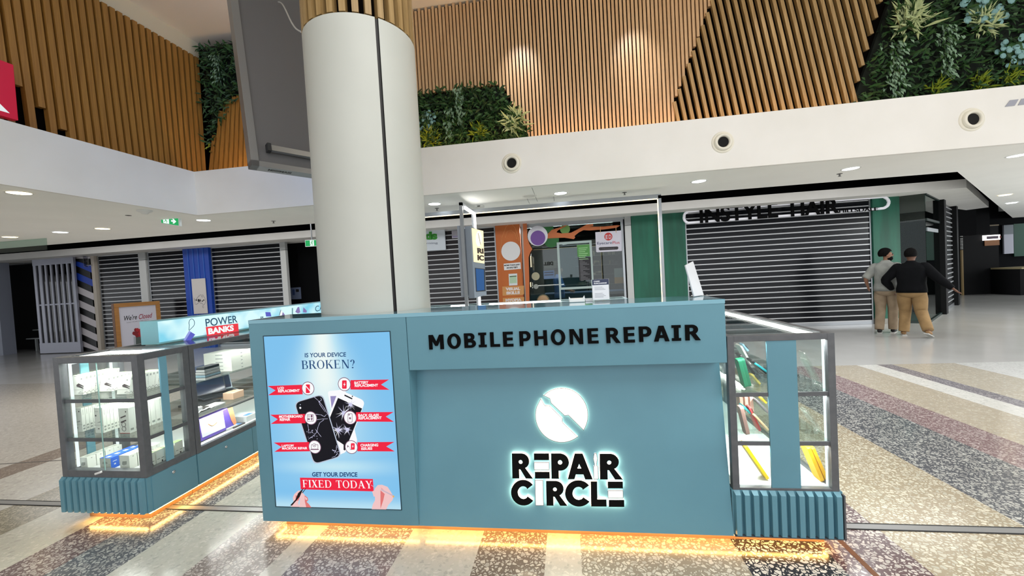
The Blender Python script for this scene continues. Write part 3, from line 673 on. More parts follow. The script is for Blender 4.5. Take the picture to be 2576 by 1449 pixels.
# halo lit logo on the sloping panel
RC = lambda x, y: onP(1240+x/4.025, 940+y/4.025, PP, PN)
HALO = emat('halo_white', (255, 232, 196), 17.0); HALOD = emat('halo_disc', (255, 232, 196), 10.0); LOGOW = emat('logo_white', (255, 254, 250), 1.6)
def rcfit(mb1, mb2, g, x0, x1, y0, y1, sk=.05):   # slight lean of the uprights in the picture
    tl, tr, bl = RC(x0, y0), RC(x1, y0), RC(x0+sk*(y1-y0)*.4, y1)
    fit(mb1, g, tl, tr, bl, .012, lift=.004)
    if mb2 is not None: fit(mb2, g, tl, tr, bl, .004, lift=.0165)
sqr = shape([[(0, 0), (1, 0), (1, 1), (0, 1)]])
gR = shape([[(0, 0), (0, 1)]+arc(.46, .69, .38, .31, 90, -62, 16)+[(1, 0), (.66, 0), (.40, .36), (.34, .36), (.34, 0)], arc(.42, .66, .09, .08, 0, 360, 14)[:-1]])
gP = shape([[(0, 0), (0, 1)]+arc(.5, .66, .5, .34, 90, -90, 18)+[(.42, .32), (.42, 0)], arc(.5, .65, .12, .09, 0, 360, 14)[:-1]])
gA = shape([[(0, 0), (.3, 1), (.62, 1), (1, 0), (.7, 0), (.63, .19), (.33, .19), (.27, 0)], [(.40, .42), (.47, .6), (.55, .42)]])
gC = shape([arc(.5, .5, .5, .5, 38, 322, 30)+[(.66, .36)]+arc(.5, .5, .22, .25, 310, 50, 22)+[(.66, .64)]])
gL = shape([[(0, 0), (0, 1), (.42, 1), (.42, .28), (1, .28), (1, 0)]])
gSD = shape([[(.12, 0), (.12, .48), (.3, .52), (.3, .62), (.12, .8), (.3, 1), (.7, 1), (.88, .8), (.7, .62), (.7, .52), (.95, .48), (.95, 0)]])
KBL = mat('gloss_black', (2, 2, 2), .45, spec=.12)
def piece(g, x0, x1, y0, y1, lit=False):
    if lit:
        w0, w1 = MB(), MB(); rcfit(w0, None, g, x0, x1, y0, y1); lt = w0.build('logo_stroke', LOGOW, ctr)
        lp = [(0, 0), (1, 0), (1, 1), (0, 1)] if g is sqr else [(.12, 0), (.12, .48), (.3, .52), (.3, .62), (.12, .8), (.3, 1), (.7, 1), (.88, .8), (.7, .62), (.7, .52), (.95, .48), (.95, 0)]
        tl, tr, bl = RC(x0, y0), RC(x1, y0), RC(x0+.02*(y1-y0), y1); q = [bl+(tr-tl)*a_+(tl-bl)*b_+PN*.0165 for a_, b_ in lp]
        for i in range(len(q)): w1.bar(q[i], q[(i+1) % len(q)], .0026, .002, up=PN)
        w1.build('stroke_outline', mat('logo_rim', (120, 118, 112), .4), lt); return
    h_, k_ = MB(), MB(); rcfit(h_, k_, g, x0, x1, y0, y1); lt = k_.build('logo_letter', KBL, ctr); h_.build('letter_glow', HALO, lt)
piece(gR, 197, 402, 797, 1047); piece(sqr, 418, 570, 797, 863); piece(sqr, 428, 577, 982, 1048); piece(sqr, 420, 570, 889, 963, True)
piece(gP, 590, 768, 797, 1050); piece(gA, 752, 1003, 798, 1055); piece(gSD, 1008, 1062, 800, 1056, True); piece(gR, 1076, 1306, 800, 1057)
piece(gC, 186, 432, 1062, 1318); piece(sqr, 430, 508, 1068, 1320, True); piece(gR, 540, 748, 1073, 1320); piece(gC, 728, 1000, 1066, 1328); piece(gL, 987, 1142, 1078, 1328)
piece(sqr, 1158, 1310, 1079, 1146); piece(sqr, 1162, 1312, 1172, 1246, True); piece(sqr, 1168, 1324, 1264, 1332)
ce = lambda a: (697+263*math.cos(math.radians(a)), 413-272*math.sin(math.radians(a)))
upper = [ce(a) for a in [134-k*(134+33)/30. for k in range(31)]]+[(918, 563), (765, 413), (727, 417), (590, 290), (578, 245), (513, 213)]
lower = [(487, 247), (527, 317), (572, 318), (702, 445), (703, 485), (858, 632)]+[ce(a) for a in [-54-k*(162-18)/26. for k in range(27)]]
for pl in (upper, lower):
    q = [RC(*p)+PN*.004 for p in pl]; w0 = MB(); w0.slab(q, PN, .010); w1 = MB(); w1.slab([p+PN*.0102 for p in q], PN, .004); b = MB()
    q = [p+PN*.0145 for p in q]
    for i in range(len(q)): b.bar(q[i], q[(i+1) % len(q)], .0026, .002, up=PN)
    lt = w1.build('logo_disc', LOGOW, ctr); w0.build('disc_glow', HALOD, lt); b.build('disc_outline', mat('logo_rim', (120, 118, 112), .4), lt)
b = MB(); z_ = PP+PN*.002
# lit poster
PCX = lambda x, y: F(640+x/2.84, 820+y/2.84)
PM = {}
def pm(rgb, s=1.0):
    k = 'poster_%d_%d_%d' % rgb
    return emat(k, rgb, s)
def poster_bg():
    m = bpy.data.materials.new('poster_blue'); m.use_nodes = True; nt, N, L, bs = nodes(m)
    bs.inputs['Base Color'].default_value = (.01, .01, .01, 1); bs.inputs['Roughness'].default_value = .5; bs.inputs['Specular IOR Level'].default_value = .15
    tc = N.new('ShaderNodeTexCoord'); sp = N.new('ShaderNodeSeparateXYZ'); L.new(tc.outputs['Generated'], sp.inputs[0])
    def mth(op, a, b_=None, c_=None):
        n = N.new('ShaderNodeMath'); n.operation = op
        for i, q in enumerate((a, b_, c_)):
            if q is None: continue
            if isinstance(q, (int, float)): n.inputs[i].default_value = q
            else: L.new(q, n.inputs[i])
        return n.outputs[0]
    x, z = sp.outputs[0], sp.outputs[2]
    # printed beam of light widening downwards from the top centre, and a pale pool near the bottom
    wd = mth('MULTIPLY_ADD', mth('SUBTRACT', 1.0, z), .40, .15)
    dx = mth('DIVIDE', mth('ABSOLUTE', mth('SUBTRACT', x, .47)), wd)
    beam = mth('MULTIPLY', mth('POWER', 2.718, mth('MULTIPLY', mth('MULTIPLY', dx, dx), -1.6)), mth('MINIMUM', mth('MULTIPLY_ADD', z, 1.5, -.1), 1.0))
    dz = mth('DIVIDE', mth('SUBTRACT', z, .24), .05); dq = mth('DIVIDE', mth('SUBTRACT', x, .5), .4)
    pool = mth('MULTIPLY', mth('POWER', 2.718, mth('MULTIPLY', mth('ADD', mth('MULTIPLY', dz, dz), mth('MULTIPLY', dq, dq)), -1.0)), .6)
    dz2 = mth('DIVIDE', z, .05); pool2 = mth('MULTIPLY', mth('POWER', 2.718, mth('MULTIPLY', mth('MULTIPLY', dz2, dz2), -1.0)), .5)
    tot = mth('MINIMUM', mth('MAXIMUM', mth('MAXIMUM', beam, pool), pool2), 1.0)
    cr = N.new('ShaderNodeValToRGB'); cr.color_ramp.elements[0].color = lin((124, 192, 236)); cr.color_ramp.elements[1].color = lin((236, 247, 244))
    e = cr.color_ramp.elements.new(.55); e.color = lin((186, 226, 242))
    L.new(tot, cr.inputs[0]); L.new(cr.outputs[0], bs.inputs['Emission Color']); bs.inputs['Emission Strength'].default_value = 1.0
    return m
sc = MB(); sc.box(-1.853, -1.038, Y0-.0022, Y0-.001, .1625, 1.2205)
scr = sc.build('poster_screen', poster_bg(), ctr)
plabel(scr, 'lit light blue poster about broken phones')
b = MB()
for x0, x1, z0, z1 in ((-1.857, -1.034, 1.2195, 1.2245), (-1.857, -1.034, .1585, .1625), (-1.857, -1.852, .1625, 1.2205), (-1.0385, -1.034, .1625, 1.2205)): b.box(x0, x1, Y0-.0035, Y0, z0, z1)
b.build('poster_frame', mat('poster_edge', (20, 52, 66), .4), scr)
NV, RD, WH, SK, SK2, BK, GY, LV = pm((34, 74, 122)), pm((240, 32, 64)), pm((250, 250, 252)), pm((240, 196, 196)), pm((224, 120, 118)), pm((14, 14, 24)), pm((186, 196, 214)), pm((150, 140, 190))
LIFT = .003
def pflat(mb, pts, lf, mi=0): flat(mb, [PCX(*p) for p in pts], (0, -1, 0), .0002, mi, LIFT+lf)
def ptxt(mb, s, tl, tr, bl, lf, mi=0, bold=.03): fit(mb, s, PCX(*tl), PCX(*tr), PCX(*bl), .0002, mi, bold, LIFT+lf)
def pdisc(mb, c, r, lf, mi=0): disc(mb, PCX(*c), XV, ZV, r/2.84*Y0/FPX*1.03, .0002, mi, LIFT+lf)
def rounded(c4, r=.14, n=5):
    out = []
    for i in range(4):
        p = Vector((*c4[i], 0)); a = Vector((*c4[i-1], 0)); c_ = Vector((*c4[(i+1) % 4], 0)); L_ = min((a-p).length, (c_-p).length)*r*2
        pa = p+(a-p).normalized()*L_; pc = p+(c_-p).normalized()*L_
        for k in range(n+1):
            t = k/n; q = (1-t)**2*pa+2*t*(1-t)*p+t*t*pc; out.append((q.x, q.y))
    return out
for s_, bd, tl, tr, bl in (('IS YOUR DEVICE', .02, (365, 192), (659, 186), (365, 223)), (serif('BROKEN?'), 0, (341, 246), (719, 238), (345, 306)), ('GET YOUR DEVICE', .03, (417, 1040), (740, 1041), (417, 1072))):
    b = MB(); ptxt(b, s_, tl, tr, bl, .004, 0, bd); b.build('poster_heading', NV, scr)
b = MB()
pflat(b, rounded([(525, 465), (650, 452), (740, 830), (600, 860)], .08), .0004, 1); pflat(b, [(545, 500), (620, 498), (650, 640), (560, 640)], .0006, 2)
pflat(b, rounded([(606, 452), (795, 535), (648, 918), (462, 830)], .09), .0008, 1)
pflat(b, [(600, 512), (772, 588), (650, 888), (480, 806)], .0012, 0)
pflat(b, [(560, 792), (640, 846), (640, 905), (612, 918)], .0013, 1)
random.seed(3)
for cx_, cy_, n_, r_ in ((600, 742, 30, 60), (668, 738, 26, 55), (640, 620, 30, 70), (690, 560, 16, 60)):
    for k in range(n_):
        a = random.uniform(0, 2*PI); r1 = random.uniform(.2, 1)*r_; w_ = random.uniform(1.2, 3.2)
        p = (cx_+math.cos(a)*r1*.15, cy_+math.sin(a)*r1*.15); q = (cx_+math.cos(a)*r1, cy_+math.sin(a)*r1)
        t_ = (600+ (q[1]-512)*.0, 0)
        # keep the splinters on the glass of the white phone
        u_ = ((q[0]-600)*.9+(q[1]-512)*.39)
        if not (480 < q[0] < 770 and 520 < q[1] < 880 and -20 < u_ < 190): continue
        pflat(b, [(p[0]-w_*math.sin(a), p[1]+w_*math.cos(a)), (p[0]+w_*math.sin(a), p[1]-w_*math.cos(a)), q], .0014+.00001*k, 3 if k % 3 else 1)
    pdisc(b, (cx_, cy_), 14, .0018, 3)
pflat(b, [(648, 488), (704, 515), (700, 523), (645, 497)], .0016, 0); pdisc(b, (703, 501), 5, .0016, 0)
pflat(b, rounded([(286, 545), (492, 482), (628, 930), (428, 990)], .1), .002, 4)
pflat(b, rounded([(294, 548), (487, 490), (620, 926), (433, 981)], .1), .0022, 0)
def crack(pts, w_=3.0, lf=.0026):
    for (xa, ya), (xb, yb) in zip(pts[:-1], pts[1:]):
        dx, dy = xb-xa, yb-ya; l_ = max(1, math.hypot(dx, dy)); nx, ny = -dy/l_*w_/2, dx/l_*w_/2
        pflat(b, [(xa+nx, ya+ny), (xa-nx, ya-ny), (xb-nx*.5, yb-ny*.5), (xb+nx*.5, yb+ny*.5)], lf, 3)
for c_ in ([(420, 496), (465, 535), (500, 580), (530, 632)], [(462, 540), (484, 528), (478, 512)], [(465, 535), (470, 556), (510, 612)], [(440, 628), (480, 632), (504, 646), (520, 628)], [(448, 668), (490, 662), (528, 660)], [(500, 668), (470, 690), (458, 720), (452, 752)],
           [(452, 752), (430, 780), (400, 800)], [(452, 752), (470, 775), (482, 790)], [(452, 752), (440, 735)], [(385, 700), (392, 735), (388, 760)], [(412, 790), (390, 806)], [(560, 880), (590, 900), (612, 890)], [(575, 905), (590, 880), (588, 860)], [(600, 905), (580, 930), (556, 936)], [(590, 850), (596, 870)], [(420, 740), (412, 760)]): crack(c_)
for k in range(34):
    cx_, cy_ = random.choice([(590, 895), (400, 760), (420, 775), (600, 905)]); cx_ += random.gauss(0, 16); cy_ += random.gauss(0, 18)
    if cx_ > 612 or cx_ < 376: continue
    pflat(b, [(cx_, cy_), (cx_+random.uniform(2, 7), cy_+random.uniform(-4, 4)), (cx_+random.uniform(-2, 4), cy_+random.uniform(3, 9))], .0027, 3)
pdisc(b, (332, 583), 8, .0026, 1); pdisc(b, (332, 560), 4, .0026, 4)
b.build('poster_phones', [BK, WH, LV, pm((206, 206, 236)), GY], scr)
b = MB()
RB = [((388, 444), [(100, 427), (345, 418), (350, 486), (103, 493), (156, 458)], [('LCD', (172, 434), (216, 432), (172, 452)), ('REPLACEMENT', (175, 454), (328, 449), (175, 473))]),
      ((407, 655), [(118, 632), (365, 626), (370, 692), (122, 697), (172, 664)], [('MOTHERBOARD', (182, 636), (349, 632), (182, 655)), ('REPAIR', (187, 657), (262, 655), (187, 676))]),
      ((436, 861), [(143, 830), (395, 826), (400, 892), (148, 896), (200, 862)], [('LAPTOP/', (201, 845), (287, 843), (201, 862)), ('MACBOOK REPAIR', (203, 863), (383, 861), (203, 880))]),
      ((647, 414), [(690, 385), (965, 381), (908, 417), (968, 454), (690, 452)], [('BATTERY', (718, 395), (818, 391), (718, 414)), ('REPLACEMENT', (721, 415), (887, 411), (721, 434))]),
      ((688, 652), [(730, 614), (998, 612), (942, 645), (1000, 682), (730, 680)], [('BACK GLASS', (746, 626), (893, 624), (746, 645)), ('REPLACEMENT', (748, 646), (913, 643), (748, 666))]),
      ((697, 862), [(740, 828), (1003, 825), (945, 858), (1006, 893), (740, 892)], [('CHARGING', (762, 839), (888, 837), (762, 859)), ('ISSUES', (767, 864), (846, 862), (767, 883))])]
for c_, poly_, tx in RB:
    pflat(b, poly_, .003, 0); pdisc(b, c_, 52, .0034, 2); pdisc(b, c_, 47, .0038, 1)
    for s, tl, tr, bl in tx: ptxt(b, s, tl, tr, bl, .0036, 1, .035)
pflat(b, [(330, 1080), (850, 1090), (856, 1178), (336, 1163)], .003, 0); ptxt(b, serif('FIXED TODAY'), (348, 1096), (845, 1103), (352, 1148), .0036, 1)
NVI, LF = 2, .0042
def pbox(x0, y0, x1, y1, mi, lf=LF, r=.12): pflat(b, rounded([(x0, y0), (x1, y0), (x1, y1), (x0, y1)], r), lf, mi)
pbox(373, 415, 402, 477, 0); pflat(b, [(370, 428), (374, 424), (408, 462), (405, 468)], LF+.0003, 1)
pbox(631, 386, 664, 446, 0); pflat(b, [(652, 398), (640, 418), (648, 418), (644, 434), (656, 412), (648, 412)], LF+.0003, 1)
pbox(382, 628, 428, 680, 2, LF, .06); pbox(385, 631, 425, 677, 1, LF+.0002, .06); pdisc(b, (395, 642), 8, LF+.0004, 2); pdisc(b, (395, 642), 5, LF+.0006, 1); pbox(408, 632, 421, 650, 2, LF+.0004); pbox(386, 656, 402, 668, 2, LF+.0004); pflat(b, [(407, 655), (423, 655), (415, 676)], LF+.0004, 2)
pbox(411, 843, 461, 876, 2, LF, .06); pbox(414, 846, 458, 874, 1, LF+.0002, .06); pbox(406, 876, 466, 882, 2); pdisc(b, (434, 848), 14, LF+.0004, 2); pdisc(b, (434, 848), 11, LF+.0006, 1); pflat(b, [(428, 853), (438, 842), (441, 845), (431, 856)], LF+.0008, 2)
pbox(671, 622, 705, 686, 2, LF, .12); pbox(674, 625, 702, 683, 1, LF+.0002, .12); pdisc(b, (688, 656), 8, LF+.0004, 2); pflat(b, [(676, 627), (690, 627), (678, 640)], LF+.0004, 2)
pbox(694, 834, 721, 880, 0); pflat(b, [(711, 842), (702, 858), (708, 858), (704, 870), (714, 854), (708, 854)], LF+.0003, 1); pflat(b, [(668, 846), (680, 856), (668, 866)], LF, 2)
for t_ in range(8): pdisc(b, (682+t_*2.6, 858+14*math.sin(t_/7*PI*.9)+t_*2), 2, LF, 2)
b.build('poster_ribbons', [RD, WH, pm((128, 92, 116))], scr)
b = MB()   # picture of two hands with tools at the foot of the poster
pflat(b, [(292, 1195), (318, 1172), (345, 1172), (350, 1195), (330, 1225), (318, 1262), (330, 1288), (268, 1287), (285, 1250), (280, 1220)], .004, 0)
pflat(b, [(300, 1205), (330, 1215), (322, 1240), (300, 1248)], .0042, 1)
pflat(b, [(335, 1196), (350, 1188), (364, 1200), (366, 1250), (376, 1290), (326, 1289), (330, 1250)], .0044, 0)
pflat(b, [(364, 1205), (386, 1222), (390, 1240), (378, 1252), (395, 1268), (412, 1292), (374, 1290), (366, 1250)], .0042, 1)
pflat(b, [(366, 1214), (382, 1226), (384, 1238), (370, 1236)], .0046, 0)
pflat(b, [(262, 1276), (275, 1278), (330, 1215), (358, 1152), (318, 1190), (300, 1235)], .005, 2); pflat(b, [(346, 1186), (350, 1190), (376, 1156), (372, 1155)], .005, 2)
HM = [SK, SK2, pm((30, 18, 20)), pm((196, 180, 196)), pm((222, 178, 110))]
b.build('poster_hand', HM, scr); b = MB()
pflat(b, [(862, 1160), (885, 1132), (915, 1130), (955, 1145), (978, 1180), (998, 1215), (990, 1240), (960, 1275), (945, 1306), (842, 1304), (850, 1270), (866, 1240)], .004, 0)
pflat(b, [(845, 1178), (868, 1165), (872, 1210), (856, 1215), (852, 1198)], .0042, 0); pflat(b, [(905, 1170), (935, 1195), (925, 1235), (905, 1300), (925, 1240), (905, 1215)], .0044, 1)
pflat(b, [(905, 1148), (930, 1168), (915, 1160)], .0046, 1); pflat(b, [(836, 1132), (840, 1130), (866, 1148), (866, 1152)], .005, 3); pflat(b, [(905, 1165), (910, 1160), (1000, 1205), (998, 1214)], .005, 3); pflat(b, [(994, 1204), (1006, 1210), (1000, 1222), (990, 1216)], .0052, 4)
b.build('poster_hand', HM, scr)

# ------------------------------------------------------------------ glass display cabinets
ZC2, ZBT = 1.123, .303
def ribs(b, x0, x1, y, z0, z1, n, d=.02):
    p = (x1-x0)/n
    for i in range(n):
        xa, xb = x0+i*p+p*.13, x0+(i+1)*p-p*.13
        b.add([(xa, y+d, z0), (xb, y+d, z0), (xb, y+d, z1), (xa, y+d, z1), (xa+.004, y, z0), (xb-.004, y, z0), (xb-.004, y, z1-.016), (xa+.004, y, z1-.016)],
              [(4, 5, 6, 7), (0, 4, 7, 3), (1, 2, 6, 5), (3, 7, 6, 2), (0, 1, 5, 4)])
def rail_frame(b, x0, x1, y0, y1, z0, z1, w, sides='fbrl', mi=0, wb=None):
    wb = wb or w
    for x in (x0, x1-w):
        for y in (y0, y1-w): b.box(x, x+w, y, y+w, z0, z1, mi)
    for z, h in ((z0, wb), (z1-w*.9, w*.9)):
        b.box(x0+w, x1-w, y0, y0+w, z, z+h, mi); b.box(x0+w, x1-w, y1-w, y1, z, z+h, mi)
        b.box(x0, x0+w, y0+w, y1-w, z, z+h, mi); b.box(x1-w, x1, y0+w, y1-w, z, z+h, mi)
BLUEL = mat('blue_fascia_light', (108, 160, 180), .35)
# left corner cabinet with cable boxes
x0, x1, y0, y1 = -3.487, -2.82, 2.222, 2.578
cA = thing('display_cabinet', 'glass corner cabinet of cable boxes on a ribbed teal base', 'display cabinet', ((x0+x1)/2, (y0+y1)/2, 0))
b = MB(); b.box(x0-.012, x1-.004, y0, y1, ZBm, ZBT); ribs(b, x0-.012, x1-.006, y0-.022, ZBm+.004, ZBT, 13); o_ = b.build('base', BLUE, cA)
b = MB(); b.box(x1-.004, x1+.001, y0+.03, y1-.003, ZBm, ZBT-.004); b.build('side_door', BLUE, cA)
b = MB(); b.box(x0+.12, x1-.06, y0+.05, y1, 0, ZBm-.002); b.build('toe_kick', TOE, cA)
b = MB(); b.box(x0+.16, x1-.05, y0+.016, y0+.026, ZBm-.014, ZBm-.004); b.box(x1-.03, x1-.02, y0+.02, y1, ZBm-.014, ZBm-.004); b.build('led_strip', LEDWARM, cA)
b = MB(); rail_frame(b, x0, x1, y0, y1, ZBT, ZC2, .046); b.build('frame', FRAME, cA, bevel=.0015)
b = MB(); b.box(x1-.012, x1-.002, 2.365, 2.415, ZBT-.004, ZC2-.04); b.build('blue_mullion', BLUEL, cA); b = MB(); b.box(x0+.002, x0+.012, 2.365, 2.415, ZBT+.04, ZC2-.04); b.build('blue_mullion', BLUEL, cA)
for z in (.842, .577):
    b = MB(); b.box(x0+.01, x1-.006, y0+.01, y1-.01, z-.008, z); b.build('glass_shelf', SHELF, cA)
    b = MB(); b.box(x0+.03, x1-.012, y0+.012, y0+.02, z-.034, z-.009); b.box(x1-.014, x1-.006, y0+.03, y1-.03, z-.034, z-.009); b.build('shelf_rail', FRAME, cA)
b = MB(); b.box(x0+.046, x1-.046, y0+.012, y0+.018, ZBT+.046, ZC2-.04); b.build('front_glass', GLASS, cA)
b = MB(); b.box(-3.155, -3.149, y0+.008, y0+.012, ZBT+.046, ZC2-.04); b.build('door_edge', mat('glass_edge', (150, 190, 184), .2), cA)
b = MB(); b.box(x1-.02, x1-.014, y0+.046, y1-.046, ZBT+.046, ZC2-.04); b.build('side_glass', GLASS, cA); b = MB(); b.box(x0+.014, x0+.02, y0+.046, y1-.046, ZBT+.046, ZC2-.04); b.build('side_glass', GLASS, cA)
b = MB(); b.box(x0+.046, x1-.046, y0+.046, y1-.046, ZC2-.008, ZC2-.002); b.build('top_glass', GLASS, cA)
b = MB(); b.box(x0+.03, x1-.02, y0+.03, y1-.02, ZBT+.002, ZBT+.018); b.build('inner_floor', mat('cabinet_floor', (226, 228, 228), .4), cA)
b = MB(); b.box(x0+.05, x0+.07, y0+.03, y1-.03, ZC2-.03, ZC2-.012); b.box(x0+.07, x1-.12, y1-.07, y1-.05, ZC2-.03, ZC2-.012); b.build('led_bar', LEDW, cA)
b = MB()
for yy in (y0+.05, y1-.06): b.box(x0+.048, x0+.06, yy, yy+.012, ZBT+.046, ZC2-.04)
b.box(x0+.048, x0+.052, y0+.05, y1-.05, ZC2-.06, ZC2-.045); b.build('led_profile', emat('soft_led', (236, 246, 246), 1.3), cA)
p = onY(257, 1187, y0+.02); b = MB(); b.bar((p.x-.03, y0+.004, p.z-.006), (p.x+.03, y0-.002, p.z+.012), .018, .014); b.build('door_handle', mat('handle_white', (226, 226, 224), .3), cA, bevel=.004)
def lock(px, par, X):
    p = onX(px[0], px[1], X+.001); b = MB(); b.lathe([(.011, 0), (.011, .006), (.007, .008), (0, .008)], p, 16, axis='X'); b.build('lock', CHROME, par, smooth=True)
lock((436, 1187), cA, x1)
# long left cabinet with laptops
y0, y1 = 2.582, 5.25
cB = thing('display_cabinet', 'long glass cabinet of laptops under the power banks sign', 'display cabinet', ((x0+x1)/2, (y0+y1)/2, 0))
b = MB(); b.box(x0, x1-.004, y0, y1, ZBm, ZBT-.004); b.build('base', BLUE, cB)
for ya, yb in ((y0+.002, 3.105), (3.109, 3.63), (3.634, 4.4), (4.404, 5.245)):
    b = MB(); b.box(x1-.004, x1+.001, ya, yb, ZBm, ZBT-.006); b.build('drawer_front', BLUE, cB)
b = MB(); b.box(x0+.05, x1-.06, y0, y1, 0, ZBm-.002); b.build('toe_kick', TOE, cB)
b = MB(); b.box(x1-.03, x1-.02, y0, y1, ZBm-.014, ZBm-.004); b.build('led_strip', LEDWARM, cB)
b = MB(); rail_frame(b, x0, x1, y0, y1, ZBT-.004, ZC2, .04); b.box(x1-.04, x1, 3.9, 3.94, ZBT, ZC2); b.build('frame', FRAME, cB, bevel=.0015)
for z in (.825, .575):
    b = MB(); b.box(x0+.01, x1-.02, y0+.02, y1-.02, z-.008, z); b.build('glass_shelf', SHELF, cB)
b = MB(); b.box(x1-.018, x1-.012, y0+.04, y1-.04, ZBT+.036, ZC2-.036); b.build('front_glass', GLASS, cB)
b = MB(); b.box(x0+.04, x1-.04, y0+.04, y1-.04, ZC2-.008, ZC2-.002); b.build('top_glass', GLASS, cB)
b = MB(); b.box(x0+.02, x1-.02, y0+.02, y1-.02, ZBT-.002, ZBT+.03); b.build('inner_floor', mat('cabinet_floor', (226, 228, 228), .4), cB)
b = MB(); b.box(x1-.07, x1-.05, y0+.06, y1-.06, ZC2-.034, ZC2-.016); b.build('led_bar', emat('white_led_soft', (255, 250, 240), 4.0), cB)
lock((568, 1124), cB, x1)
# right cabinet with phone cases
x0, x1, y0, y1 = .818, 1.332, 2.206, 5.25
cC = thing('display_cabinet', 'glass cabinet of phone cases on a ribbed blue base, right end of counter', 'display cabinet', ((x0+x1)/2, (y0+y1)/2, 0))
b = MB(); b.box(x0-.008, x1+.012, y0, y1, ZBm, ZBT); ribs(b, x0-.006, x1+.006, y0-.024, ZBm+.004, ZBT, 12, .024); b.box(x1+.006, x1+.014, y0-.02, y1, ZBm-.004, ZBT-.01, 1); b.box(x0-.006, x1+.012, y0-.02, y0+.02, ZBm-.004, ZBm, 1); b.build('base', [BLUE, FRAME], cC)
b = MB(); b.box(x0, x1-.05, y0+.055, y1, 0, ZBm-.006); b.build('toe_kick', TOE, cC)
b = MB(); b.box(x0, x1-.06, y0+.012, y0+.022, ZBm-.018, ZBm-.008); b.box(x1-.06, x1-.05, y0+.022, y1, ZBm-.018, ZBm-.008); b.build('led_strip', LEDWARM, cC)
b = MB(); rail_frame(b, x0, x1, y0, y1, ZBT, ZC2, .034, wb=.012); b.box(x0, x0+.034, 3.6, 3.634, ZBT, ZC2); b.box(x1-.034, x1, 3.6, 3.634, ZBT, ZC2); b.build('frame', FRAME, cC, bevel=.0015)
b = MB(); b.box(1.012, 1.153, y0+.004, y0+.014, ZBT+.012, ZC2-.031); b.build('blue_mullion', BLUE, cC)
for z in (.829, .569):
    b = MB(); b.box(x0+.01, x1-.01, y0+.016, y1-.02, z-.008, z); b.build('glass_shelf', SHELF, cC)
    b = MB(); b.box(x0+.034, x1-.034, y0+.006, y0+.016, z-.03, z-.009); b.build('shelf_rail', FRAME, cC)
b = MB(); b.box(x0+.034, 1.012, y0+.016, y0+.021, ZBT+.012, ZC2-.03); b.build('front_glass', GLASS, cC); b = MB(); b.box(1.153, x1-.034, y0+.016, y0+.021, ZBT+.012, ZC2-.03); b.build('front_glass', GLASS, cC)
b = MB(); b.box(x1-.016, x1-.011, y0+.034, y1-.034, ZBT+.012, ZC2-.03); b.build('side_glass', GLASS, cC); b = MB(); b.box(x0+.011, x0+.016, y0+.034, y1-.034, ZBT+.012, ZC2-.03); b.build('side_glass', GLASS, cC)
b = MB(); b.box(x0+.034, x1-.034, y0+.034, y1-.034, ZC2-.008, ZC2-.002); b.build('top_glass', GLASS, cC)
b = MB(); b.box(x0+.02, x1-.02, y0+.03, y1-.02, ZBT-.001, ZBT+.009); b.build('inner_floor', mat('cabinet_floor', (226, 228, 228), .4), cC)
b = MB(); b.box(x1-.062, x1-.042, y0+.07, y1-.05, ZC2-.032, ZC2-.012); b.build('led_bar', LEDW, cC)
b = MB(); b.box(x1-.036, x1-.018, y0+.03, y0+.048, ZBT+.012, ZC2-.03); b.build('led_profile', emat('soft_led', (236, 246, 246), 1.3), cC)
# rear cabinets seen over the counter
cD = thing('display_cabinet', 'low rear cabinet with white lit edges seen over the counter top', 'display cabinet', (-.9, 5.6, 0))
b = MB(); b.box(-2.8, .80, 5.5, 5.9, ZBm, .82); b.build('base', BLUE, cD)
b = MB(); rail_frame(b, -2.8, .80, 5.5, 5.9, .82, ZC2, .03); b.build('frame', mat('frame_pale', (176, 196, 202), .4), cD)
b = MB(); b.box(-2.77, .77, 5.53, 5.87, ZC2-.006, ZC2-.001); b.build('top_glass', SHELF, cD)
b = MB(); b.box(-2.77, .77, 5.53, 5.87, .825, .84); b.build('inner_floor', mat('cabinet_floor', (226, 228, 228), .4), cD)
b = MB(); b.tube([(-1.10, 5.49, ZC2+.004), (-.10, 5.49, ZC2+.004)], .014, 8); b.build('led_bar', LEDW, cD); b = MB(); b.tube([(-1.66, 5.49, ZC2+.002), (-1.45, 5.49, ZC2+.002)], .014, 8); b.build('led_bar', LEDW, cD)
b = MB(); b.box(-2.8, .80, 5.56, 5.86, 0, ZBm-.002); b.build('toe_kick', TOE, cD)

# ------------------------------------------------------------------ long lit sign on the left cabinet
XF_ = -3.174
lb = thing('light_box', 'long pale blue lit sign reading POWER BANKS on the left cabinet', 'sign', (-3.25, 3.9, ZC2))
b = MB(); b.box(-3.335, XF_, 2.669, 5.2, ZC2+.004, 1.312); b.build('sign_body', mat('sign_case_blue', (126, 184, 196), .35), lb, bevel=.003)
b = MB(); b.box(XF_, XF_+.006, 2.672, 5.19, ZC2+.018, 1.305)
def lb_bg():
    m = bpy.data.materials.new('sign_glow'); m.use_nodes = True; nt, N, L, bs = nodes(m)
    bs.inputs['Base Color'].default_value = (.02, .02, .02, 1); bs.inputs['Specular IOR Level'].default_value = .2
    tc = N.new('ShaderNodeTexCoord'); no = N.new('ShaderNodeTexNoise'); no.inputs['Scale'].default_value = 4; L.new(tc.outputs['Object'], no.inputs[0])
    cr = N.new('ShaderNodeValToRGB'); cr.color_ramp.elements[0].position = .38; cr.color_ramp.elements[1].position = .62
    cr.color_ramp.elements[0].color = lin((126, 208, 232)); cr.color_ramp.elements[1].color = lin((212, 246, 248)); L.new(no.outputs[0], cr.inputs[0])
    L.new(cr.outputs[0], bs.inputs['Emission Color']); bs.inputs['Emission Strength'].default_value = 1.05; return m
sf = b.build('sign_face', lb_bg(), lb)
G = lambda x, y: onX(x, y, XF_+.006)
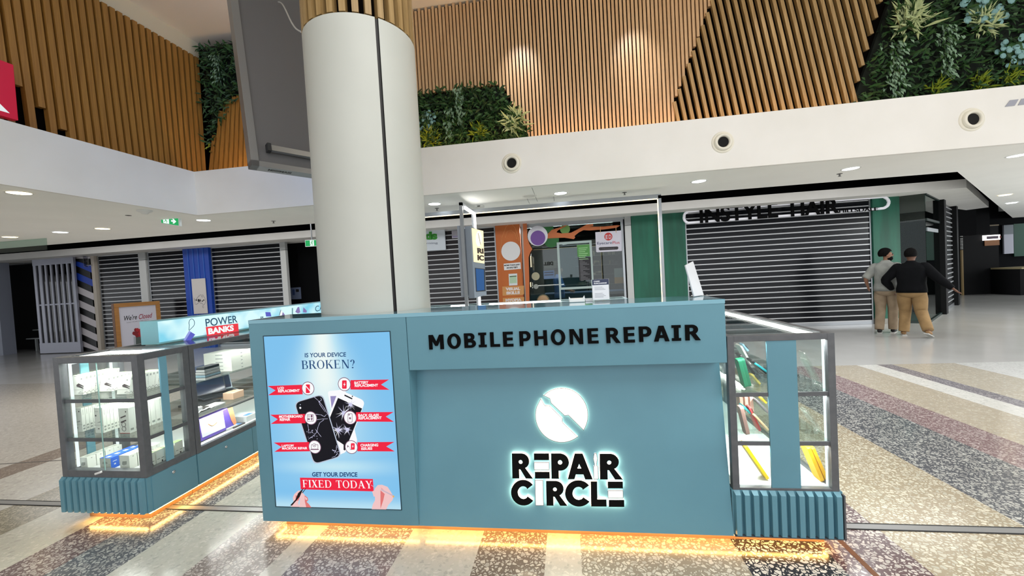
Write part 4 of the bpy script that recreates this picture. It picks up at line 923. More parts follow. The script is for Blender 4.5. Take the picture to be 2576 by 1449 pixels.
SGM = [emat('sign_ink', (44, 84, 110), 1), emat('sign_red_lit', (238, 58, 70), 1), emat('sign_white_lit', (248, 252, 252), 1), emat('sign_violet', (92, 96, 196), 1), emat('sign_violet_pale', (150, 160, 226), 1), emat('sign_mauve', (136, 122, 178), 1), emat('sign_seam', (112, 156, 164), 1)]
b = MB()
def S6(x, y): return G(100+x/4.293, 780+y/4.293)
fit(b, 'POWER', S6(1785, 96), S6(2128, 56), S6(1795, 182), .0004, 0, .01, .0006)
b.build('sign_word', SGM, sf); b = MB()
flat(b, [S6(1792, 184), S6(2142, 144), S6(2148, 228), S6(1806, 286)], (1, 0, 0), .0003, 1, .0004)
fit(b, 'BANKS', S6(1815, 198), S6(2090, 160), S6(1822, 266), .0004, 2, .05, .001)
b.build('sign_word', SGM, sf); b = MB()
flat(b, [S6(1612, 224), S6(1678, 264), S6(1630, 328), S6(1548, 330)], (1, 0, 0), .0004, 3, .0005)
flat(b, [S6(1612, 224), S6(1632, 234), S6(1570, 330), S6(1548, 330)], (1, 0, 0), .0004, 4, .001)
lp = [S6(1610, 218)+XV*.001]+[S6(1640+30*math.cos(math.radians(a)), 140-44*math.sin(math.radians(a)))+XV*.001 for a in range(210, -60, -20)]+[S6(1612, 222)+XV*.001]
b.tube(lp, .0022, 5, 0); b.build('power_bank_picture', SGM, sf); b = MB()
def S1(x, y): return G(600+x/5.152, 740+y/5.152)
flat(b, [S1(347, 232), S1(412, 234), S1(425, 288), S1(356, 290)], (1, 0, 0), .0004, 3, .0005); fit(b, 'PL', S1(285, 292), S1(335, 284), S1(288, 330), .0004, 0, .02, .0006)
flat(b, [S1(550, 200), S1(610, 285), S1(530, 285)], (1, 0, 0), .0004, 2, .0005); b.bar(S1(548, 205)+XV*.001, S1(528, 275)+XV*.001, .006, .002, 0, up=(1, 0, 0)); flat(b, [S1(572, 230), S1(612, 285), S1(560, 285)], (1, 0, 0), .0004, 5, .001)
b.build('cable_picture', SGM, sf); b = MB(); flat(b, [S1(735, 230), S1(765, 170), S1(785, 165), S1(800, 235), S1(770, 250)], (1, 0, 0), .0004, 5, .0005); flat(b, [S1(840, 170), S1(885, 215), S1(880, 240), S1(835, 235)], (1, 0, 0), .0004, 5, .0005)
b.build('gadget_picture', SGM, sf); b = MB(); flat(b, [S1(690, 180), S1(706, 178), S1(706, 268), S1(690, 270)], (1, 0, 0), .0004, 6, .0004)
b.build('sign_seam', SGM, sf); b = MB(); fit(b, 'CASES', S1(993, 155), S1(1200, 118), S1(995, 228), .0004, 0, .0, .0006)
b.build('sign_word', SGM, sf)

# ------------------------------------------------------------------ LED gantry and the square kiosk sign
GR = mat('gantry_grey', (146, 150, 154), .4, .5); GRN2 = mat('tower_grey', (128, 138, 150), .5)
gt = thing('gantry_frame', 'thin grey portal frame with warm light strips behind the counter', 'frame', (0, 5.3, 0))
for (x, y) in ((-1.262, 4.86), (1.262, 5.47), (-3.1, 5.47)):
    b = MB(); b.box(x-.02, x+.02, y-.02, y+.02, 0, 2.46); b.build('post', GR, gt)
b = MB(); b.box(-1.262-.012, -1.25+.012, 5.45, 5.49, 0, 2.42); b.build('post', GR, gt)
b = MB(); b.box(-3.12, 1.282, 5.45, 5.49, 2.42, 2.475); b.build('rear_beam', GR, gt)
b = MB(); b.box(-1.282, -1.242, 4.84, 5.45, 2.425, 2.465); b.build('side_beam', GR, gt)
b = MB(); b.box(-3.05, 1.235, 5.452, 5.462, 2.409, 2.42); b.box(1.232, 1.242, 5.452, 5.462, 0.9, 2.41); b.build('warm_led', LEDYEL, gt)
b = MB(); b.box(-1.236, -1.214, 4.9, 5.45, 2.385, 2.42); b.box(-1.238, -1.212, 5.425, 5.45, 1.05, 2.40); b.build('white_led_strip', LEDW, gt)
XFs = -1.165; ye = onX(1216, 600, XFs).y
tw = thing('sign_tower', 'grey kiosk sign box with a lit logo and blue screen behind the counter', 'sign', (-1.25, 5.1, 1.25))
zt_, zb_ = 2.17, 1.255
b = MB(); b.box(-1.24, XFs, 4.90, ye, zb_, zt_); b.build('sign_body', GRN2, tw, bevel=.003)
b = MB(); b.box(-1.335, -1.285, 4.885, ye-.05, zb_+.02, zt_+.01); b.box(-1.285, -1.24, 4.93, ye-.05, zb_+.05, zt_-.03); b.build('back_plate', mat('tower_pale', (150, 158, 170), .5), tw)
H4 = lambda x, y: onX(1130+x/4.83, 490+y/4.83, XFs)
b = MB(); flat(b, [H4(272, 405), H4(408, 440), H4(422, 835), H4(298, 815)], (1, 0, 0), .008); lp_ = b.build('lit_panel', emat('panel_cream', (255, 238, 190), 1.25), tw)
b = MB(); cpt = H4(350, 535); flat(b, [H4(350+33*math.cos(2*PI*i/24), 535+92*math.sin(2*PI*i/24)) for i in range(24)], (1, 0, 0), .004, 0, .009)
flat(b, [H4(336, 470), H4(342, 462), H4(372, 600), H4(366, 610)], (1, 0, 0), .002, 2, .0135)
fit(b, 'RI', H4(330, 645), H4(405, 655), H4(334, 712), .004, 1, .05, .009); fit(b, 'IC', H4(333, 728), H4(410, 738), H4(336, 798), .004, 1, .05, .009)
b.build('panel_logo', [emat('logo_white', (255, 254, 250), 1.6), mat('sign_brown', (60, 34, 20), .4), mat('logo_slot', (200, 180, 130), .5)], lp_)
b = MB(); flat(b, [H4(312, 888), H4(432, 902), H4(440, 1170), H4(326, 1178)], (1, 0, 0), .004, 1); flat(b, [H4(318, 896), H4(416, 908), H4(424, 1158), H4(333, 1168)], (1, 0, 0), .003, 0, .004); b.build('small_screen', [emat('tower_screen', (44, 92, 150), .9), DARK], tw)

# ------------------------------------------------------------------ things on the counter
yS = 2.41
tl, tr, bl, br = onY(1489, 703, yS), onY(1530, 698, yS), onY(1492, 760, yS), onY(1534, 757, yS)
zb_ = ZT+.001
cs = thing('card_sign', 'small clear counter sign with a navy heading standing right of the terminal', 'sign', ((bl.x+br.x)/2, yS, zb_))
b = MB(); b.box(bl.x-.004, br.x+.002, yS, yS+.003, zb_, tl.z); b.box(bl.x-.004, br.x+.002, yS, yS+.05, zb_, zb_+.003); b.build('acrylic_stand', ACRYL, cs)
b = MB(); b.box(bl.x, br.x-.002, yS-.001, yS, zb_+.012, tl.z-.002, 0); hz = tl.z-.035; b.box(bl.x, br.x-.002, yS-.0015, yS-.001, hz, tl.z-.002, 1)
w_ = br.x-bl.x
fit(b, 'CARD', (bl.x+.01, yS-.0016, hz+.026), (bl.x+.045, yS-.0016, hz+.026), (bl.x+.01, yS-.0016, hz+.018), .0003, 0, .04); fit(b, 'SURCHARGE', (bl.x+.01, yS-.0016, hz+.014), (bl.x+.085, yS-.0016, hz+.014), (bl.x+.01, yS-.0016, hz+.006), .0003, 0, .04)
for k in range(9):
    if k in (3, 4): continue
    z_ = hz-.014-k*.0075; b.box(bl.x+.012, bl.x+w_*(.6+.22*((k*37) % 5)/5), yS-.0014, yS-.001, z_, z_+.0022, 2)
b.build('printed_card', [mat('card_white', (224, 224, 230), .4), mat('card_navy', (38, 46, 78), .4), mat('card_grey', (140, 140, 150), .5)], cs)
tm = thing('card_terminal', 'white payment terminal dock on the counter left of the small sign', 'terminal', (.06, 2.45, zb_))
b = MB(); b.box(.008, .102, 2.42, 2.50, zb_, zb_+.022); b.build('body', mat('terminal_white', (228, 230, 230), .35), tm, bevel=.004)
b = MB(); b.slab([(.006, 2.42, zb_+.016), (.02, 2.42, zb_+.022), (.008, 2.42, zb_+.036)], YV, .012); b.slab([(.104, 2.42, zb_+.016), (.088, 2.42, zb_+.022), (.1, 2.42, zb_+.04)], YV, .012); b.build('cradle_horn', mat('terminal_white', (228, 230, 230), .35), tm)
b = MB(); b.box(.108, .15, 2.47, 2.53, zb_, zb_+.012); tag(b.build('paper_slip', mat('card_white', (224, 224, 230), .4)), 'white block lying between the terminal and the small sign', 'paper')
tb = thing('tablet_stand', 'white tilted tablet on the right end of the counter, seen from behind', 'tablet', onZ(1760, 744, zb_))
A_, B_ = onZ(1747, 746, zb_+.002), onZ(1771, 742, zb_+.002); T1, T2 = onY(1725, 667, A_.y+.01), onY(1744, 657, B_.y+.01)
b = MB(); n_ = (B_-A_).cross(T1-A_).normalized(); b.slab([A_, B_, T2, T1], -n_, .009); b.build('tablet', mat('tablet_white', (206, 210, 216), .3), tb, bevel=.002)
b = MB(); m_ = (A_+B_)/2; b.box(m_.x-.03, m_.x+.055, m_.y-.02, m_.y+.05, zb_, zb_+.004); b.build('foot', ACRYL, tb)

def bar_and_fill(par, loc, lx, ly, power):
    l = bpy.data.lights.new('cabinet_bar_and_fill', 'AREA'); l.shape = 'RECTANGLE'; l.size = lx; l.size_y = ly; l.energy = power; l.color = (1, .985, .95)
    o = bpy.data.objects.new('cabinet_bar_and_fill', l); COL.objects.link(o); o.parent = par; o.location = Vector(loc)-WORLDLOC[par.name]
bar_and_fill(cA, (-3.42, 2.40, ZC2-.034), .02, .3, 2.50); bar_and_fill(cA, (-3.15, 2.52, ZC2-.034), .5, .02, 3.00); bar_and_fill(cA, (-3.1, 2.27, ZC2-.045), .55, .015, 2.00)
bar_and_fill(cA, (-3.1, 2.40, .805), .5, .02, 1.50); bar_and_fill(cA, (-3.1, 2.40, .54), .5, .02, 1.50)
bar_and_fill(cB, (-2.85, 3.0, ZC2-.04), .012, .8, 4.20); bar_and_fill(cB, (-2.88, 4.3, ZC2-.04), .02, 1.6, 3.36)
bar_and_fill(cB, (-2.86, 3.0, .79), .012, .8, 2.52); bar_and_fill(cB, (-2.86, 3.0, .54), .012, .8, 2.94)
bar_and_fill(cC, (1.28, 2.9, ZC2-.036), .02, 1.3, 9.60); bar_and_fill(cC, (1.28, 4.4, ZC2-.036), .02, 1.5, 3.60)
bar_and_fill(cC, (1.08, 2.5, .79), .02, .5, 3.60); bar_and_fill(cC, (1.08, 2.5, .53), .02, .5, 3.00)

bar_and_fill(cC, (1.08, 2.236, ZC2-.034), .44, .012, 2.2); bar_and_fill(cC, (1.08, 2.236, .795), .44, .012, 1.6); bar_and_fill(cC, (1.08, 2.236, .535), .44, .012, 1.4)  # front lamps added to brighten the phone cases, no LED bars here
# ------------------------------------------------------------------ stock inside the cabinets
def clone(o, loc, label, group=None, rz=None):
    c_ = o.copy(); COL.objects.link(c_); c_.location = loc; c_['label'] = label
    if group: c_['group'] = group
    elif 'group' in c_.keys(): del c_['group']
    if rz is not None: c_.rotation_euler.z = rz
    return c_
BW = mat('carton_white', (226, 228, 220), .5); BG = mat('print_grey', (150, 154, 148), .5); BD = mat('print_dark', (62, 50, 52), .5)
BGR = mat('carton_green', (160, 200, 128), .5); BBL = mat('carton_blue', (22, 92, 196), .45); BSH = mat('carton_side_grey', (196, 200, 192), .5)
def carton(name, w, d, h, style):
    b = MB(); b.box(-w/2, w/2, 0, d, 0, h, 0); e = .0006
    def fr(x0, x1, z0, z1, mi): b.box(x0-w/2, x1-w/2, -e, 0, z0, z1, mi)          # on the front
    def sd(y0, y1, z0, z1, mi): b.box(w/2, w/2+e, y0, y1, z0, z1, mi)              # on the right side
    def tp(x0, x1, y0, y1, mi): b.box(x0-w/2, x1-w/2, y0, y1, h, h+e, mi)
    if style == 'flat':
        tp(0, w, 0, d, 3); fr(w*.08, w*.3, h*.93, h*.95, 1)
        b.slab([(w*.25+.006*math.cos(2*PI*i/12), -e, h*.8+.006*math.sin(2*PI*i/12)) for i in range(12)], (0, -1, 0), e, 1)
        b.slab([(-w*.12, -e, h*.5), (w*.05, -e, h*.58), (w*.5, -e, h*.44), (w*.5, -e, h*.4), (w*.06, -e, h*.5), (w*.5, -e, h*.34), (w*.5, -e, h*.3), (-w*.08, -e, h*.42)], (0, -1, 0), e, 2)
        fr(0, w, h*.25, h*.258, 1); sd(d*.3, d*.75, h*.8, h*.92, 1)
        for a_, c_ in (((0, .04), (.5, .17)), ((.5, .17), (1, .04))): b.bar((w/2+e, d*a_[0], h*a_[1]), (w/2+e, d*c_[0], h*c_[1]), .002, .001, 1, up=(1, 0, 0))
        for a_, c_ in (((.62, .08), (.8, .18)), ((.8, .18), (1.0, .1)), ((.62, .08), (1, .06))): b.bar((w*(a_[0]-.5), -e, h*a_[1]), (w*(c_[0]-.5), -e, h*c_[1]), .0018, .001, 1, up=(0, 1, 0))
    elif style == 'tall':
        b.slab([(w*.25+.005*math.cos(2*PI*i/12), -e, h*.86+.005*math.sin(2*PI*i/12)) for i in range(12)], (0, -1, 0), e, 2)
        fr(-.0+w*.1, w*.5, h*.85, h*.865, 1); fr(w*.1, w*.25, h*.66, h*.72, 2)
        b.slab([(-w*.3, -e, h*.4), (w*.3, -e, h*.48), (w*.3, -e, h*.42)], (0, -1, 0), e, 1); fr(0, w, h*.3, h*.312, 1); fr(w*.3, w*.5, h*.15, h*.18, 2)
        for z in (.08, .2): sd(d*.2, d*.78, h*z, h*(z+.07), 1)
        sd(d*.4, d*.6, h*.7, h*.92, 4)
    elif style == 'cord':
        b.slab([(w*.25+.005*math.cos(2*PI*i/12), -e, h*.86+.005*math.sin(2*PI*i/12)) for i in range(12)], (0, -1, 0), e, 2)
        for z in (.7, .52): b.bar((-w*.3, -.001, h*(z-.08)), (w*.22, -.001, h*z), .009, .002, 2, up=(0, 1, 0))
        for z in (.35, .18):
            b.tube([(w*.2*math.cos(a*PI/6)-w*.05, -.001, h*z+h*.09*math.sin(a*PI/6)) for a in range(13)], .0014, 4, 2)
        sd(d*.2, d*.78, h*.1, h*.18, 1); fr(0, w, 0, h*.015, 5)
    elif style == 'cube':
        b.slab([(-w*.28, -e, h*.36), (-w*.1, -e, h*.3), (w*.2, -e, h*.36), (w*.24, -e, h*.6), (-w*.2, -e, h*.58)], (0, -1, 0), e, 1); sd(d*.45, d*.6, h*.82, h*.88, 1); tp(w*.3, w*.7, d*.3, d*.7, 4)
    elif style == 'blue':
        fr(0, w, 0, h, 4); b.slab([(-w*.28, -2*e, h*.5), (-w*.05, -2*e, h*.42), (w*.25, -2*e, h*.55), (w*.1, -2*e, h*.7), (-w*.22, -2*e, h*.68)], (0, -1, 0), e, 1)
        fr(w*.8, w, h*.4, h*.45, 2); sd(0, d, 0, h, 6); b.box(w/2+e, w/2+2*e, d*.25, d*.75, h*.62, h*.67, 0); b.box(w/2+e, w/2+2*e, d*.38, d*.6, h*.3, h*.42, 0)
        tp(0, w, 0, d, 6); b.box(-w*.15, w*.15, d*.25, d*.7, h+e, h+2*e, 0)
    elif style == 'greenside':
        tp(0, w, 0, d, 3)
        for y_ in (.1, .6): sd(d*y_, d*(y_+.28), h*.45, h*.5, 1)
        for a_, c_ in (((0, .02), (.25, .14)), ((.25, .14), (.5, .04)), ((.5, .04), (.75, .2)), ((.75, .2), (1, .1))): b.bar((w/2+e, d*a_[0], h*a_[1]), (w/2+e, d*c_[0], h*c_[1]), .004, .001, 2, up=(1, 0, 0))
        b.slab([(w/2, d*.6, h*.2), (w/2, d*.75, h*.24), (w/2, d*.72, h*.36), (w/2, d*.58, h*.34)], XV, e, 2)
    return b.build(name, [BW, BG, BD, BGR, BSH, mat('print_red', (190, 60, 56), .5), BBL], origin=(0, 0, 0))
zsh = {'t': .8425, 'm': .5775, 'b': ZBT+.0185}
def row(px0, px1, pyb, pyt, z, style, name, d, pitch, n, front_label, rest_label, group):
    q = onZ((px0+px1)/2, pyb, z); Y = q.y; xa, xb = onY(px0, pyb, Y).x, onY(px1, pyb, Y).x; h = onY((px0+px1)/2, pyt, Y).z-z
    o = carton(name, xb-xa, d, h, style); tag(o, front_label, 'box', group); o.location = ((xa+xb)/2, Y, z)
    if style == 'flat': z += .0036; o.location.z = z
    tl_ = -math.radians(9) if style == 'flat' else 0.0; o.rotation_euler.x = tl_
    k = 1
    while k < n and Y+(k+1)*pitch < (2.525 if style == 'flat' else 2.545):
        c_ = clone(o, ((xa+xb)/2+random.uniform(-.002, .002), Y+k*pitch, z), rest_label, group); c_.rotation_euler.z = random.uniform(-.03, .03); k += 1
    return o
g1 = 'flat cable boxes on the top shelf'; g2 = 'tall cable boxes on the middle shelf'; g3 = 'small cartons on the cabinet floor'
row(178.7, 208.7, 994.6, 946, zsh['t'], 'flat', 'cable_box', .0225, .0245, 12, 'front white cable box of the left row on the top shelf', 'white green-topped cable box behind the front one, left row of top shelf', g1)
row(250, 279, 986, 948, zsh['t'], 'flat', 'cable_box', .0225, .0245, 12, 'front white cable box of the middle row on the top shelf', 'white green-topped cable box behind the front one, middle row of top shelf', g1)
row(294, 325, 993, 949.5, zsh['t'], 'flat', 'cable_box', .0225, .0245, 12, 'front grey cable box of the right row on the top shelf', 'white green-topped cable box behind the front one, right row of top shelf', g1)
row(187, 208.5, 1086, 1027, zsh['m'], 'tall', 'cable_box', .0205, .0225, 12, 'front tall cable box of the left row on the middle shelf', 'tall white cable box behind the front one, left row of middle shelf', g2)
row(241, 262, 1089, 1026, zsh['m'], 'tall', 'cable_box', .0205, .0225, 12, 'front tall cable box of the middle row on the middle shelf', 'tall white cable box behind the front one, middle row of middle shelf', g2)
row(302, 327, 1090, 1027, zsh['m'], 'cord', 'cable_box', .034, .036, 8, 'tall cable box with a looped black cord picture on the middle shelf', 'tall white cable box behind the looped cord one on the middle shelf', g2)
row(201.7, 221, 1180, 1151, zsh['b'], 'cube', 'charger_box', .052, .056, 5, 'front small white carton of the left row on the cabinet floor', 'small white carton behind the front one, left row of cabinet floor', g3)
row(253, 280, 1180, 1153, zsh['b'], 'blue', 'charger_box', .05, .053, 6, 'front blue and white carton in the middle of the cabinet floor', 'blue-topped carton behind the front blue one on the cabinet floor', g3)
row(303, 327, 1181, 1146, zsh['b'], 'cube', 'charger_box', .05, .054, 5, 'front small white carton of the right row on the cabinet floor', 'small white carton behind the front one, right row of cabinet floor', g3)
o = carton('cable_box', .045, .058, .115, 'greenside'); tag(o, 'upright green-topped box nearest the corner post on the cabinet floor', 'box', g3); o.location = (-2.885, 2.262, zsh['b'])
for k in (1, 2, 3): clone(o, (-2.885, 2.262+k*.066, zsh['b']), ['', 'second upright green-topped box from the corner post', 'third upright green-topped box from the corner post', 'upright green-topped box right of the blue mullion'][k], g3)
# ---- laptop cabinet
def pbox(name, label, cat, px_corner, z, pxl, pxr, h, mi_m, group=None, n=1, gap=.0, top=None):
    c_ = onZ(px_corner[0], px_corner[1], z); xl = onY(pxl, px_corner[1], c_.y).x; yr = onX(pxr, px_corner[1], c_.x).y
    return c_, xl, yr
zb3 = .8255
c_, xl, yr = pbox('', '', '', (584, 934), zb3, 515, 634, 0, 0)
xl = max(xl, -3.42); hh = .031
LOGO = mat('carton_print', (140, 146, 146), .5)
o = None
for k in range(5):
    z = zb3+k*(hh+.0004)
    if o is None:
        b = MB(); b.box(xl, c_.x, c_.y, yr, 0, hh); b.box(c_.x, c_.x+.0006, (c_.y+yr)/2-.006, (c_.y+yr)/2+.012, hh*.35, hh*.55, 1); b.box((xl+c_.x)/2-.02, (xl+c_.x)/2+.05, c_.y-.0006, c_.y, hh*.4, hh*.6, 1)
        o = b.build('laptop_box', [BW, LOGO], bevel=.001); tag(o, 'lowest white laptop box of the tall stack on the top shelf', 'box', 'laptop boxes on the top shelf'); bl_ = o.location.copy(); o.location.z = z
    else: clone(o, (bl_.x, bl_.y, z), ['', 'second white laptop box from the bottom of the tall stack', 'middle white laptop box of the tall stack on the top shelf', 'second white laptop box from the top of the tall stack', 'topmost white laptop box of the tall stack on the top shelf'][k], 'laptop boxes on the top shelf')
c2 = onZ(517, 957, zb3); x2 = max(onY(489, 957, c2.y).x, -3.2); y2 = min(onX(557, 945, c2.x).y, c_.y-.004)
LC = [(206, 208, 206), (150, 176, 190), (186, 188, 188), (188, 190, 192), (54, 56, 60)]
LN = ['lowest pale laptop', 'bluish closed laptop second from the bottom', 'silver closed laptop in the middle', 'silver closed laptop second from the top', 'dark closed laptop on top']
for k in range(5):
    b = MB(); h_ = .017; z = zb3+k*.0205; b.box(x2+.004*k, c2.x-.003*k, c2.y+.002*k, y2, z, z+h_); b.box(x2+.004*k, c2.x-.003*k-.001, c2.y+.002*k+.001, y2, z+h_, z+.0195, 1)
    tag(b.build('laptop', [mat('laptop_%d' % k, LC[k], .35, .5), DARK], bevel=.002), LN[k]+' of the short stack on the top shelf', 'laptop', 'closed laptops on the top shelf')
def open_laptop(label, base, wid, dep, tilt, rz, colr, zz):
    o = thing('laptop', label, 'laptop', (base.x, base.y, zz))
    m = mat('laptop_shell_%d' % colr[0], colr, .35, .4)
    R = Matrix.Rotation(rz, 3, 'Z'); ax, ay = R @ XV, R @ YV; c0 = Vector((base.x, base.y, zz+.008))
    b = MB(); b.obox(c0, ax*wid/2, ay*dep/2, ZV*.008); b.build('keyboard_base', m, o, bevel=.002)
    b = MB(); b.obox(c0+ZV*.009-ay*dep*.05, ax*wid*.43, ay*dep*.3, ZV*.001); b.build('keys', DARK, o)
    t = (ay*math.sin(tilt)+ZV*math.cos(tilt)); n_ = ax.cross(t)
    h0 = c0+ay*dep/2+ZV*.008
    b = MB(); b.obox(h0+t*dep/2, ax*wid/2, t*dep/2, n_*.003); b.build('lid', m, o, bevel=.002)
    b = MB(); b.obox(h0+t*dep/2-n_*(-.0035), ax*wid*.46, t*dep*.44, n_*.0004); b.build('screen', mat('screen_dark', (52, 60, 84), .15), o)
    return o
zm = .5755
q = onZ(556, 1000, zm+.03); open_laptop('open dark laptop with a blue grey screen on the middle shelf', Vector((-3.1, q.y+.06, 0)), .22, .16, math.radians(20), math.radians(62), (60, 62, 68), zm+.022)
q = onZ(600, 990, zm+.03); open_laptop('open silver laptop right of the dark one on the middle shelf', Vector((-3.13, 3.16, 0)), .2, .15, math.radians(24), math.radians(62), (150, 162, 172), zm+.022)
for k, (x_, y_, dx, dy, h_, col_, lb_, nm_, ct_) in enumerate([(-3.1, 2.90, .12, .1, .02, (40, 40, 44), 'thin dark gadget case under the open dark laptop', 'gadget_case', 'case'), (-3.12, 3.14, .12, .1, .02, (214, 172, 146), 'flat tan box under the open silver laptop', 'flat_box', 'box'),
                                     (-2.94, 3.07, .05, .07, .06, (206, 170, 144), 'stack of tan phone boxes at the right of the middle shelf', 'phone_box', 'box'), (-2.95, 2.70, .05, .04, .04, (196, 198, 200), 'small pale stand at the left of the middle shelf', 'phone_stand', 'stand'),
                                     (-2.92, 2.84, .05, .09, .016, (196, 196, 194), 'pale flat pouch at the front of the middle shelf', 'pouch', 'pouch'), (-2.98, 2.75, .07, .06, .022, (58, 52, 52), 'dark leather case at the left of the middle shelf', 'leather_case', 'case')]):
    b = MB(); b.box(x_-dx, x_+dx, y_-dy/1.2, y_+dy/1.2, zm, zm+h_); tag(b.build(nm_, mat('stock_%d' % k, col_, .5), bevel=.004), lb_, ct_)
b = MB(); n_ = 9
gv = [(-2.99+.13*i/n_, 2.645+.16*j/n_, zm+.006+.018*random.random()) for i in range(n_+1) for j in range(n_+1)]
b.add(gv, [(i*(n_+1)+j, i*(n_+1)+j+1, (i+1)*(n_+1)+j+1, (i+1)*(n_+1)+j) for i in range(n_) for j in range(n_)]); b.box(-2.99, -2.86, 2.645, 2.805, zm, zm+.008)
tag(b.build('plastic_bag', mat('bag_grey', (188, 190, 190), .25)), 'crumpled grey plastic bag flat on the middle shelf', 'bag')
# parcel with a smile, leaning on the cabinet floor
zf = ZBT+.0305
PXp = -2.91
pk = thing('parcel', 'white and purple wrapped parcel printed with an orange smile', 'parcel', (PXp-.03, 2.78, zf))
V8 = lambda x, y: onX(460+x/3.62, 820+y/3.62, PXp)
b = MB(); pq = [V8(145, 852), V8(408, 745), V8(488, 905), V8(165, 1058)]
zmin = min(p.z for p in pq)
b.slab(pq, (-1, 0, 0), .05); b.build('wrap', mat('wrap_purple', (104, 84, 176), .25), pk, bevel=.006)
b = MB(); b.slab([V8(150, 862), V8(362, 775), V8(388, 925), V8(178, 1018)], XV, .0012); b.build('front_print', mat('wrap_white', (226, 228, 234), .3), pk)
b = MB(); b.slab([V8(405, 752), V8(450, 738), V8(488, 880), V8(470, 910), V8(440, 860)], XV, .0014); b.build('orange_end', mat('wrap_orange', (222, 148, 106), .3), pk)
b = MB(); b.tube([V8(228+16*i, 893+22*math.sin(PI*i/5)-3*i)+XV*.002 for i in range(6)], .0028, 5); b.tube([V8(232, 855)+XV*.002, V8(246, 846)+XV*.002], .002, 5); b.tube([V8(272, 838)+XV*.002, V8(284, 834)+XV*.002], .002, 5); b.build('smile_print', mat('print_orange', (224, 150, 74), .4), pk)
for k, (px, wx, wy, h_, col_, lb_) in enumerate([((600, 1038), .12, .05, .02, (206, 208, 206), 'white tablet box lying right of the smile parcel'), ((622, 1040), .14, .06, .012, (60, 56, 56), 'dark tablet lying at the front right of the cabinet floor'), ((632, 1030), .12, .06, .05, (196, 200, 200), 'white phone box stacked at the right of the cabinet floor')]):
    p = Vector((-2.98, [2.99, 3.05, 3.2][k], zf)); b = MB(); b.box(p.x-wx, p.x+wx*.7, p.y-wy, p.y+wy, p.z, p.z+h_); b.box(p.x+wx*.2, p.x+wx*.6, p.y-wy*.6, p.y+wy*.6, p.z+h_, p.z+h_+.001, 1)
    tag(b.build('tablet_box', [mat('tab_%d' % k, col_, .4), mat('tab_print', (60, 110, 170), .3)], bevel=.002), lb_, 'box')
# ---- phone cases in the right cabinet
def px_case(x, y): return 1840+x/3.534, 840+y/3.534
def phone_case(label, top, bot, Y, colr, wd=.074, th=.011, clear=False, holes=True, cat='phone case', group='phone cases in the right cabinet'):
    a = onY(*px_case(*top), Y); c_ = onY(*px_case(*bot), Y); d_ = (a-c_); L_ = d_.length; d_.normalize(); n_ = Vector((d_.z, 0, -d_.x)).normalized()
    if n_.z < 0: n_ = -n_
    pts = []
    for sx, sy in ((-1, -1), (1, -1), (1, 1), (-1, 1)):
        cx_, cy_ = sx*(wd/2-.012), sy*(L_/2-.012)
        s0 = {(-1, -1): 180, (1, -1): 270, (1, 1): 0, (-1, 1): 90}[(sx, sy)]
        for k in range(5): ang = math.radians(s0+90*k/4); pts.append((cx_+.012*math.cos(ang), cy_+.012*math.sin(ang)))
    m = (a+c_)/2
    zs_ = .8295 if bot[1] < 500 else (.5695 if bot[1] < 930 else ZBT+.0095)
    lo_ = min((m+d_*q[1]-n_*th/2).z for q in pts)
    if lo_ < zs_+.001: m = m+ZV*(zs_+.001-lo_)
    o = thing('phone_case', label, cat, c_, group)
    b = MB(); b.slab([m+YV*x+d_*y-n_*th/2 for x, y in pts], n_, th)
    b.build('shell', ACRYL if clear else mat('case_%d_%d_%d' % colr, colr, .4), o, bevel=.002)
    if holes:
        b = MB(); p = m+d_*(L_/2-.026)-YV*.014+n_*(th/2+.0005); b.obox(p, YV*.013, d_*.014, n_*.001); b.build('camera_hole', mat('case_dark', (30, 30, 34), .4), o)
    return o
def stand(label, px, Y, zs, colr=None):
    p = onY(*px_case(*px), Y); b = MB(); z0 = zs
    b.slab([(p.x-.03, Y-.03, z0), (p.x+.035, Y-.03, z0), (p.x+.035, Y-.03, z0+.012), (p.x-.012, Y-.03, z0+.07), (p.x-.02, Y-.03, z0+.07)], YV, .003)
    b.slab([(p.x-.03, Y+.03, z0), (p.x+.035, Y+.03, z0), (p.x+.035, Y+.03, z0+.012), (p.x-.012, Y+.03, z0+.07), (p.x-.02, Y+.03, z0+.07)], YV, .003)
    b.box(p.x-.03, p.x+.035, Y-.027, Y+.03, z0, z0+.003)
    return tag(b.build('acrylic_stand', ACRYL), label, 'stand', 'clear acrylic stands in the right cabinet')
zt1, zt2, zt3 = .8295, .5695, ZBT+.0095
phone_case('green wallet case at the front left of the top shelf', (55, 232), (120, 478), 2.29, (42, 146, 108), .05, .02, holes=False)
phone_case('second green wallet case pressed behind the first', (85, 228), (150, 476), 2.30, (36, 132, 98), .05, .018, holes=False)
phone_case('dark grey case leaning behind the green wallets', (60, 175), (185, 350), 2.36, (56, 56, 58))
phone_case('black case with a camera hole in the middle of the top shelf', (155, 222), (290, 345), 2.34, (22, 22, 26), .07)
phone_case('teal case resting on the black one', (195, 255), (300, 330), 2.32, (38, 162, 172), .06)
phone_case('yellow clear case low on the top shelf', (170, 380), (245, 470), 2.33, (214, 190, 92), .05)
phone_case('white case at the back of the top shelf', (60, 95), (150, 260), 2.46, (226, 224, 216), .08)
phone_case('pale blue case at the very back of the top shelf', (85, 85), (140, 150), 2.52, (150, 196, 222), .05)
phone_case('clear case leaning right of the blue mullion on the top shelf', (640, 240), (775, 470), 2.30, (230, 230, 226), .075, clear=True, holes=False)
phone_case('second clear case behind, right side of the top shelf', (620, 170), (745, 400), 2.44, (230, 230, 226), .075, clear=True, holes=False)
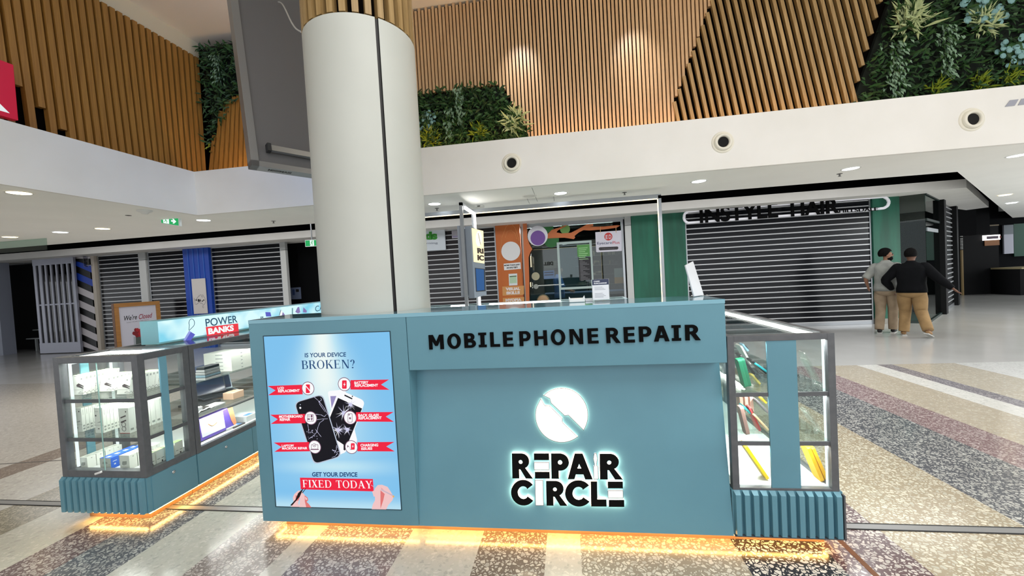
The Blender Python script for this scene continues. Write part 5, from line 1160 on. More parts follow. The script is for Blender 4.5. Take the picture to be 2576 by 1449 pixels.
for k, lb_ in enumerate(['left pink wallet case at the back of the middle shelf', 'middle pink wallet case at the back of the middle shelf', 'right pink wallet case at the back of the middle shelf']):
    phone_case(lb_, (70+45*k, 545), (80+45*k, 690), 2.44+.01*k, (208, 164, 148), .05, .018, holes=False)
phone_case('pink grey wallet case at the front left of the middle shelf', (75, 665), (135, 912), 2.29, (176, 142, 134), .05, .02, holes=False)
phone_case('teal and black case on the middle shelf', (85, 628), (160, 700), 2.36, (60, 180, 186), .06)
phone_case('red case right of the teal one on the middle shelf', (145, 645), (245, 860), 2.34, (206, 70, 74), .05)
phone_case('beige case in front of the red one on the middle shelf', (185, 705), (312, 845), 2.32, (206, 176, 134), .06)
phone_case('grey case at the upper right of the middle shelf', (205, 578), (310, 690), 2.42, (86, 84, 88), .06)
phone_case('yellow case at the back of the middle shelf', (240, 548), (300, 610), 2.46, (236, 190, 30), .05)
phone_case('clear case leaning right of the blue mullion on the middle shelf', (640, 700), (790, 915), 2.30, (232, 232, 210), .07, clear=True, holes=False)
phone_case('yellow boxed case on the left of the cabinet floor', (100, 1010), (305, 1310), 2.32, (240, 196, 24), .075, .018)
phone_case('first yellow boxed case right of the blue mullion', (650, 1020), (780, 1325), 2.31, (226, 172, 22), .075, .018)
phone_case('second yellow boxed case right of the blue mullion', (690, 1045), (815, 1330), 2.33, (232, 180, 24), .075, .018)
for k, (px, Y, zs, lb_) in enumerate([((200, 440), 2.31, zt1, 'clear stand under the black case on the top shelf'), ((260, 440), 2.34, zt1, 'clear stand under the teal case on the top shelf'), ((680, 440), 2.32, zt1, 'clear stand right of the mullion on the top shelf'), ((120, 880), 2.32, zt2, 'clear stand at the left of the middle shelf'), ((210, 880), 2.32, zt2, 'clear stand under the beige case'),
                                ((680, 880), 2.32, zt2, 'clear stand right of the mullion on the middle shelf'), ((150, 1300), 2.31, zt3, 'clear stand under the left yellow box'), ((680, 1310), 2.31, zt3, 'clear stand under the right yellow boxes')]): stand(lb_, px, Y, zs)

# ------------------------------------------------------------------ the row of shops
YW = 9.79
S = lambda x, y: onY(x, y, YW)
ZFB, ZFT, YF = 2.775, 2.95, 9.2
b = MB(); b.slab([(-24, YF, ZFB), (8.05, YF, ZFB), (12.6, 13.75, ZFB), (12.4, 14.2, ZFB), (7.4, 10.2, ZFB), (-24, 10.2, ZFB)], ZV, ZFT-ZFB); struct(b.build('trim_8', WHITE))
b = MB(); b.box(-26, 10.6, 13.6, 13.7, 0, 3.7); b.box(-26, -3.2, 10.7, 10.72, 0, 2.8); b.box(1.72, 6.6, 10.7, 10.72, 0, 2.8)
struct(b.build('wall_rear', mat('shop_dark', (20, 21, 24), .8)))
SLAT = mat('shutter_bar', (196, 198, 200), .35, .3); POLY = mat('shutter_panel', (17, 19, 24), .2, spec=.25); POLY2 = mat('shutter_panel_grey', (44, 42, 44), .2, spec=.3)
def shutter(label, pa, pb, zbot=0.0, ztop=ZFB, panel=None, y_=YW, phase=.0, pitch=.121):
    xa, xb = pa, pb
    o = thing('roller_shutter', label, 'shutter', ((xa+xb)/2, y_, 0))
    b = MB(); z = ztop-phase
    while z > zbot+.06: b.box(xa+.03, xb-.03, y_-.008, y_+.01, z-.024, z); z -= pitch
    b.build('curtain_bars', SLAT, o)
    b = MB(); b.box(xa+.03, xb-.03, y_+.0, y_+.006, zbot+.02, ztop); b.build('curtain_panels', panel or POLY, o)
    b = MB(); b.box(xa, xb, y_-.012, y_+.012, zbot+.002, zbot+.07); b.build('bottom_rail', ALU, o)
    for x in (xa, xb-.03):
        b = MB(); b.box(x, x+.03, y_-.02, y_+.02, 0, ztop); b.build('guide', ALU, o)
    return o
X = lambda px, py=700: S(px, py).x
def post(label, pa, pb, m, ztop=ZFB, dy=.06, split=True):
    o = thing('mullion_post', label, 'post', ((pa+pb)/2, YW, 0)); b = MB(); b.box(pa, pb, YW-dy, YW+.03, 0, ztop-.22); b.build('post', m, o)
    b = MB(); b.box(pa, pb, YW-dy, YW+.03, ztop-.21, ztop); b.build('head_block', mat('post_grey', (170, 172, 172), .5), o); return o
PW = mat('post_white', (206, 208, 206), .5)
xs0 = X(245, 700); 
shutter('roller shutter behind the closed sign, left bay', X(250, 690), X(355, 690))
post('slim white post between the two shutters behind the closed sign', X(357, 690), X(374, 690), PW)
shutter('roller shutter left of the blue column', X(376, 690), X(478, 690))
shutter('roller shutter right of the blue column', X(535, 690), X(712, 690))
post('white post left of the dark doorway', X(713, 690), X(726, 690), PW)
# blue column with a map poster
bc = thing('shop_column', 'bright blue grooved shop column with a white poster', 'column', (X(510, 690), YW, 0))
xa, xb = X(472, 690), X(536, 690)
b = MB(); b.box(xa, xb, YW-.1, YW+.1, 0, ZFB)
for k in range(1, 5): b.box(xa+(xb-xa)*k/5-.012, xa+(xb-xa)*k/5+.012, YW-.112, YW-.1, 0, ZFB, 1)
b.build('blue_cladding', [mat('shop_blue', (14, 66, 168), .4), mat('shop_blue_line', (40, 96, 190), .4)], bc)
tl, br = onY(482, 702, YW-.12), onY(523, 788, YW-.12)
b = MB(); b.box(tl.x, br.x, YW-.13, YW-.113, br.z, tl.z); po = b.build('poster', mat('poster_paper', (214, 208, 204), .6), bc)
aus = [(.10, .52), (.13, .44), (.2, .42), (.3, .5), (.4, .56), (.46, .62), (.52, .6), (.56, .66), (.66, .64), (.64, .57), (.72, .53), (.76, .66), (.82, .56), (.9, .48), (.93, .38), (.9, .28), (.82, .2), (.72, .2), (.64, .28), (.56, .26), (.5, .32), (.36, .28), (.24, .22), (.14, .24), (.14, .34)]
mp = lambda x, y: Vector((tl.x+(br.x-tl.x)*x, YW-.131, br.z+(tl.z-br.z)*(.38+(y-.4)*.62)))
b = MB(); lp = [mp(*p) for p in aus]; b.tube(lp+[lp[0]], .006, 4, 0); b.tube([mp(.72+.05*math.cos(a), .1+.06*math.sin(a)) for a in range(7)], .005, 4, 0)
for q_ in ((.26, .42), (.8, .4), (.7, .36)): disc(b, mp(*q_), XV, ZV, .018, .002, 1)
fit(b, 'IIIA', mp(.36, .46), mp(.6, .46), mp(.36, .34), .002, 1, .05); b.build('map_print', [mat('map_line', (150, 146, 150), .6), INK], po)
# dark doorway and its notice
b = MB(); b.box(X(727, 690), X(1060, 690), YW+.4, YW+.42, 0, ZFB); struct(b.build('doorway_shade', BLACK))  # black sheet stands in for the unlit depth of the opening
tl, br = onY(730, 724, YW+.37), onY(757, 752, YW+.37); b = MB(); b.box(tl.x, br.x, YW+.38, YW+.395, br.z, tl.z); b.box(tl.x+.05, br.x-.18, YW+.377, YW+.38, br.z+.12, tl.z-.05, 1); b.box(br.x-.14, br.x-.05, YW+.377, YW+.38, br.z+.2, tl.z-.05, 2)
tag(b.build('notice', [mat('notice_grey', (96, 106, 130), .5), mat('notice_blue', (44, 60, 100), .5), INK]), 'small framed notice in the dark doorway', 'notice')
# striped barber panel
xa, xb = onY(178, 760, 9.7).x, onY(237, 760, 9.7).x
sp = thing('striped_panel', 'black and white diagonal striped panel with two blue stripes', 'panel', ((xa+xb)/2, 9.72, 0))
b = MB(); b.box(xa, xb, 9.70, 9.76, 0.0, ZFB, 0); st = .2; k = 0; z = -0.5
while z < ZFB+.3:
    q = [(xa, z+.36), (xb, z), (xb, z+st), (xa, z+st+.36)]
    def clipz(poly_):
        out = []
        for i in range(len(poly_)):
            a, c_ = poly_[i], poly_[(i+1) % len(poly_)]
            for lim, sg in ((0.005, 1),): pass
            out.append(a)
        return [(x, min(max(zz, .01), ZFB-.01)) for x, zz in out]
    q = clipz(q)
    if abs(q[0][1]-q[3][1])+abs(q[1][1]-q[2][1]) > .05: b.slab([(x, 9.70, zz) for x, zz in q], (0, -1, 0), .004, 2 if k in (6, 7) else 1)
    z += st*2; k += 1
b.build('panel_face', [INK, mat('stripe_white', (206, 200, 204), .5), mat('stripe_blue', (26, 66, 176), .5)], sp)
p = onY(214, 640, 9.55); lw = thing('wall_lamp', 'clear glass wall lamp at the top of the striped panel', 'lamp', p)
b = MB(); b.ball(p, .07, 12); b.build('globe', glass('lamp_glass', (226, 226, 232), .5), lw, smooth=True); b = MB(); b.tube([p-ZV*.06, p-ZV*.36], [.05, .045], 10); b.build('glass_tube', glass('lamp_glass', (226, 226, 232), .5), lw); b = MB(); b.bar(p-ZV*.3, p-ZV*.3+YV*.14, .03); b.build('wall_arm', CHROME, lw)
b = MB(); b.box(X(238, 700), X(249, 700), YW-.09, YW+.03, 0, ZFB); tag(b.build('mullion_post', mat('post_beige', (196, 186, 172), .5)), 'pale post right of the striped panel', 'post')
# folding gate and the dark shop on the far left
gt_ = thing('folding_gate', 'silver grey folding gate drawn across the dark shop', 'gate', (onY(145, 880, 9.62).x, 9.62, 0))
xa, xb = onY(96, 760, 9.62).x, onY(192, 760, 9.62).x
b = MB(); n_ = 7
for k in range(n_+1):
    x = xa+(xb-xa)*k/n_; wv = .045 if k in (0, n_) else .028
    if k == 1: wv = .05
    b.box(x-wv, x+wv, 9.60, 9.65, .3, 2.66)
b.build('stiles', mat('gate_silver', (150, 152, 164), .4, .4), gt_)
for r_ in ((xa-.05, xb+.05, 9.595, 9.655, .02, .32), (xa-.05, xb+.05, 9.595, 9.655, 2.6, 2.774), (xa, xb, 9.605, 9.645, 1.42, 1.46)):
    b = MB(); b.box(*r_); b.build('rail', mat('gate_silver', (150, 152, 164), .4, .4), gt_)
b = MB(); b.box(xa, xb, 9.625, 9.63, .3, 2.66); b.build('clear_panels', glass('gate_pane', (70, 72, 84), .12), gt_)
b = MB(); b.box(-24, onY(8, 760, 9.7).x, 9.6, 9.9, 0, ZFB); struct(b.build('wall_rear', mat('pale_blue_wall', (150, 156, 172), .6)))
b = MB(); b.box(-19, X(178), 12.2, 12.25, 0, 2.8); 
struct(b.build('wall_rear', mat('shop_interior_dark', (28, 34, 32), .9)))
sh = thing('wall_shelf', 'dark stocked shelving inside the unlit shop on the far left', 'shelf', (-17.6, 12.0, 0))
b = MB()
for k in range(6): b.box(-20.3, -16.6, 11.9, 12.18, .4+.4*k, .43+.4*k)
b.build('boards', mat('shelf_dark', (52, 58, 54), .6), sh); b = MB()
for k in range(60): x = random.uniform(-20.2, -16.8); zz = .43+.4*random.randrange(6); b.box(x, x+.12, 11.95, 12.1, zz+.002, zz+random.uniform(.1, .3), k % 3)
gd = b.build('stock', [mat('stk_a', (60, 66, 58), .6), mat('stk_b', (84, 78, 66), .6), mat('stk_c', (36, 44, 40), .6)], sh); gd['kind'] = 'stuff'
for k, (px, lb_) in enumerate([((80, 832), 'upper white ledge in the dark shop left of the gate'), ((85, 852), 'lower white ledge in the dark shop left of the gate')]):
    p = onY(*px, 10.2); b = MB(); b.box(p.x-.3, p.x+.35, 10.2+.2*(1-k), 10.34+.2*(1-k), p.z-.015, p.z+.015); b.box(p.x-.05, p.x, 10.25+.2*(1-k), 10.3+.2*(1-k), 0, p.z-.015); tag(b.build('side_table', mat('ledge_white', (176, 182, 184), .4)), lb_, 'table')
# closed sign stand
cl = thing('closed_sign', "timber framed stand sign reading We're Closed with a red flower picture", 'sign', (-11.6, 9.0, 0))
xa, xb = -12.20, -10.83
b = MB(); 
for x0_, x1_ in ((xa, xa+.13), (xb-.13, xb)): b.box(x0_, x1_, 8.95, 9.35, 0, 1.38)
b.box(xa+.13, xb-.13, 8.95, 9.35, 1.28, 1.38); b.box(xa+.13, xb-.13, 8.95, 9.35, 0, .1); b.build('timber_frame', noise_mat('stand_timber', (176, 122, 56), (158, 106, 44), (2, 2, 20), .5), cl)
b = MB(); b.box(xa-.012, xa, 8.95, 9.35, 0, 1.38); b.build('side_panel', mat('stand_side_dark', (110, 66, 22), .5), cl)  # darker colour on the left side only
b = MB(); b.box(xa+.13, xb-.13, 9.0, 9.04, .1, 1.28); ps = b.build('poster', mat('closed_paper', (206, 204, 214), .5), cl)
K = lambda x, y: onY(200+x/4.83, 600+y/4.83, 8.998)
b = MB(); g_ = txt("We're", .012); g_ = ([(x+.25*(y-.5)*.3, y, z) for x, y, z in g_[0]], g_[1]); fit(b, g_, K(444, 940), K(598, 925), K(448, 1000), .002)
b.build('black_script', INK, ps); b = MB(); g_ = txt("Closed", .012); g_ = ([(x+.25*(y-.5)*.3, y, z) for x, y, z in g_[0]], g_[1]); fit(b, g_, K(618, 928), K(775, 912), K(622, 988), .002); b.build('red_script', mat('script_red', (150, 40, 62), .5), ps)
b = MB(); fit(b, 'SORRY, WE ARE CLOSED TODAY', K(480, 1018), K(740, 992), K(482, 1030), .001); b.build('small_print', mat('faint_ink', (150, 148, 156), .5), ps)
b = MB()
for k in range(26):
    a = random.uniform(0, 2*PI); r_ = random.random()**.5; c_ = K(618+62*r_*math.cos(a), 1150+44*r_*math.sin(a)); disc(b, c_, XV, ZV, .05, .002, 0 if k % 3 else 1, .002+k*.0004, 10)
flat(b, [K(560, 1195), K(660, 1195), K(668, 1300), K(565, 1300)], (0, -1, 0), .002, 2, .001); flat(b, [K(560, 1195), K(585, 1195), K(588, 1300), K(565, 1300)], (0, -1, 0), .002, 3, .002); cl.rotation_euler.z = math.radians(63); cl.scale = (.66, .6, 1); cl.location = (-11.35, 9.0, 0)
b.build('flower_picture', [mat('flower_red', (176, 28, 36), .6), mat('flower_dark', (130, 16, 26), .6), mat('vase_green', (66, 78, 72), .4), mat('vase_pale', (168, 172, 178), .4)], ps)
# ---- right of the column: learning sign, shutter, orange pillar
shutter('roller shutter between the white column and the orange pillar', X(1060, 690), X(1252, 690), panel=POLY2)
kd = thing('shop_sign', 'white sign with green lettering cropped by the column', 'sign', onY(1100, 628, YW-.1))
tl, br = onY(1020, 583, YW-.1), onY(1121, 628, YW-.1); b = MB(); b.box(tl.x, br.x, YW-.1, YW-.05, br.z, tl.z+.24); b.build('sign_board', mat('kid_sign_white', (206, 214, 222), .5), kd)
q_ = lambda x, y: onY(1060+x/18.12, 560+y/18.12, YW-.101)
b = MB(); fit(b, 'kids', q_(-240, 430), q_(720, 400), q_(-230, 800), .004, 0, .07); b.build('green_word', mat('kid_green', (44, 142, 34), .5), kd)
b = MB(); fit(b, 'learning', q_(-50, 900), q_(740, 880), q_(-45, 1010), .003, 0, .0); b.build('grey_word', mat('kid_grey', (110, 116, 132), .5), kd)
tl, br = onY(1136, 581, YW-.05), onY(1160, 598, YW-.05); b = MB(); b.box(tl.x, br.x, YW-.05, YW-.02, br.z, tl.z); b.box(tl.x+.02, br.x, YW-.052, YW-.05, br.z+.02, br.z+.06, 1); tag(b.build('notice', [mat('notice_pale', (170, 166, 176), .4), mat('notice_lilac', (140, 134, 166), .4)]), 'small pale notice on the shutter left of the kiosk sign tower', 'notice')
op = thing('shop_pillar', 'orange pillar with spectacles disc and VISUAL SKILLS panels', 'pillar', (X(1287), YW, 0))
xa, xb = X(1254, 690), X(1314, 690)
b = MB(); b.box(xa, xb, YW-.12, YW+.12, 0, ZFB); b.build('orange_face', noise_mat('pillar_orange', (192, 104, 40), (184, 96, 36), (3, 3, 1.2), .5), op)
O_ = lambda x, y: onY(1130+x/4.83, 490+y/4.83, YW-.122)
O2 = lambda x, y: onY(1240+x/16.1, 690+y/16.1, YW-.122)
b = MB(); b.tube([O_(610, 780), O_(640, 520), O_(690, 390), O_(745, 340), O_(800, 400), O_(850, 560)], .006, 4); b.tube([O_(680, 520), O_(710, 440), O_(750, 428), O_(800, 470), O_(820, 540)], .006, 4); b.build('grain_line', mat('grain_pale', (212, 140, 80), .5), op)
b = MB(); disc(b, O_(748, 685), XV, ZV, .235, .004); b.build('plain_disc', mat('disc_white', (222, 222, 222), .5), op)
b = MB(); flat(b, [O_(662, 838), O_(866, 820), O_(872, 900), O_(668, 918)], (0, -1, 0), .004, 0, .001)
fit(b, 'MORE THAN JUST', O_(668, 852), O_(858, 840), O_(670, 872), .001, 1, .05, .006); fit(b, 'AN EYE TEST!', O_(695, 880), O_(832, 872), O_(697, 898), .001, 1, .05, .006); b.build('white_plate', [mat('disc_white', (222, 222, 222), .5), INK], op)
b = MB(); flat(b, [O_(722, 962), O_(826, 956), O_(830, 1098), O_(728, 1104)], (0, -1, 0), .003, 0, .001); flat(b, [O_(732, 985), O_(818, 980), O_(822, 1072), O_(736, 1076)], (0, -1, 0), .002, 1, .004); flat(b, [O_(734, 990), O_(818, 983), O_(818, 993), O_(734, 1000)], (0, -1, 0), .001, 2, .0062); b.build('leaflet', [mat('leaf_white', (216, 220, 220), .5), mat('leaflet_green', (176, 204, 172), .5), mat('leaflet_ink', (60, 78, 56), .5)], op)
b = MB(); flat(b, [O2(380, 500), O2(1255, 460), O2(1262, 800), O2(1200, 836), O2(395, 868)], (0, -1, 0), .004, 0, .001); flat(b, [O2(400, 965), O2(1265, 915), O2(1275, 1180), O2(410, 1190)], (0, -1, 0), .004, 0, .001)
fit(b, 'VISUAL', O2(512, 540), O2(1100, 515), O2(520, 665), .002, 1, .07, .006); fit(b, 'SKILLS', O2(540, 700), O2(1090, 672), O2(545, 825), .002, 1, .07, .006); fit(b, 'MYOPIA', O2(510, 995), O2(1155, 965), O2(515, 1115), .002, 1, .07, .006); b.build('word_panel', [mat('panel_tan', (204, 146, 84), .5), mat('word_white', (228, 216, 212), .5)], op)
b = MB(); b.box(X(1318), X(1324), YW-.03, YW+.03, 0, ZFB); tag(b.build('mullion_post', PW), 'thin white post right of the orange pillar', 'post')
# ---- optometrist window
ow = thing('shop_window', 'wide shop window with an orange branch decal', 'window', (X(1450), YW, 0))
xa, xb = X(1326, 700), X(1574, 700)
b = MB(); b.box(xa, xb, YW+.02, YW+.028, .05, ZFB-.1); b.build('pane', SHOPGLASS, ow)
b = MB(); b.box(xa, xa+.03, YW, YW+.06, 0, ZFB); b.box(xb-.05, xb, YW, YW+.06, 0, ZFB); b.box(xa+.03, xb-.05, YW, YW+.06, ZFB-.1, ZFB); b.box(xa+.03, xb-.05, YW, YW+.06, 0, .08); b.build('window_frame', ALU, ow)
W5 = lambda x, y: onY(1370+x/6.036, 530+y/6.036, YW+.012)
b = MB()
def deco(pts, mi=0, lf=0): flat(b, pts, (0, -1, 0), .002, mi, lf)
deco([W5(-200, 460), W5(40, 360), W5(110, 290), W5(290, 235), W5(340, 130), W5(390, 130), W5(330, 230), W5(200, 300), W5(180, 330), W5(260, 345), W5(400, 335), W5(470, 300), W5(640, 210), W5(735, 200), W5(740, 232), W5(670, 245), W5(900, 240), W5(1100, 220), W5(1150, 225), W5(1090, 260), W5(900, 285), W5(680, 300), W5(590, 295), W5(520, 330), W5(452, 385), W5(465, 405), W5(445, 432), W5(300, 410), W5(100, 418), W5(-60, 432), W5(-200, 520)])
deco([O_(893, 335), O_(942, 335), O_(948, 520), O_(975, 600), O_(1010, 660), O_(985, 700), O_(965, 760), O_(972, 1010), O_(975, 1320), O_(935, 1320)])
b.build('branch_decal', mat('decal_orange', (196, 108, 58), .5), ow)
b = MB(); disc(b, W5(310, 280), XV, ZV, .12, .001, 0, -.004); disc(b, W5(100, 440), XV, ZV, .19, .001, 1, -.006); disc(b, W5(40, 250), XV, ZV, .15, .001, 1, -.006); b.build('leaf_decal', [mat('decal_lime', (110, 150, 78), .5), mat('decal_green', (38, 104, 48), .5)], ow)
b = MB(); disc(b, O_(1075, 500), XV, ZV, .245, .002, 0, .002); disc(b, O_(1078, 525), XV, ZV, .18, .002, 1, .006); b.build('round_decal', [mat('decal_white', (216, 216, 224), .5), mat('decal_violet', (112, 74, 150), .5)], ow)
es = thing('hanging_sign', 'white sign with a red round emblem hung in the window from two cords', 'sign', W5(965, 630))
b = MB(); flat(b, [Vector(p) for p in rounded_w([W5(765, 330), W5(1165, 298), W5(1172, 612), W5(780, 632)])] if False else [W5(770, 328), W5(1165, 300), W5(1172, 605), W5(1165, 612), W5(795, 632), W5(782, 622)], (0, -1, 0), .012, 0, .004); b.build('sign_board', mat('eye_white', (218, 216, 228), .4), es)
b = MB(); disc(b, W5(967, 394), XV, ZV, .094, .002, 0, .017); fit(b, 'E', W5(925, 372), W5(958, 370), W5(926, 432), .001, 1, .02, .02); fit(b, 'D', W5(973, 366), W5(1010, 364), W5(974, 430), .001, 1, .02, .02); b.build('round_emblem', [mat('eye_red', (200, 48, 44), .4), mat('eye_white', (218, 216, 228), .4)], es)
b = MB(); fit(b, 'Eyecare', W5(797, 478), W5(1020, 466), W5(800, 528), .002, 0, .0, .017); fit(b, 'Plus', W5(1030, 465), W5(1135, 460), W5(1032, 508), .002, 1, .0, .017)
flat(b, [W5(822, 566), W5(838, 556), W5(1105, 544), W5(1118, 556), W5(1116, 580), W5(1102, 590), W5(838, 604), W5(824, 592)], (0, -1, 0), .002, 2, .017); fit(b, 'HILLSDALE', W5(878, 572), W5(1058, 562), W5(879, 588), .001, 3, .0, .02); b.build('sign_words', [mat('eye_navy', (44, 44, 92), .4), mat('eye_pink', (196, 70, 84), .4), mat('eye_dark', (52, 48, 52), .4), mat('eye_grey', (110, 104, 110), .4)], es)
b = MB()
for x_ in (845, 1082): b.tube([W5(x_, 240)-YV*.005, W5(x_+2, 335)-YV*.022], .006, 5)
b.build('cord', mat('cord_tan', (206, 166, 120), .6), es)
fr = thing('framed_screen', 'pale aluminium framed screen standing at the middle of the shop window', 'frame', (W5(460, 1200).x, YW-.03, 0))
yb_ = YW-.035; FF = lambda x, y: onY(1370+x/6.036, 530+y/6.036, yb_)
a1, a2, a3, a4 = FF(185, 485), FF(722, 445), FF(740, 1175), FF(220, 1205)
zt_, zb_ = (a1.z+a2.z)/2, (a3.z+a4.z)/2; xl_, xr_ = (a1.x+a4.x)/2, (a2.x+a3.x)/2
b = MB(); w_ = .055
b.box(xl_, xl_+w_, yb_, yb_+.03, zb_, zt_); b.box(xr_-w_, xr_, yb_, yb_+.03, zb_, zt_); b.box(xl_+w_, xr_-w_, yb_, yb_+.03, zt_-w_, zt_); b.box(xl_+w_, xr_-w_, yb_, yb_+.03, zb_, zb_+w_); b.box(xl_, xl_+.04, yb_, yb_+.03, 0, zb_); b.box(xr_-.04, xr_, yb_, yb_+.03, 0, zb_); b.build('metal_frame', mat('frame_pale_green', (176, 194, 190), .4), fr)
b = MB(); b.box(xl_+w_, xr_-w_, yb_+.012, yb_+.016, zb_+w_, zt_-w_); b.build('clear_sheet', glass('sheet', (226, 236, 238), .10), fr)
b = MB(); t1, t2 = FF(492, 522), FF(690, 690); b.box(t1.x, t2.x, yb_-.004, yb_+.0, t2.z, t1.z, 0)
for k in range(7): b.box(t1.x+.03, t2.x-.05-.03*(k % 3), yb_-.006, yb_-.004, t1.z-.09-k*.045, t1.z-.07-k*.045, 1)
b.build('green_notice', [mat('notice_green', (86, 150, 76), .5), mat('notice_text', (150, 200, 140), .5)], fr)
b = MB(); t1, t2 = FF(512, 712), FF(715, 1050); b.box(t1.x, t2.x, yb_-.004, yb_, t2.z, t1.z, 0)
for k in range(18): b.box(t1.x+.03, t2.x-.04-.05*((k*7) % 4), yb_-.006, yb_-.004, t1.z-.06-k*.03, t1.z-.05-k*.03, 1)
b.build('dark_notice', [mat('notice_black', (40, 40, 44), .5), mat('notice_grey_text', (130, 130, 134), .5)], fr)
for k, (c_, r_, lb_) in enumerate([((1050, 990), .1, 'upper round cream sticker on the shop door'), ((1055, 1115), .06, 'lower round pale sticker on the shop door')]):
    b = MB(); disc(b, onY(1130+c_[0]/4.83, 490+c_[1]/4.83, YW+.018), XV, ZV, r_, .003); tag(b.build('window_sticker', mat('sticker_%d' % k, [(168, 164, 136), (150, 156, 150)][k], .5)), lb_, 'sticker')
t1, t2 = O_(1140, 925), O_(1278, 1020); b = MB(); b.box(t1.x, t2.x, YW+.0285, YW+.034, t2.z, t1.z); b.box(t1.x+.02, t2.x-.02, YW+.028, YW+.0285, t1.z-.06, t1.z-.03, 1); b.box(t1.x+.02, t2.x-.02, YW+.028, YW+.0285, t1.z-.12, t1.z-.09, 1); tag(b.build('notice', [mat('notice_b_blue', (66, 116, 190), .4, emit=(66, 116, 190), es=.4), mat('notice_b_dark', (30, 56, 110), .4)]), 'blue notice in the shop doorway left of the framed screen', 'notice')
t1, t2 = O_(1135, 805), O_(1300, 885); b = MB(); b.box(t1.x, t2.x, YW+.3, YW+.36, t2.z, t1.z); g_ = txt('DELL', .03); g_ = ([(1-x, y, z) for x, y, z in g_[0]], g_[1]); fit(b, g_, O_(1145, 815), O_(1258, 810), O_(1147, 858), .004, 1, 0, .02); tag(b.build('carton', [mat('notice_b_carton', (128, 122, 108), .6), INK]), 'brown carton with mirrored letters behind the shop door', 'box')
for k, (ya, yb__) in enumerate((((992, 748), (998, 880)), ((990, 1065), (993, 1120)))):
    b = MB(); b.tube([O_(*ya)-YV*.05, O_(*yb__)-YV*.05], .012, 6); b.bar(O_(*ya)-YV*.05, O_(*ya)+YV*.03, .012, .012); tag(b.build('pull_handle', emat('handle_glow', (250, 236, 200), 1.2)), ['bright upper pull handle on the shop door', 'bright lower pull handle on the shop door'][k], 'handle')  # handles made to glow though they hold no lamp
b = MB(); p = O_(1138, 1330); b.ball(p+YV*.2+ZV*.06, .17, 16, 0, (1, .7, 1)); b.box(p.x-.3, p.x+.3, YW+.08, YW+.5, 0, p.z-.04, 1); tag(b.build('display_plinth', [mat('plush_tan', (170, 138, 104), .8), DARK]), 'plain tan round display on a plinth low in the shop window', 'display')
# interior of the optometrist
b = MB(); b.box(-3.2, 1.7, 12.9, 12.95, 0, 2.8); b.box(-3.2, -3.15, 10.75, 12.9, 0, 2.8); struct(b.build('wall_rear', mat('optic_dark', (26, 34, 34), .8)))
oc = thing('shop_counter', 'dark counter inside the optometrist window', 'counter', (.4, 11.2, 0)); b = MB(); b.box(-.6, 1.5, 11.0, 11.4, 0, .95); b.build('body', mat('optic_counter', (36, 42, 46), .5), oc); b = MB(); b.box(-.62, 1.52, 10.97, 11.43, .95, .98); b.build('top', mat('optic_top', (84, 110, 150), .4), oc)
sf_ = thing('spectacle_shelf', 'dark wall shelves of spectacles inside the optometrist', 'shelf', (1.2, 12.7, 0)); b = MB()
for k in range(7): b.box(.3, 1.65, 12.6, 12.88, .5+.3*k, .515+.3*k)
b.build('boards', mat('optic_board', (70, 72, 66), .5), sf_); b = MB()
for k in range(60): x = .35+1.25*random.random(); zz = .517+.3*random.randrange(7); b.box(x, x+.09, 12.63, 12.7, zz, zz+random.uniform(.04, .16), k % 3)
gd = b.build('spectacles', [mat('sp_a', (120, 114, 92), .5), mat('sp_b', (90, 84, 60), .5), mat('sp_c', (48, 48, 46), .5)], sf_); gd['kind'] = 'stuff'
p = W5(1140, 1010); b = MB(); b.box(p.x-.11, p.x+.11, YW+.1, YW+.11, p.z-.0, p.z+.22, 0); b.box(p.x-.11, p.x+.11, YW+.1, YW+.11, p.z-.15, p.z, 1); tag(b.build('poster_card', [mat('card_grey_w', (160, 160, 160), .5), mat('card_amber', (210, 140, 30), .5)]), 'small grey and amber card at the right of the shop window', 'card')
l = bpy.data.lights.new('optic_fill', 'AREA'); l.shape = 'RECTANGLE'; l.size = 1.6; l.size_y = .1; l.energy = 45; lo = bpy.data.objects.new('optic_fill', l); COL.objects.link(lo); lo.location = (.1, 11.9, 2.6)  # fill light added to brighten the optometrist interior
l = bpy.data.lights.new('optic_fill', 'AREA'); l.shape = 'RECTANGLE'; l.size = 2.2; l.size_y = .12; l.energy = 40; lo = bpy.data.objects.new('optic_fill', l); COL.objects.link(lo); lo.location = (.1, 10.1, 2.66); lo.rotation_euler = (math.radians(-25), 0, 0)  # second fill, added near the window to light the person inside
post('white post left of the green panel', X(1577, 690), X(1592, 690), PW)
# green panels and the hair salon shutter
GREEN = noise_mat('salon_green', (8, 82, 62), (20, 104, 80), (5, 5, .6), .45, 4)
b = MB(); b.box(X(1593, 690), X(1727, 690), YW-.06, YW+.06, 0, ZFB); tag(b.build('green_panel', GREEN), 'dark green shopfront panel left of the salon shutter', 'panel')
shutter('wide salon roller shutter with black lettering above', X(1728, 700), X(2194, 700), zbot=.0, phase=.02)
b = MB(); q1, q2 = onY(1862, 737, 9.95), onY(1948, 779, 9.95)
gp_ = thing('green_panel', 'green shopfront panel right of the salon shutter, behind the two people', 'panel', (X(2228), YW, 0))
b = MB(); b.box(X(2195, 700), X(2262, 700), YW-.06, YW+.06, .12, ZFB); b.build('panel', GREEN, gp_); b = MB(); b.box(X(2195, 700), X(2262, 700), YW-.065, YW+.06, 0, .12); b.build('kick_plate', mat('kick_grey', (150, 148, 140), .4, .3), gp_)
pu = onY(1862, 737, YW-.02); pd = onY(1948, 779, YW-.02); b = MB(); b.box(pu.x, pd.x, YW+.014, YW+.018, pd.z, pu.z); tag(b.build('notice', mat('notice_mauve', (92, 84, 88), .5)), 'large pale notice low behind the salon shutter', 'notice')
YS_ = 9.62
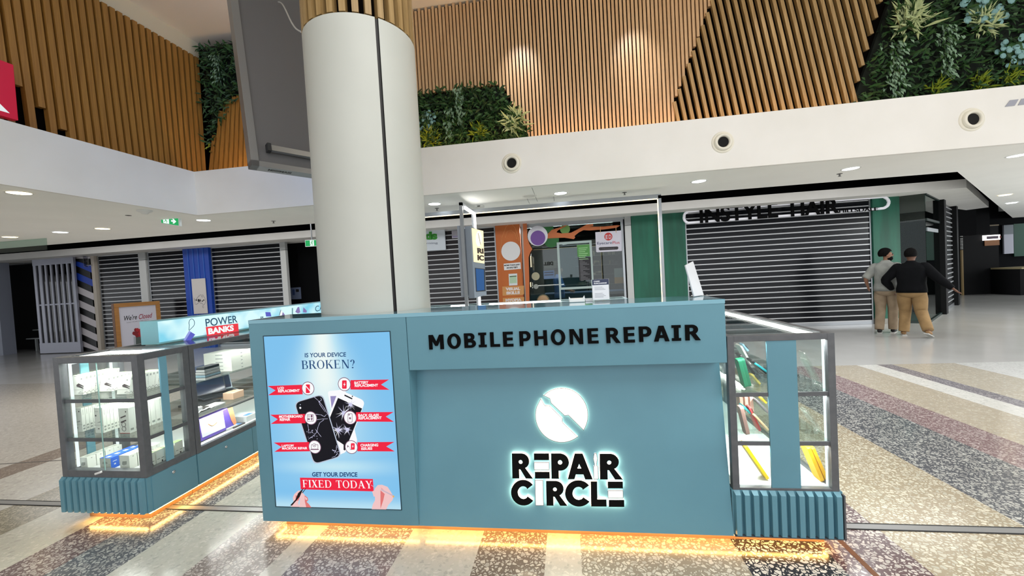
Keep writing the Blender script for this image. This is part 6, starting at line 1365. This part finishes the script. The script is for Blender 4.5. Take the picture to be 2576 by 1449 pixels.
T_ = lambda x, y: onY(1720+x/4.6, 480+y/4.6, YS_)
ss = thing('salon_sign', 'black hair salon lettering on a white stepped outline above the shutter', 'sign', T_(1200, 400))
b = MB(); fit(b, 'INSTYLE', T_(180, 200), T_(1080, 128), T_(188, 378), .03, 0, .02); b.build('word', LET, ss); b = MB(); fit(b, 'HAIR', T_(1232, 135), T_(1785, 88), T_(1240, 300), .03, 0, .02); b.build('word', LET, ss); b = MB(); fit(b, 'HILLSDALE', T_(1795, 215), T_(2240, 190), T_(1798, 255), .02, 0, .0); b.build('word', LET, ss)
top = [T_(48, 240), T_(2330, 66)]; bot = [T_(48, 368), T_(2270, 206)]
b = MB(); h_ = .03
pts_ = [T_(48, 246), T_(24, 256), T_(10, 275), T_(6, 320), T_(20, 350), T_(48, 366)]
for a_, c_ in zip(pts_[:-1], pts_[1:]): b.bar(a_+YV*.03, c_+YV*.03, .05, .03, up=(0, 1, 0))
pts_ = [T_(2335, 70), T_(2372, 92), T_(2388, 130), T_(2372, 172), T_(2330, 198), T_(2275, 204)]
for a_, c_ in zip(pts_[:-1], pts_[1:]): b.bar(a_+YV*.03, c_+YV*.03, .05, .03, up=(0, 1, 0))
for a_, c_, w_ in ((top[0], top[1], .045), (bot[0], bot[1], .045)): b.bar(a_+YV*.03, c_+YV*.03, w_, .03, up=(0, 1, 0))
b.build('white_outline', mat('outline_white', (222, 222, 228), .4, emit=(222, 222, 228), es=.25), ss)
b = MB()
for p_ in (T_(460, 150), T_(1855, 60)): b.box(p_.x-.03, p_.x+.03, YS_+.02, YS_+.05, p_.z-.06, ZFB)
b.build('hanger', mat('outline_white', (222, 222, 228), .4), ss)
# angled corner
xg = X(2263, 700); C0 = Vector((xg, YW, 0)); C1_ = Vector((7.62, 9.60, 0)); dg = Vector((1, 1, 0)).normalized()
C2_ = Vector((8.98, 10.96, 0)); C3_ = Vector((9.22, 11.2, 0)); C4_ = Vector((10.75, 12.73, 0)); C5_ = Vector((11.0, 12.98, 0))
def vpane(b, p, q, z0, z1, t=.008): n_ = (q-p).cross(ZV).normalized(); b.slab([p+ZV*z0, q+ZV*z0, q+ZV*z1, p+ZV*z1], n_, t)
PO = .1
cw = thing('shop_window', 'angled glass corner window of the salon beside the two people', 'window', C1_)
b = MB(); vpane(b, C0, C1_, .05, 2.4); vpane(b, C1_, C2_, .05, 2.75); b.build('pane', glass('corner_glass', (186, 208, 204), .05), cw)
b = MB(); vpane(b, C0, C1_, 2.4, 2.8); b.build('head_panel', mat('head_olive', (40, 50, 42), .4), cw)
b = MB()
for p_, q_, z_ in ((C1_, C2_, 2.75), (C1_, C2_, 2.2), (C1_, C2_, .0), (C0, C1_, 0)): vpane(b, p_-YV*.0, q_, z_, z_+.05, .03)
b.build('window_frame', mat('frame_green_black', (18, 40, 36), .4), cw)
b = MB(); vpane(b, C1_+dg*.1, C2_-dg*.25, 1.98, 2.06, .02); b.build('white_band', mat('band_pale', (170, 176, 182), .5), cw)
for p_, q_, lb_ in ((C2_, C3_, 'black square pillar right of the angled glass window'), (C4_, C5_, 'second black pillar, at the far end of the angled shutter')):
    b = MB(); n_ = Vector((-1, 1, 0)).normalized(); b.slab([p_-n_*PO, q_-n_*PO, q_+n_*.2, p_+n_*.2], ZV, ZFB); tag(b.build('shop_pillar', mat('pillar_black', (9, 10, 12), .5, spec=.2)), lb_, 'pillar')
as_ = thing('roller_shutter', 'angled roller shutter between two black pillars', 'shutter', C3_)
b = MB(); z = 2.7
while z > .1: vpane(b, C3_+dg*.01, C4_, z-.03, z, .014); z -= .125
b.build('curtain_bars', SLAT, as_); b = MB(); vpane(b, C3_+Vector((-.01, .01, 0))*1.2, C4_+Vector((-.01, .01, 0))*1.2, .02, 2.78, .004); b.build('curtain_panels', mat('shutter_panel_pale', (92, 94, 96), .15), as_)
b = MB(); vpane(b, C3_, C4_, 0.002, .08, .02); b.build('bottom_rail', ALU, as_)
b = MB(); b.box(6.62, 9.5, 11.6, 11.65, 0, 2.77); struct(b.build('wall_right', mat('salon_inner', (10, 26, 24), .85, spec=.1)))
l = bpy.data.lights.new('salon_fill', 'AREA'); l.shape = 'RECTANGLE'; l.size = 1.0; l.size_y = .1; l.energy = 7; lo = bpy.data.objects.new('salon_fill', l); COL.objects.link(lo); lo.location = (7.5, 10.5, 2.6)  # weak fill added to lift the salon shelves
st_ = thing('display_shelf', 'dark salon shelves behind the angled corner glass', 'shelf', (7.4, 10.9, 0)); b = MB()
for k in range(4): b.box(6.9, 8.0, 10.8, 11.1, .7+.42*k, .73+.42*k)
b.build('boards', mat('salon_board', (120, 128, 124), .4), st_); b = MB()
for k in range(26): x = 6.92+1.0*random.random(); zz = .731+.42*random.randrange(4); b.box(x, x+.07, 10.85, 10.95, zz, zz+random.uniform(.1, .3), k % 3)
gd = b.build('bottles', [mat('sal_a', (150, 150, 146), .4), mat('sal_b', (110, 60, 62), .4), mat('sal_c', (40, 60, 56), .4)], st_); gd['kind'] = 'stuff'
# ------------------------------------------------------------------ far corridor on the right
YR = 15.6
D_ = lambda x, y: onY(2380+x/4.53, 440+y/4.53, YR)
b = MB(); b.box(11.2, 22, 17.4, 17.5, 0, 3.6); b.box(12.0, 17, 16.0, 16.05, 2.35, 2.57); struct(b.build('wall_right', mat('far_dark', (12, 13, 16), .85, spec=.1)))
dk = thing('food_kiosk', 'black unlit kiosk with a small lit sign at the far right', 'kiosk', (D_(400, 1300).x, YR, 0))
a_, c_ = D_(186, 590), D_(610, 1300); b = MB(); b.box(a_.x, c_.x, YR, YR+1.5, 0, a_.z); b.build('body', mat('kiosk_black', (9, 10, 12), .6, spec=.15), dk)
b = MB(); b.box(a_.x, c_.x, YR-.02, YR, a_.z-.04, a_.z); b.build('top_trim', mat('kiosk_trim', (120, 108, 84), .5), dk)
s1, s2 = D_(405, 692), D_(600, 738); b = MB(); b.box(s1.x, s2.x, YR-.05, YR-.02, s2.z, s1.z); b.box(s1.x+.1, s1.x+.44, YR-.055, YR-.05, s2.z+.04, s1.z-.04, 1); b.box(s1.x+.52, s2.x-.02, YR-.055, YR-.05, s2.z+.04, s1.z-.04, 2); b.build('lit_sign', [emat('sign_hot', (255, 250, 250), 2.5), mat('sign_dim', (90, 76, 92), .5), mat('sign_dim_red', (130, 70, 60), .5)], dk)
s1, s2 = D_(430, 745), D_(598, 800); b = MB(); b.box(s1.x, s2.x, YR-.03, YR-.02, s2.z, s1.z); b.build('menu_board', mat('menu_brown', (96, 66, 42), .6, emit=(150, 100, 60), es=.3), dk)
s1, s2 = D_(500, 1060), D_(900, 1300); b = MB(); b.box(s1.x, 20, YR-.9, YR-.02, 0, s1.z-.05); b.build('counter', mat('kiosk_black', (9, 10, 12), .6, spec=.15), dk); b = MB(); b.box(s1.x, 20, YR-.95, YR-.02, s1.z-.05, s1.z); b.build('counter_edge', mat('edge_wood', (170, 156, 116), .5), dk)
s1, s2 = D_(155, 600), D_(188, 1290); b = MB(); b.box(s1.x, s2.x, YR-.05, YR, 0, 1.55, 0); b.box(s1.x, s2.x, YR-.05, YR, 2.0, s1.z, 1)
for k in range(8): b.box(s1.x, s2.x, YR-.05, YR, 1.58+k*.05, 1.605+k*.05, 1)
tag(b.build('slim_pole', [mat('pole_tan', (132, 110, 66), .5), mat('pole_white', (196, 196, 192), .5)]), 'slim tan and white striped pole left of the black kiosk', 'pole')
Y2 = 17.35; D2 = lambda x, y: onY(2380+x/4.53, 440+y/4.53, Y2)
s1, s2 = D2(640, 575), D2(755, 895); b = MB(); b.box(s1.x, s2.x, Y2-.05, Y2, s2.z, s1.z); b.box(s1.x, s2.x, Y2-.055, Y2-.05, s1.z-.35, s1.z, 1); tag(b.build('poster_board', [mat('far_poster', (176, 178, 190), .5), mat('far_poster_grey', (110, 118, 124), .5)]), 'pale poster board beyond the black kiosk', 'poster')
s1 = D2(757, 560); b = MB(); b.box(s1.x, 22, Y2-.04, Y2, 1.2, s1.z); tag(b.build('green_panel', mat('far_green', (10, 66, 48), .5)), 'distant green panel at the right edge', 'panel')
s1, s2 = D2(500, 455), D2(900, 520); b = MB(); b.box(s1.x, 22, Y2-.6, Y2-.3, 2.9, 3.15); struct(b.build('trim_9', WHITE))
p1, p2 = onY(2455, 524, 14.2), onY(2489, 524, 14.2); b = MB(); b.box(p1.x, p2.x, 14.2, 14.8, 2.0, 3.75); tag(b.build('duct_box', mat('duct_black', (10, 11, 13), .7, spec=.1)), 'black box hanging from the ceiling over the kiosk', 'box')
for px, wm, lb_ in (((2528, 491), True, 'warm downlight in the right corridor ceiling'), ((2545, 511), False, 'bright cool downlight beyond the warm one in the right corridor')): downlight(lb_, onZ(px[0], px[1], ZS-.001), wm)
# ------------------------------------------------------------------ people
def skin(name, J, Eg, m, parent, sub=2, root=0):
    me = bpy.data.meshes.new(name); keys = list(J)
    me.from_pydata([J[k][0] for k in keys], [(keys.index(a), keys.index(c_)) for a, c_ in Eg], []); me.update()
    o = bpy.data.objects.new(name, me); COL.objects.link(o); o.parent = parent; me.materials.append(m)
    sk = o.modifiers.new('skin', 'SKIN'); sk.use_smooth_shade = True; sk.branch_smoothing = .6
    if not me.skin_vertices: 
        bm = bmesh.new(); bm.from_mesh(me); bm.verts.layers.skin.verify(); bm.to_mesh(me); bm.free()
    for i, k in enumerate(keys):
        r_ = J[k][1]; me.skin_vertices[0].data[i].radius = r_ if isinstance(r_, tuple) else (r_, r_)
        me.skin_vertices[0].data[i].use_root = (i == root)
    s = o.modifiers.new('smooth', 'SUBSURF'); s.levels = sub; s.render_levels = sub
    return o
SKIN = mat('skin', (150, 108, 84), .55)
def ring_loft(b, rings, n=24):
    vs = []
    for x, y, z, rx, ry in rings:
        for j in range(n):
            a = 2*PI*j/n; c_, s_ = math.cos(a), math.sin(a)
            vs.append((x+rx*math.copysign(abs(c_)**.85, c_), y+ry*math.copysign(abs(s_)**.85, s_), z))
    k = len(rings); b.add(vs, [[i*n+j, i*n+(j+1) % n, (i+1)*n+(j+1) % n, (i+1)*n+j] for i in range(k-1) for j in range(n)]+[list(range(n))[::-1], [(k-1)*n+j for j in range(n)]])
def limb(b, pts, rad, n=16, sub=4):
    P = [Vector(p) for p in pts]; k = len(P); out, rr = [], []
    for i in range(k-1):
        p0, p1, p2, p3 = P[max(i-1, 0)], P[i], P[i+1], P[min(i+2, k-1)]
        for q in range(sub):
            t = q/sub; out.append(.5*((2*p1)+(p2-p0)*t+(2*p0-5*p1+4*p2-p3)*t*t+(3*p1-p0-3*p2+p3)*t**3)); rr.append(rad[i]*(1-t)+rad[i+1]*t)
    out.append(P[-1]); rr.append(rad[-1])
    b.tube(out, rr, n)
def chain(*k): return list(zip(k[:-1], k[1:]))
def person(label, loc, rz, scale, P_, shirt, trous, shoe, sole, hair, headyaw=0.0, beard=False, sleeve='short', skin_m=None, bulk=1.0):
    o = thing('person', label, 'person', loc); o.rotation_euler.z = rz; o.scale = (scale,)*3
    sm = skin_m or SKIN
    hy = Matrix.Rotation(headyaw, 3, 'Z'); hc = Vector((0, .01, 0))
    H = lambda x, y, z: tuple(hy @ Vector((x, y, 0))+Vector((0, .012, z)))
    J = {'pel': ((0, 0, .93), (.11, .08)), 'waist': ((0, .0, 1.1), (.11, .08)), 'chest': ((0, -.005, 1.27), (.12, .085)), 'up': ((0, -.015, 1.37), (.10, .075)),
         'neck': ((0, -.005, 1.475), (.055, .055)), 'jaw': (H(0, .032, 1.535), (.074, .08)), 'mid': (H(0, .012, 1.61), (.094, .108)), 'top': (H(0, 0, 1.685), (.082, .095)), 'nose': (H(0, .125, 1.59), .013)}
    Eg = chain('pel', 'waist', 'chest', 'up', 'neck', 'jaw', 'mid', 'top')+[('mid', 'nose')]
    for s, sg in (('L', -1), ('R', 1)):
        J['ear'+s] = (H(sg*.088, 0, 1.595), .014); Eg.append(('mid', 'ear'+s))
        J['sh'+s] = ((sg*.155, -.01, 1.375), .05); J['el'+s] = (P_['el'+s], .04); J['wr'+s] = (P_['wr'+s], .027)
        w_ = Vector(P_['wr'+s]); e_ = Vector(P_['el'+s]); d_ = (w_-e_).normalized(); sd_ = d_.cross(Vector((sg, 0, 0)));
        if sd_.length < .1: sd_ = Vector((0, 1, 0))
        sd_.normalize()
        pm_ = w_+d_*.06; J['pa'+s] = (tuple(pm_), (.034, .018)); Eg += chain('up', 'sh'+s, 'el'+s, 'wr'+s, 'pa'+s)
        inw = d_.cross(sd_)*(-sg)
        for k in range(4):
            kn = pm_+d_*.035+sd_*(.03-.02*k); ti = kn+d_*(.03+.012*(1 if k in (1, 2) else 0))+inw*.012; J['k%d%s' % (k, s)] = (tuple(kn), .0095); J['t%d%s' % (k, s)] = (tuple(ti), .0075); Eg += [('pa'+s, 'k%d%s' % (k, s)), ('k%d%s' % (k, s), 't%d%s' % (k, s))]
        th_ = w_+d_*.03+sd_*.04; tt_ = th_+d_*.035+sd_*.012; J['th'+s] = (tuple(th_), .0105); J['tt'+s] = (tuple(tt_), .008); Eg += [('wr'+s, 'th'+s), ('th'+s, 'tt'+s)]
        J['hi'+s] = ((sg*.082, 0, .86), .07); J['kn'+s] = (P_['kn'+s], .05); J['an'+s] = (P_['an'+s], .038); J['to'+s] = (P_['to'+s], .034); Eg += chain('pel', 'hi'+s, 'kn'+s, 'an'+s, 'to'+s)
    skin('body', J, Eg, sm, o)
    # shirt or jacket: lofted trunk with sleeves
    WORLDLOC[o.name] = Vector((0, 0, 0))
    B_ = bulk
    b = MB(); long_ = sleeve == 'long'
    ring_loft(b, [(0, 0, .885, .165*B_, .125*B_), (0, 0, .87, .18*B_, .14*B_), (0, 0, .95, .178*B_, .138*B_), (0, .005, 1.05, .165*B_, .13*B_), (0, 0, 1.15, .172*B_, .133*B_), (0, -.01, 1.26, .185*B_, .138*B_), (0, -.02, 1.34, .188*B_, .13*B_), (0, -.02, 1.39, .172*B_, .112*B_), (0, -.018, 1.43, .128*B_, .092), (0, -.012, 1.465, .082, .078), (0, -.008, 1.495, .066, .068), (0, -.006, 1.497, .054, .056)])
    for s, sg in (('L', -1), ('R', 1)):
        e_ = Vector(P_['el'+s]); sh_ = Vector((sg*.145*B_, -.018, 1.365)); w_ = Vector(P_['wr'+s])
        if long_: limb(b, [sh_-Vector((sg*.05, 0, -.01)), sh_, sh_.lerp(e_, .5), e_, e_.lerp(w_, .5), e_.lerp(w_, .96)], [.05, .078*B_, .07*B_, .06*B_, .053*B_, .043])
        else: limb(b, [sh_-Vector((sg*.05, 0, -.01)), sh_, sh_.lerp(e_, .5), sh_.lerp(e_, .98)], [.05, .078*B_, .072*B_, .068*B_])
    b.build('jacket' if long_ else 'shirt', shirt, o, smooth=True)
    b = MB()
    ring_loft(b, [(0, 0, 1.0, .13, .1), (0, 0, .99, .15*B_, .118*B_), (0, 0, .93, .165*B_, .13*B_), (0, 0, .86, .168*B_, .132*B_), (0, 0, .79, .15*B_, .115), (0, 0, .765, .09, .06)])
    for s, sg in (('L', -1), ('R', 1)):
        h_ = Vector((sg*.082*B_, 0, .86)); k_ = Vector(P_['kn'+s]); a_ = Vector(P_['an'+s])
        limb(b, [h_, h_.lerp(k_, .35), h_.lerp(k_, .7), k_, k_.lerp(a_, .4), k_.lerp(a_, .8), k_.lerp(a_, 1.02)], [.088*B_, .094*B_, .084*B_, .076*B_, .07*B_, .068*B_, .064*B_])
    b.build('trousers', trous, o, smooth=True)
    for s in 'LR':
        a_ = Vector(P_['an'+s]); t_ = Vector(P_['to'+s]); d_ = (t_-a_); he = a_-Vector((d_.x, d_.y, 0)).normalized()*.035; he.z = a_.z-.045+(.0 if a_.z < .12 else 0)
        skin('shoe', {'he': (tuple(he+ZV*.01), .042), 'mi': (tuple(a_.lerp(t_, .5)-ZV*.012), (.043, .036)), 'to': (tuple(t_), (.04, .03))}, chain('he', 'mi', 'to'), shoe, o)
        b = MB(); f_ = (t_-he); f_.normalize(); sd_ = f_.cross(ZV).normalized(); up_ = sd_.cross(f_); c_ = (he+t_)/2-up_*.034
        WORLDLOC[o.name] = Vector((0, 0, 0)); b.obox(c_, f_*.135, sd_*.038, up_*.009); b.build('sole', sole, o, bevel=.006)
    b = MB(); 
    for a in range(0, 11):
        for k in range(20):
            pass
    n_, m_ = 18, 9; vs = []
    for i in range(m_+1):
        t = PI*.68*i/m_
        for j in range(n_):
            a = 2*PI*j/n_; fx, fy = math.cos(a), math.sin(a)
            tt = t*(1.0 if fy < .1 else (.75 if fy < .55 else .58)); r_ = .104
            vs.append(Vector(H(r_*.92*math.sin(tt)*fx, r_*1.08*math.sin(tt)*fy-.008, 1.635+.116*math.cos(tt))))
    b.add(vs, [[i*n_+j, i*n_+(j+1) % n_, (i+1)*n_+(j+1) % n_, (i+1)*n_+j] for i in range(m_) for j in range(n_)]); WORLDLOC[o.name] = Vector((0, 0, 0)); hr = b.build('hair', hair, o, smooth=True)
    if beard:
        b = MB(); b.ball(Vector(H(0, .04, 1.525)), .074, 16, 0, (1.0, 1.0, .78)); b.build('beard', hair, o, smooth=True)
    b = MB()
    for sg in (-1, 1): b.ball(Vector(H(sg*.034, .10, 1.612)), .011, 8, 0)
    b.build('eyes', mat('eye_dark_brown', (30, 22, 20), .3), o, smooth=True)
    b = MB(); b.bar(H(-.024, .112, 1.553), H(.024, .112, 1.553), .01, .006); b.build('mouth', mat('lip', (140, 84, 76), .5), o)
    return o
HAIR = noise_mat('hair_black', (8, 7, 7), (14, 12, 11), (40, 40, 40), .75, spec=.1)
GREY = noise_mat('tee_grey', (150, 152, 146), (132, 134, 130), (9, 9, 9), .85)
pA = onZ(2233, 838, 0); pB = onZ(2293, 847, 0)
hd_ = math.atan2(pA.y, pA.x)
person('person in a grey tee and light brown trousers, walking away, head turned right', (pA.x, pA.y, 0), hd_-PI/2-.12, 1.665/1.76,
       {'elL': (-.30, -.12, 1.13), 'wrL': (-.29, .05, .96), 'elR': (.27, .02, 1.12), 'wrR': (.22, .16, .94), 'knL': (-.10, .03, .5), 'anL': (-.11, -.10, .09), 'toL': (-.12, .05, .035), 'knR': (.08, .10, .5), 'anR': (.07, .10, .085), 'toR': (.08, .25, .035)},
       GREY, noise_mat('trouser_taupe', (158, 140, 116), (140, 122, 100), (7, 7, 7), .85), mat('shoe_black', (20, 20, 22), .5), mat('sole_white', (190, 190, 186), .5), HAIR, headyaw=-1.25, beard=True, bulk=1.1)
person('person in a black jacket and tan trousers, mid-stride, right arm swung out', (pB.x+.06, pB.y+.05, 0), hd_-PI/2-.1, 1.63/1.76,
       {'elL': (-.37, -.02, 1.12), 'wrL': (-.29, .12, .92), 'elR': (.38, -.06, 1.12), 'wrR': (.55, -.10, .94), 'knL': (-.11, .16, .5), 'anL': (-.13, .08, .085), 'toL': (-.16, .22, .035), 'knR': (.12, .06, .5), 'anR': (.22, -.22, .17), 'toR': (.25, -.1, .07)},
       noise_mat('jacket_black', (7, 8, 11), (12, 13, 17), (8, 8, 8), .85, spec=.15), noise_mat('trouser_tan', (158, 128, 86), (140, 112, 74), (7, 7, 7), .85), mat('shoe_tan', (150, 116, 78), .6), mat('sole_white', (190, 190, 186), .5), HAIR, headyaw=-.1, sleeve='long', bulk=1.24, skin_m=mat('skin_dark', (120, 84, 66), .55))
pS = onY(1408, 745, 10.6)
person('person in a blue shirt standing behind the framed screen, facing right', (pS.x, 10.6, 0), -PI/2+.2, 1.0,
       {'elL': (-.24, .06, 1.14), 'wrL': (-.18, .26, 1.06), 'elR': (.24, .06, 1.14), 'wrR': (.18, .26, 1.06), 'knL': (-.1, .02, .5), 'anL': (-.1, -.01, .085), 'toL': (-.11, .14, .035), 'knR': (.1, .02, .5), 'anR': (.1, -.01, .085), 'toR': (.11, .14, .035)},
       mat('shirt_blue', (76, 112, 176), .7), mat('trouser_navy', (34, 38, 52), .8), mat('shoe_black', (20, 20, 22), .5), mat('sole_white', (190, 190, 186), .5), HAIR, skin_m=mat('skin_light', (184, 138, 116), .55))
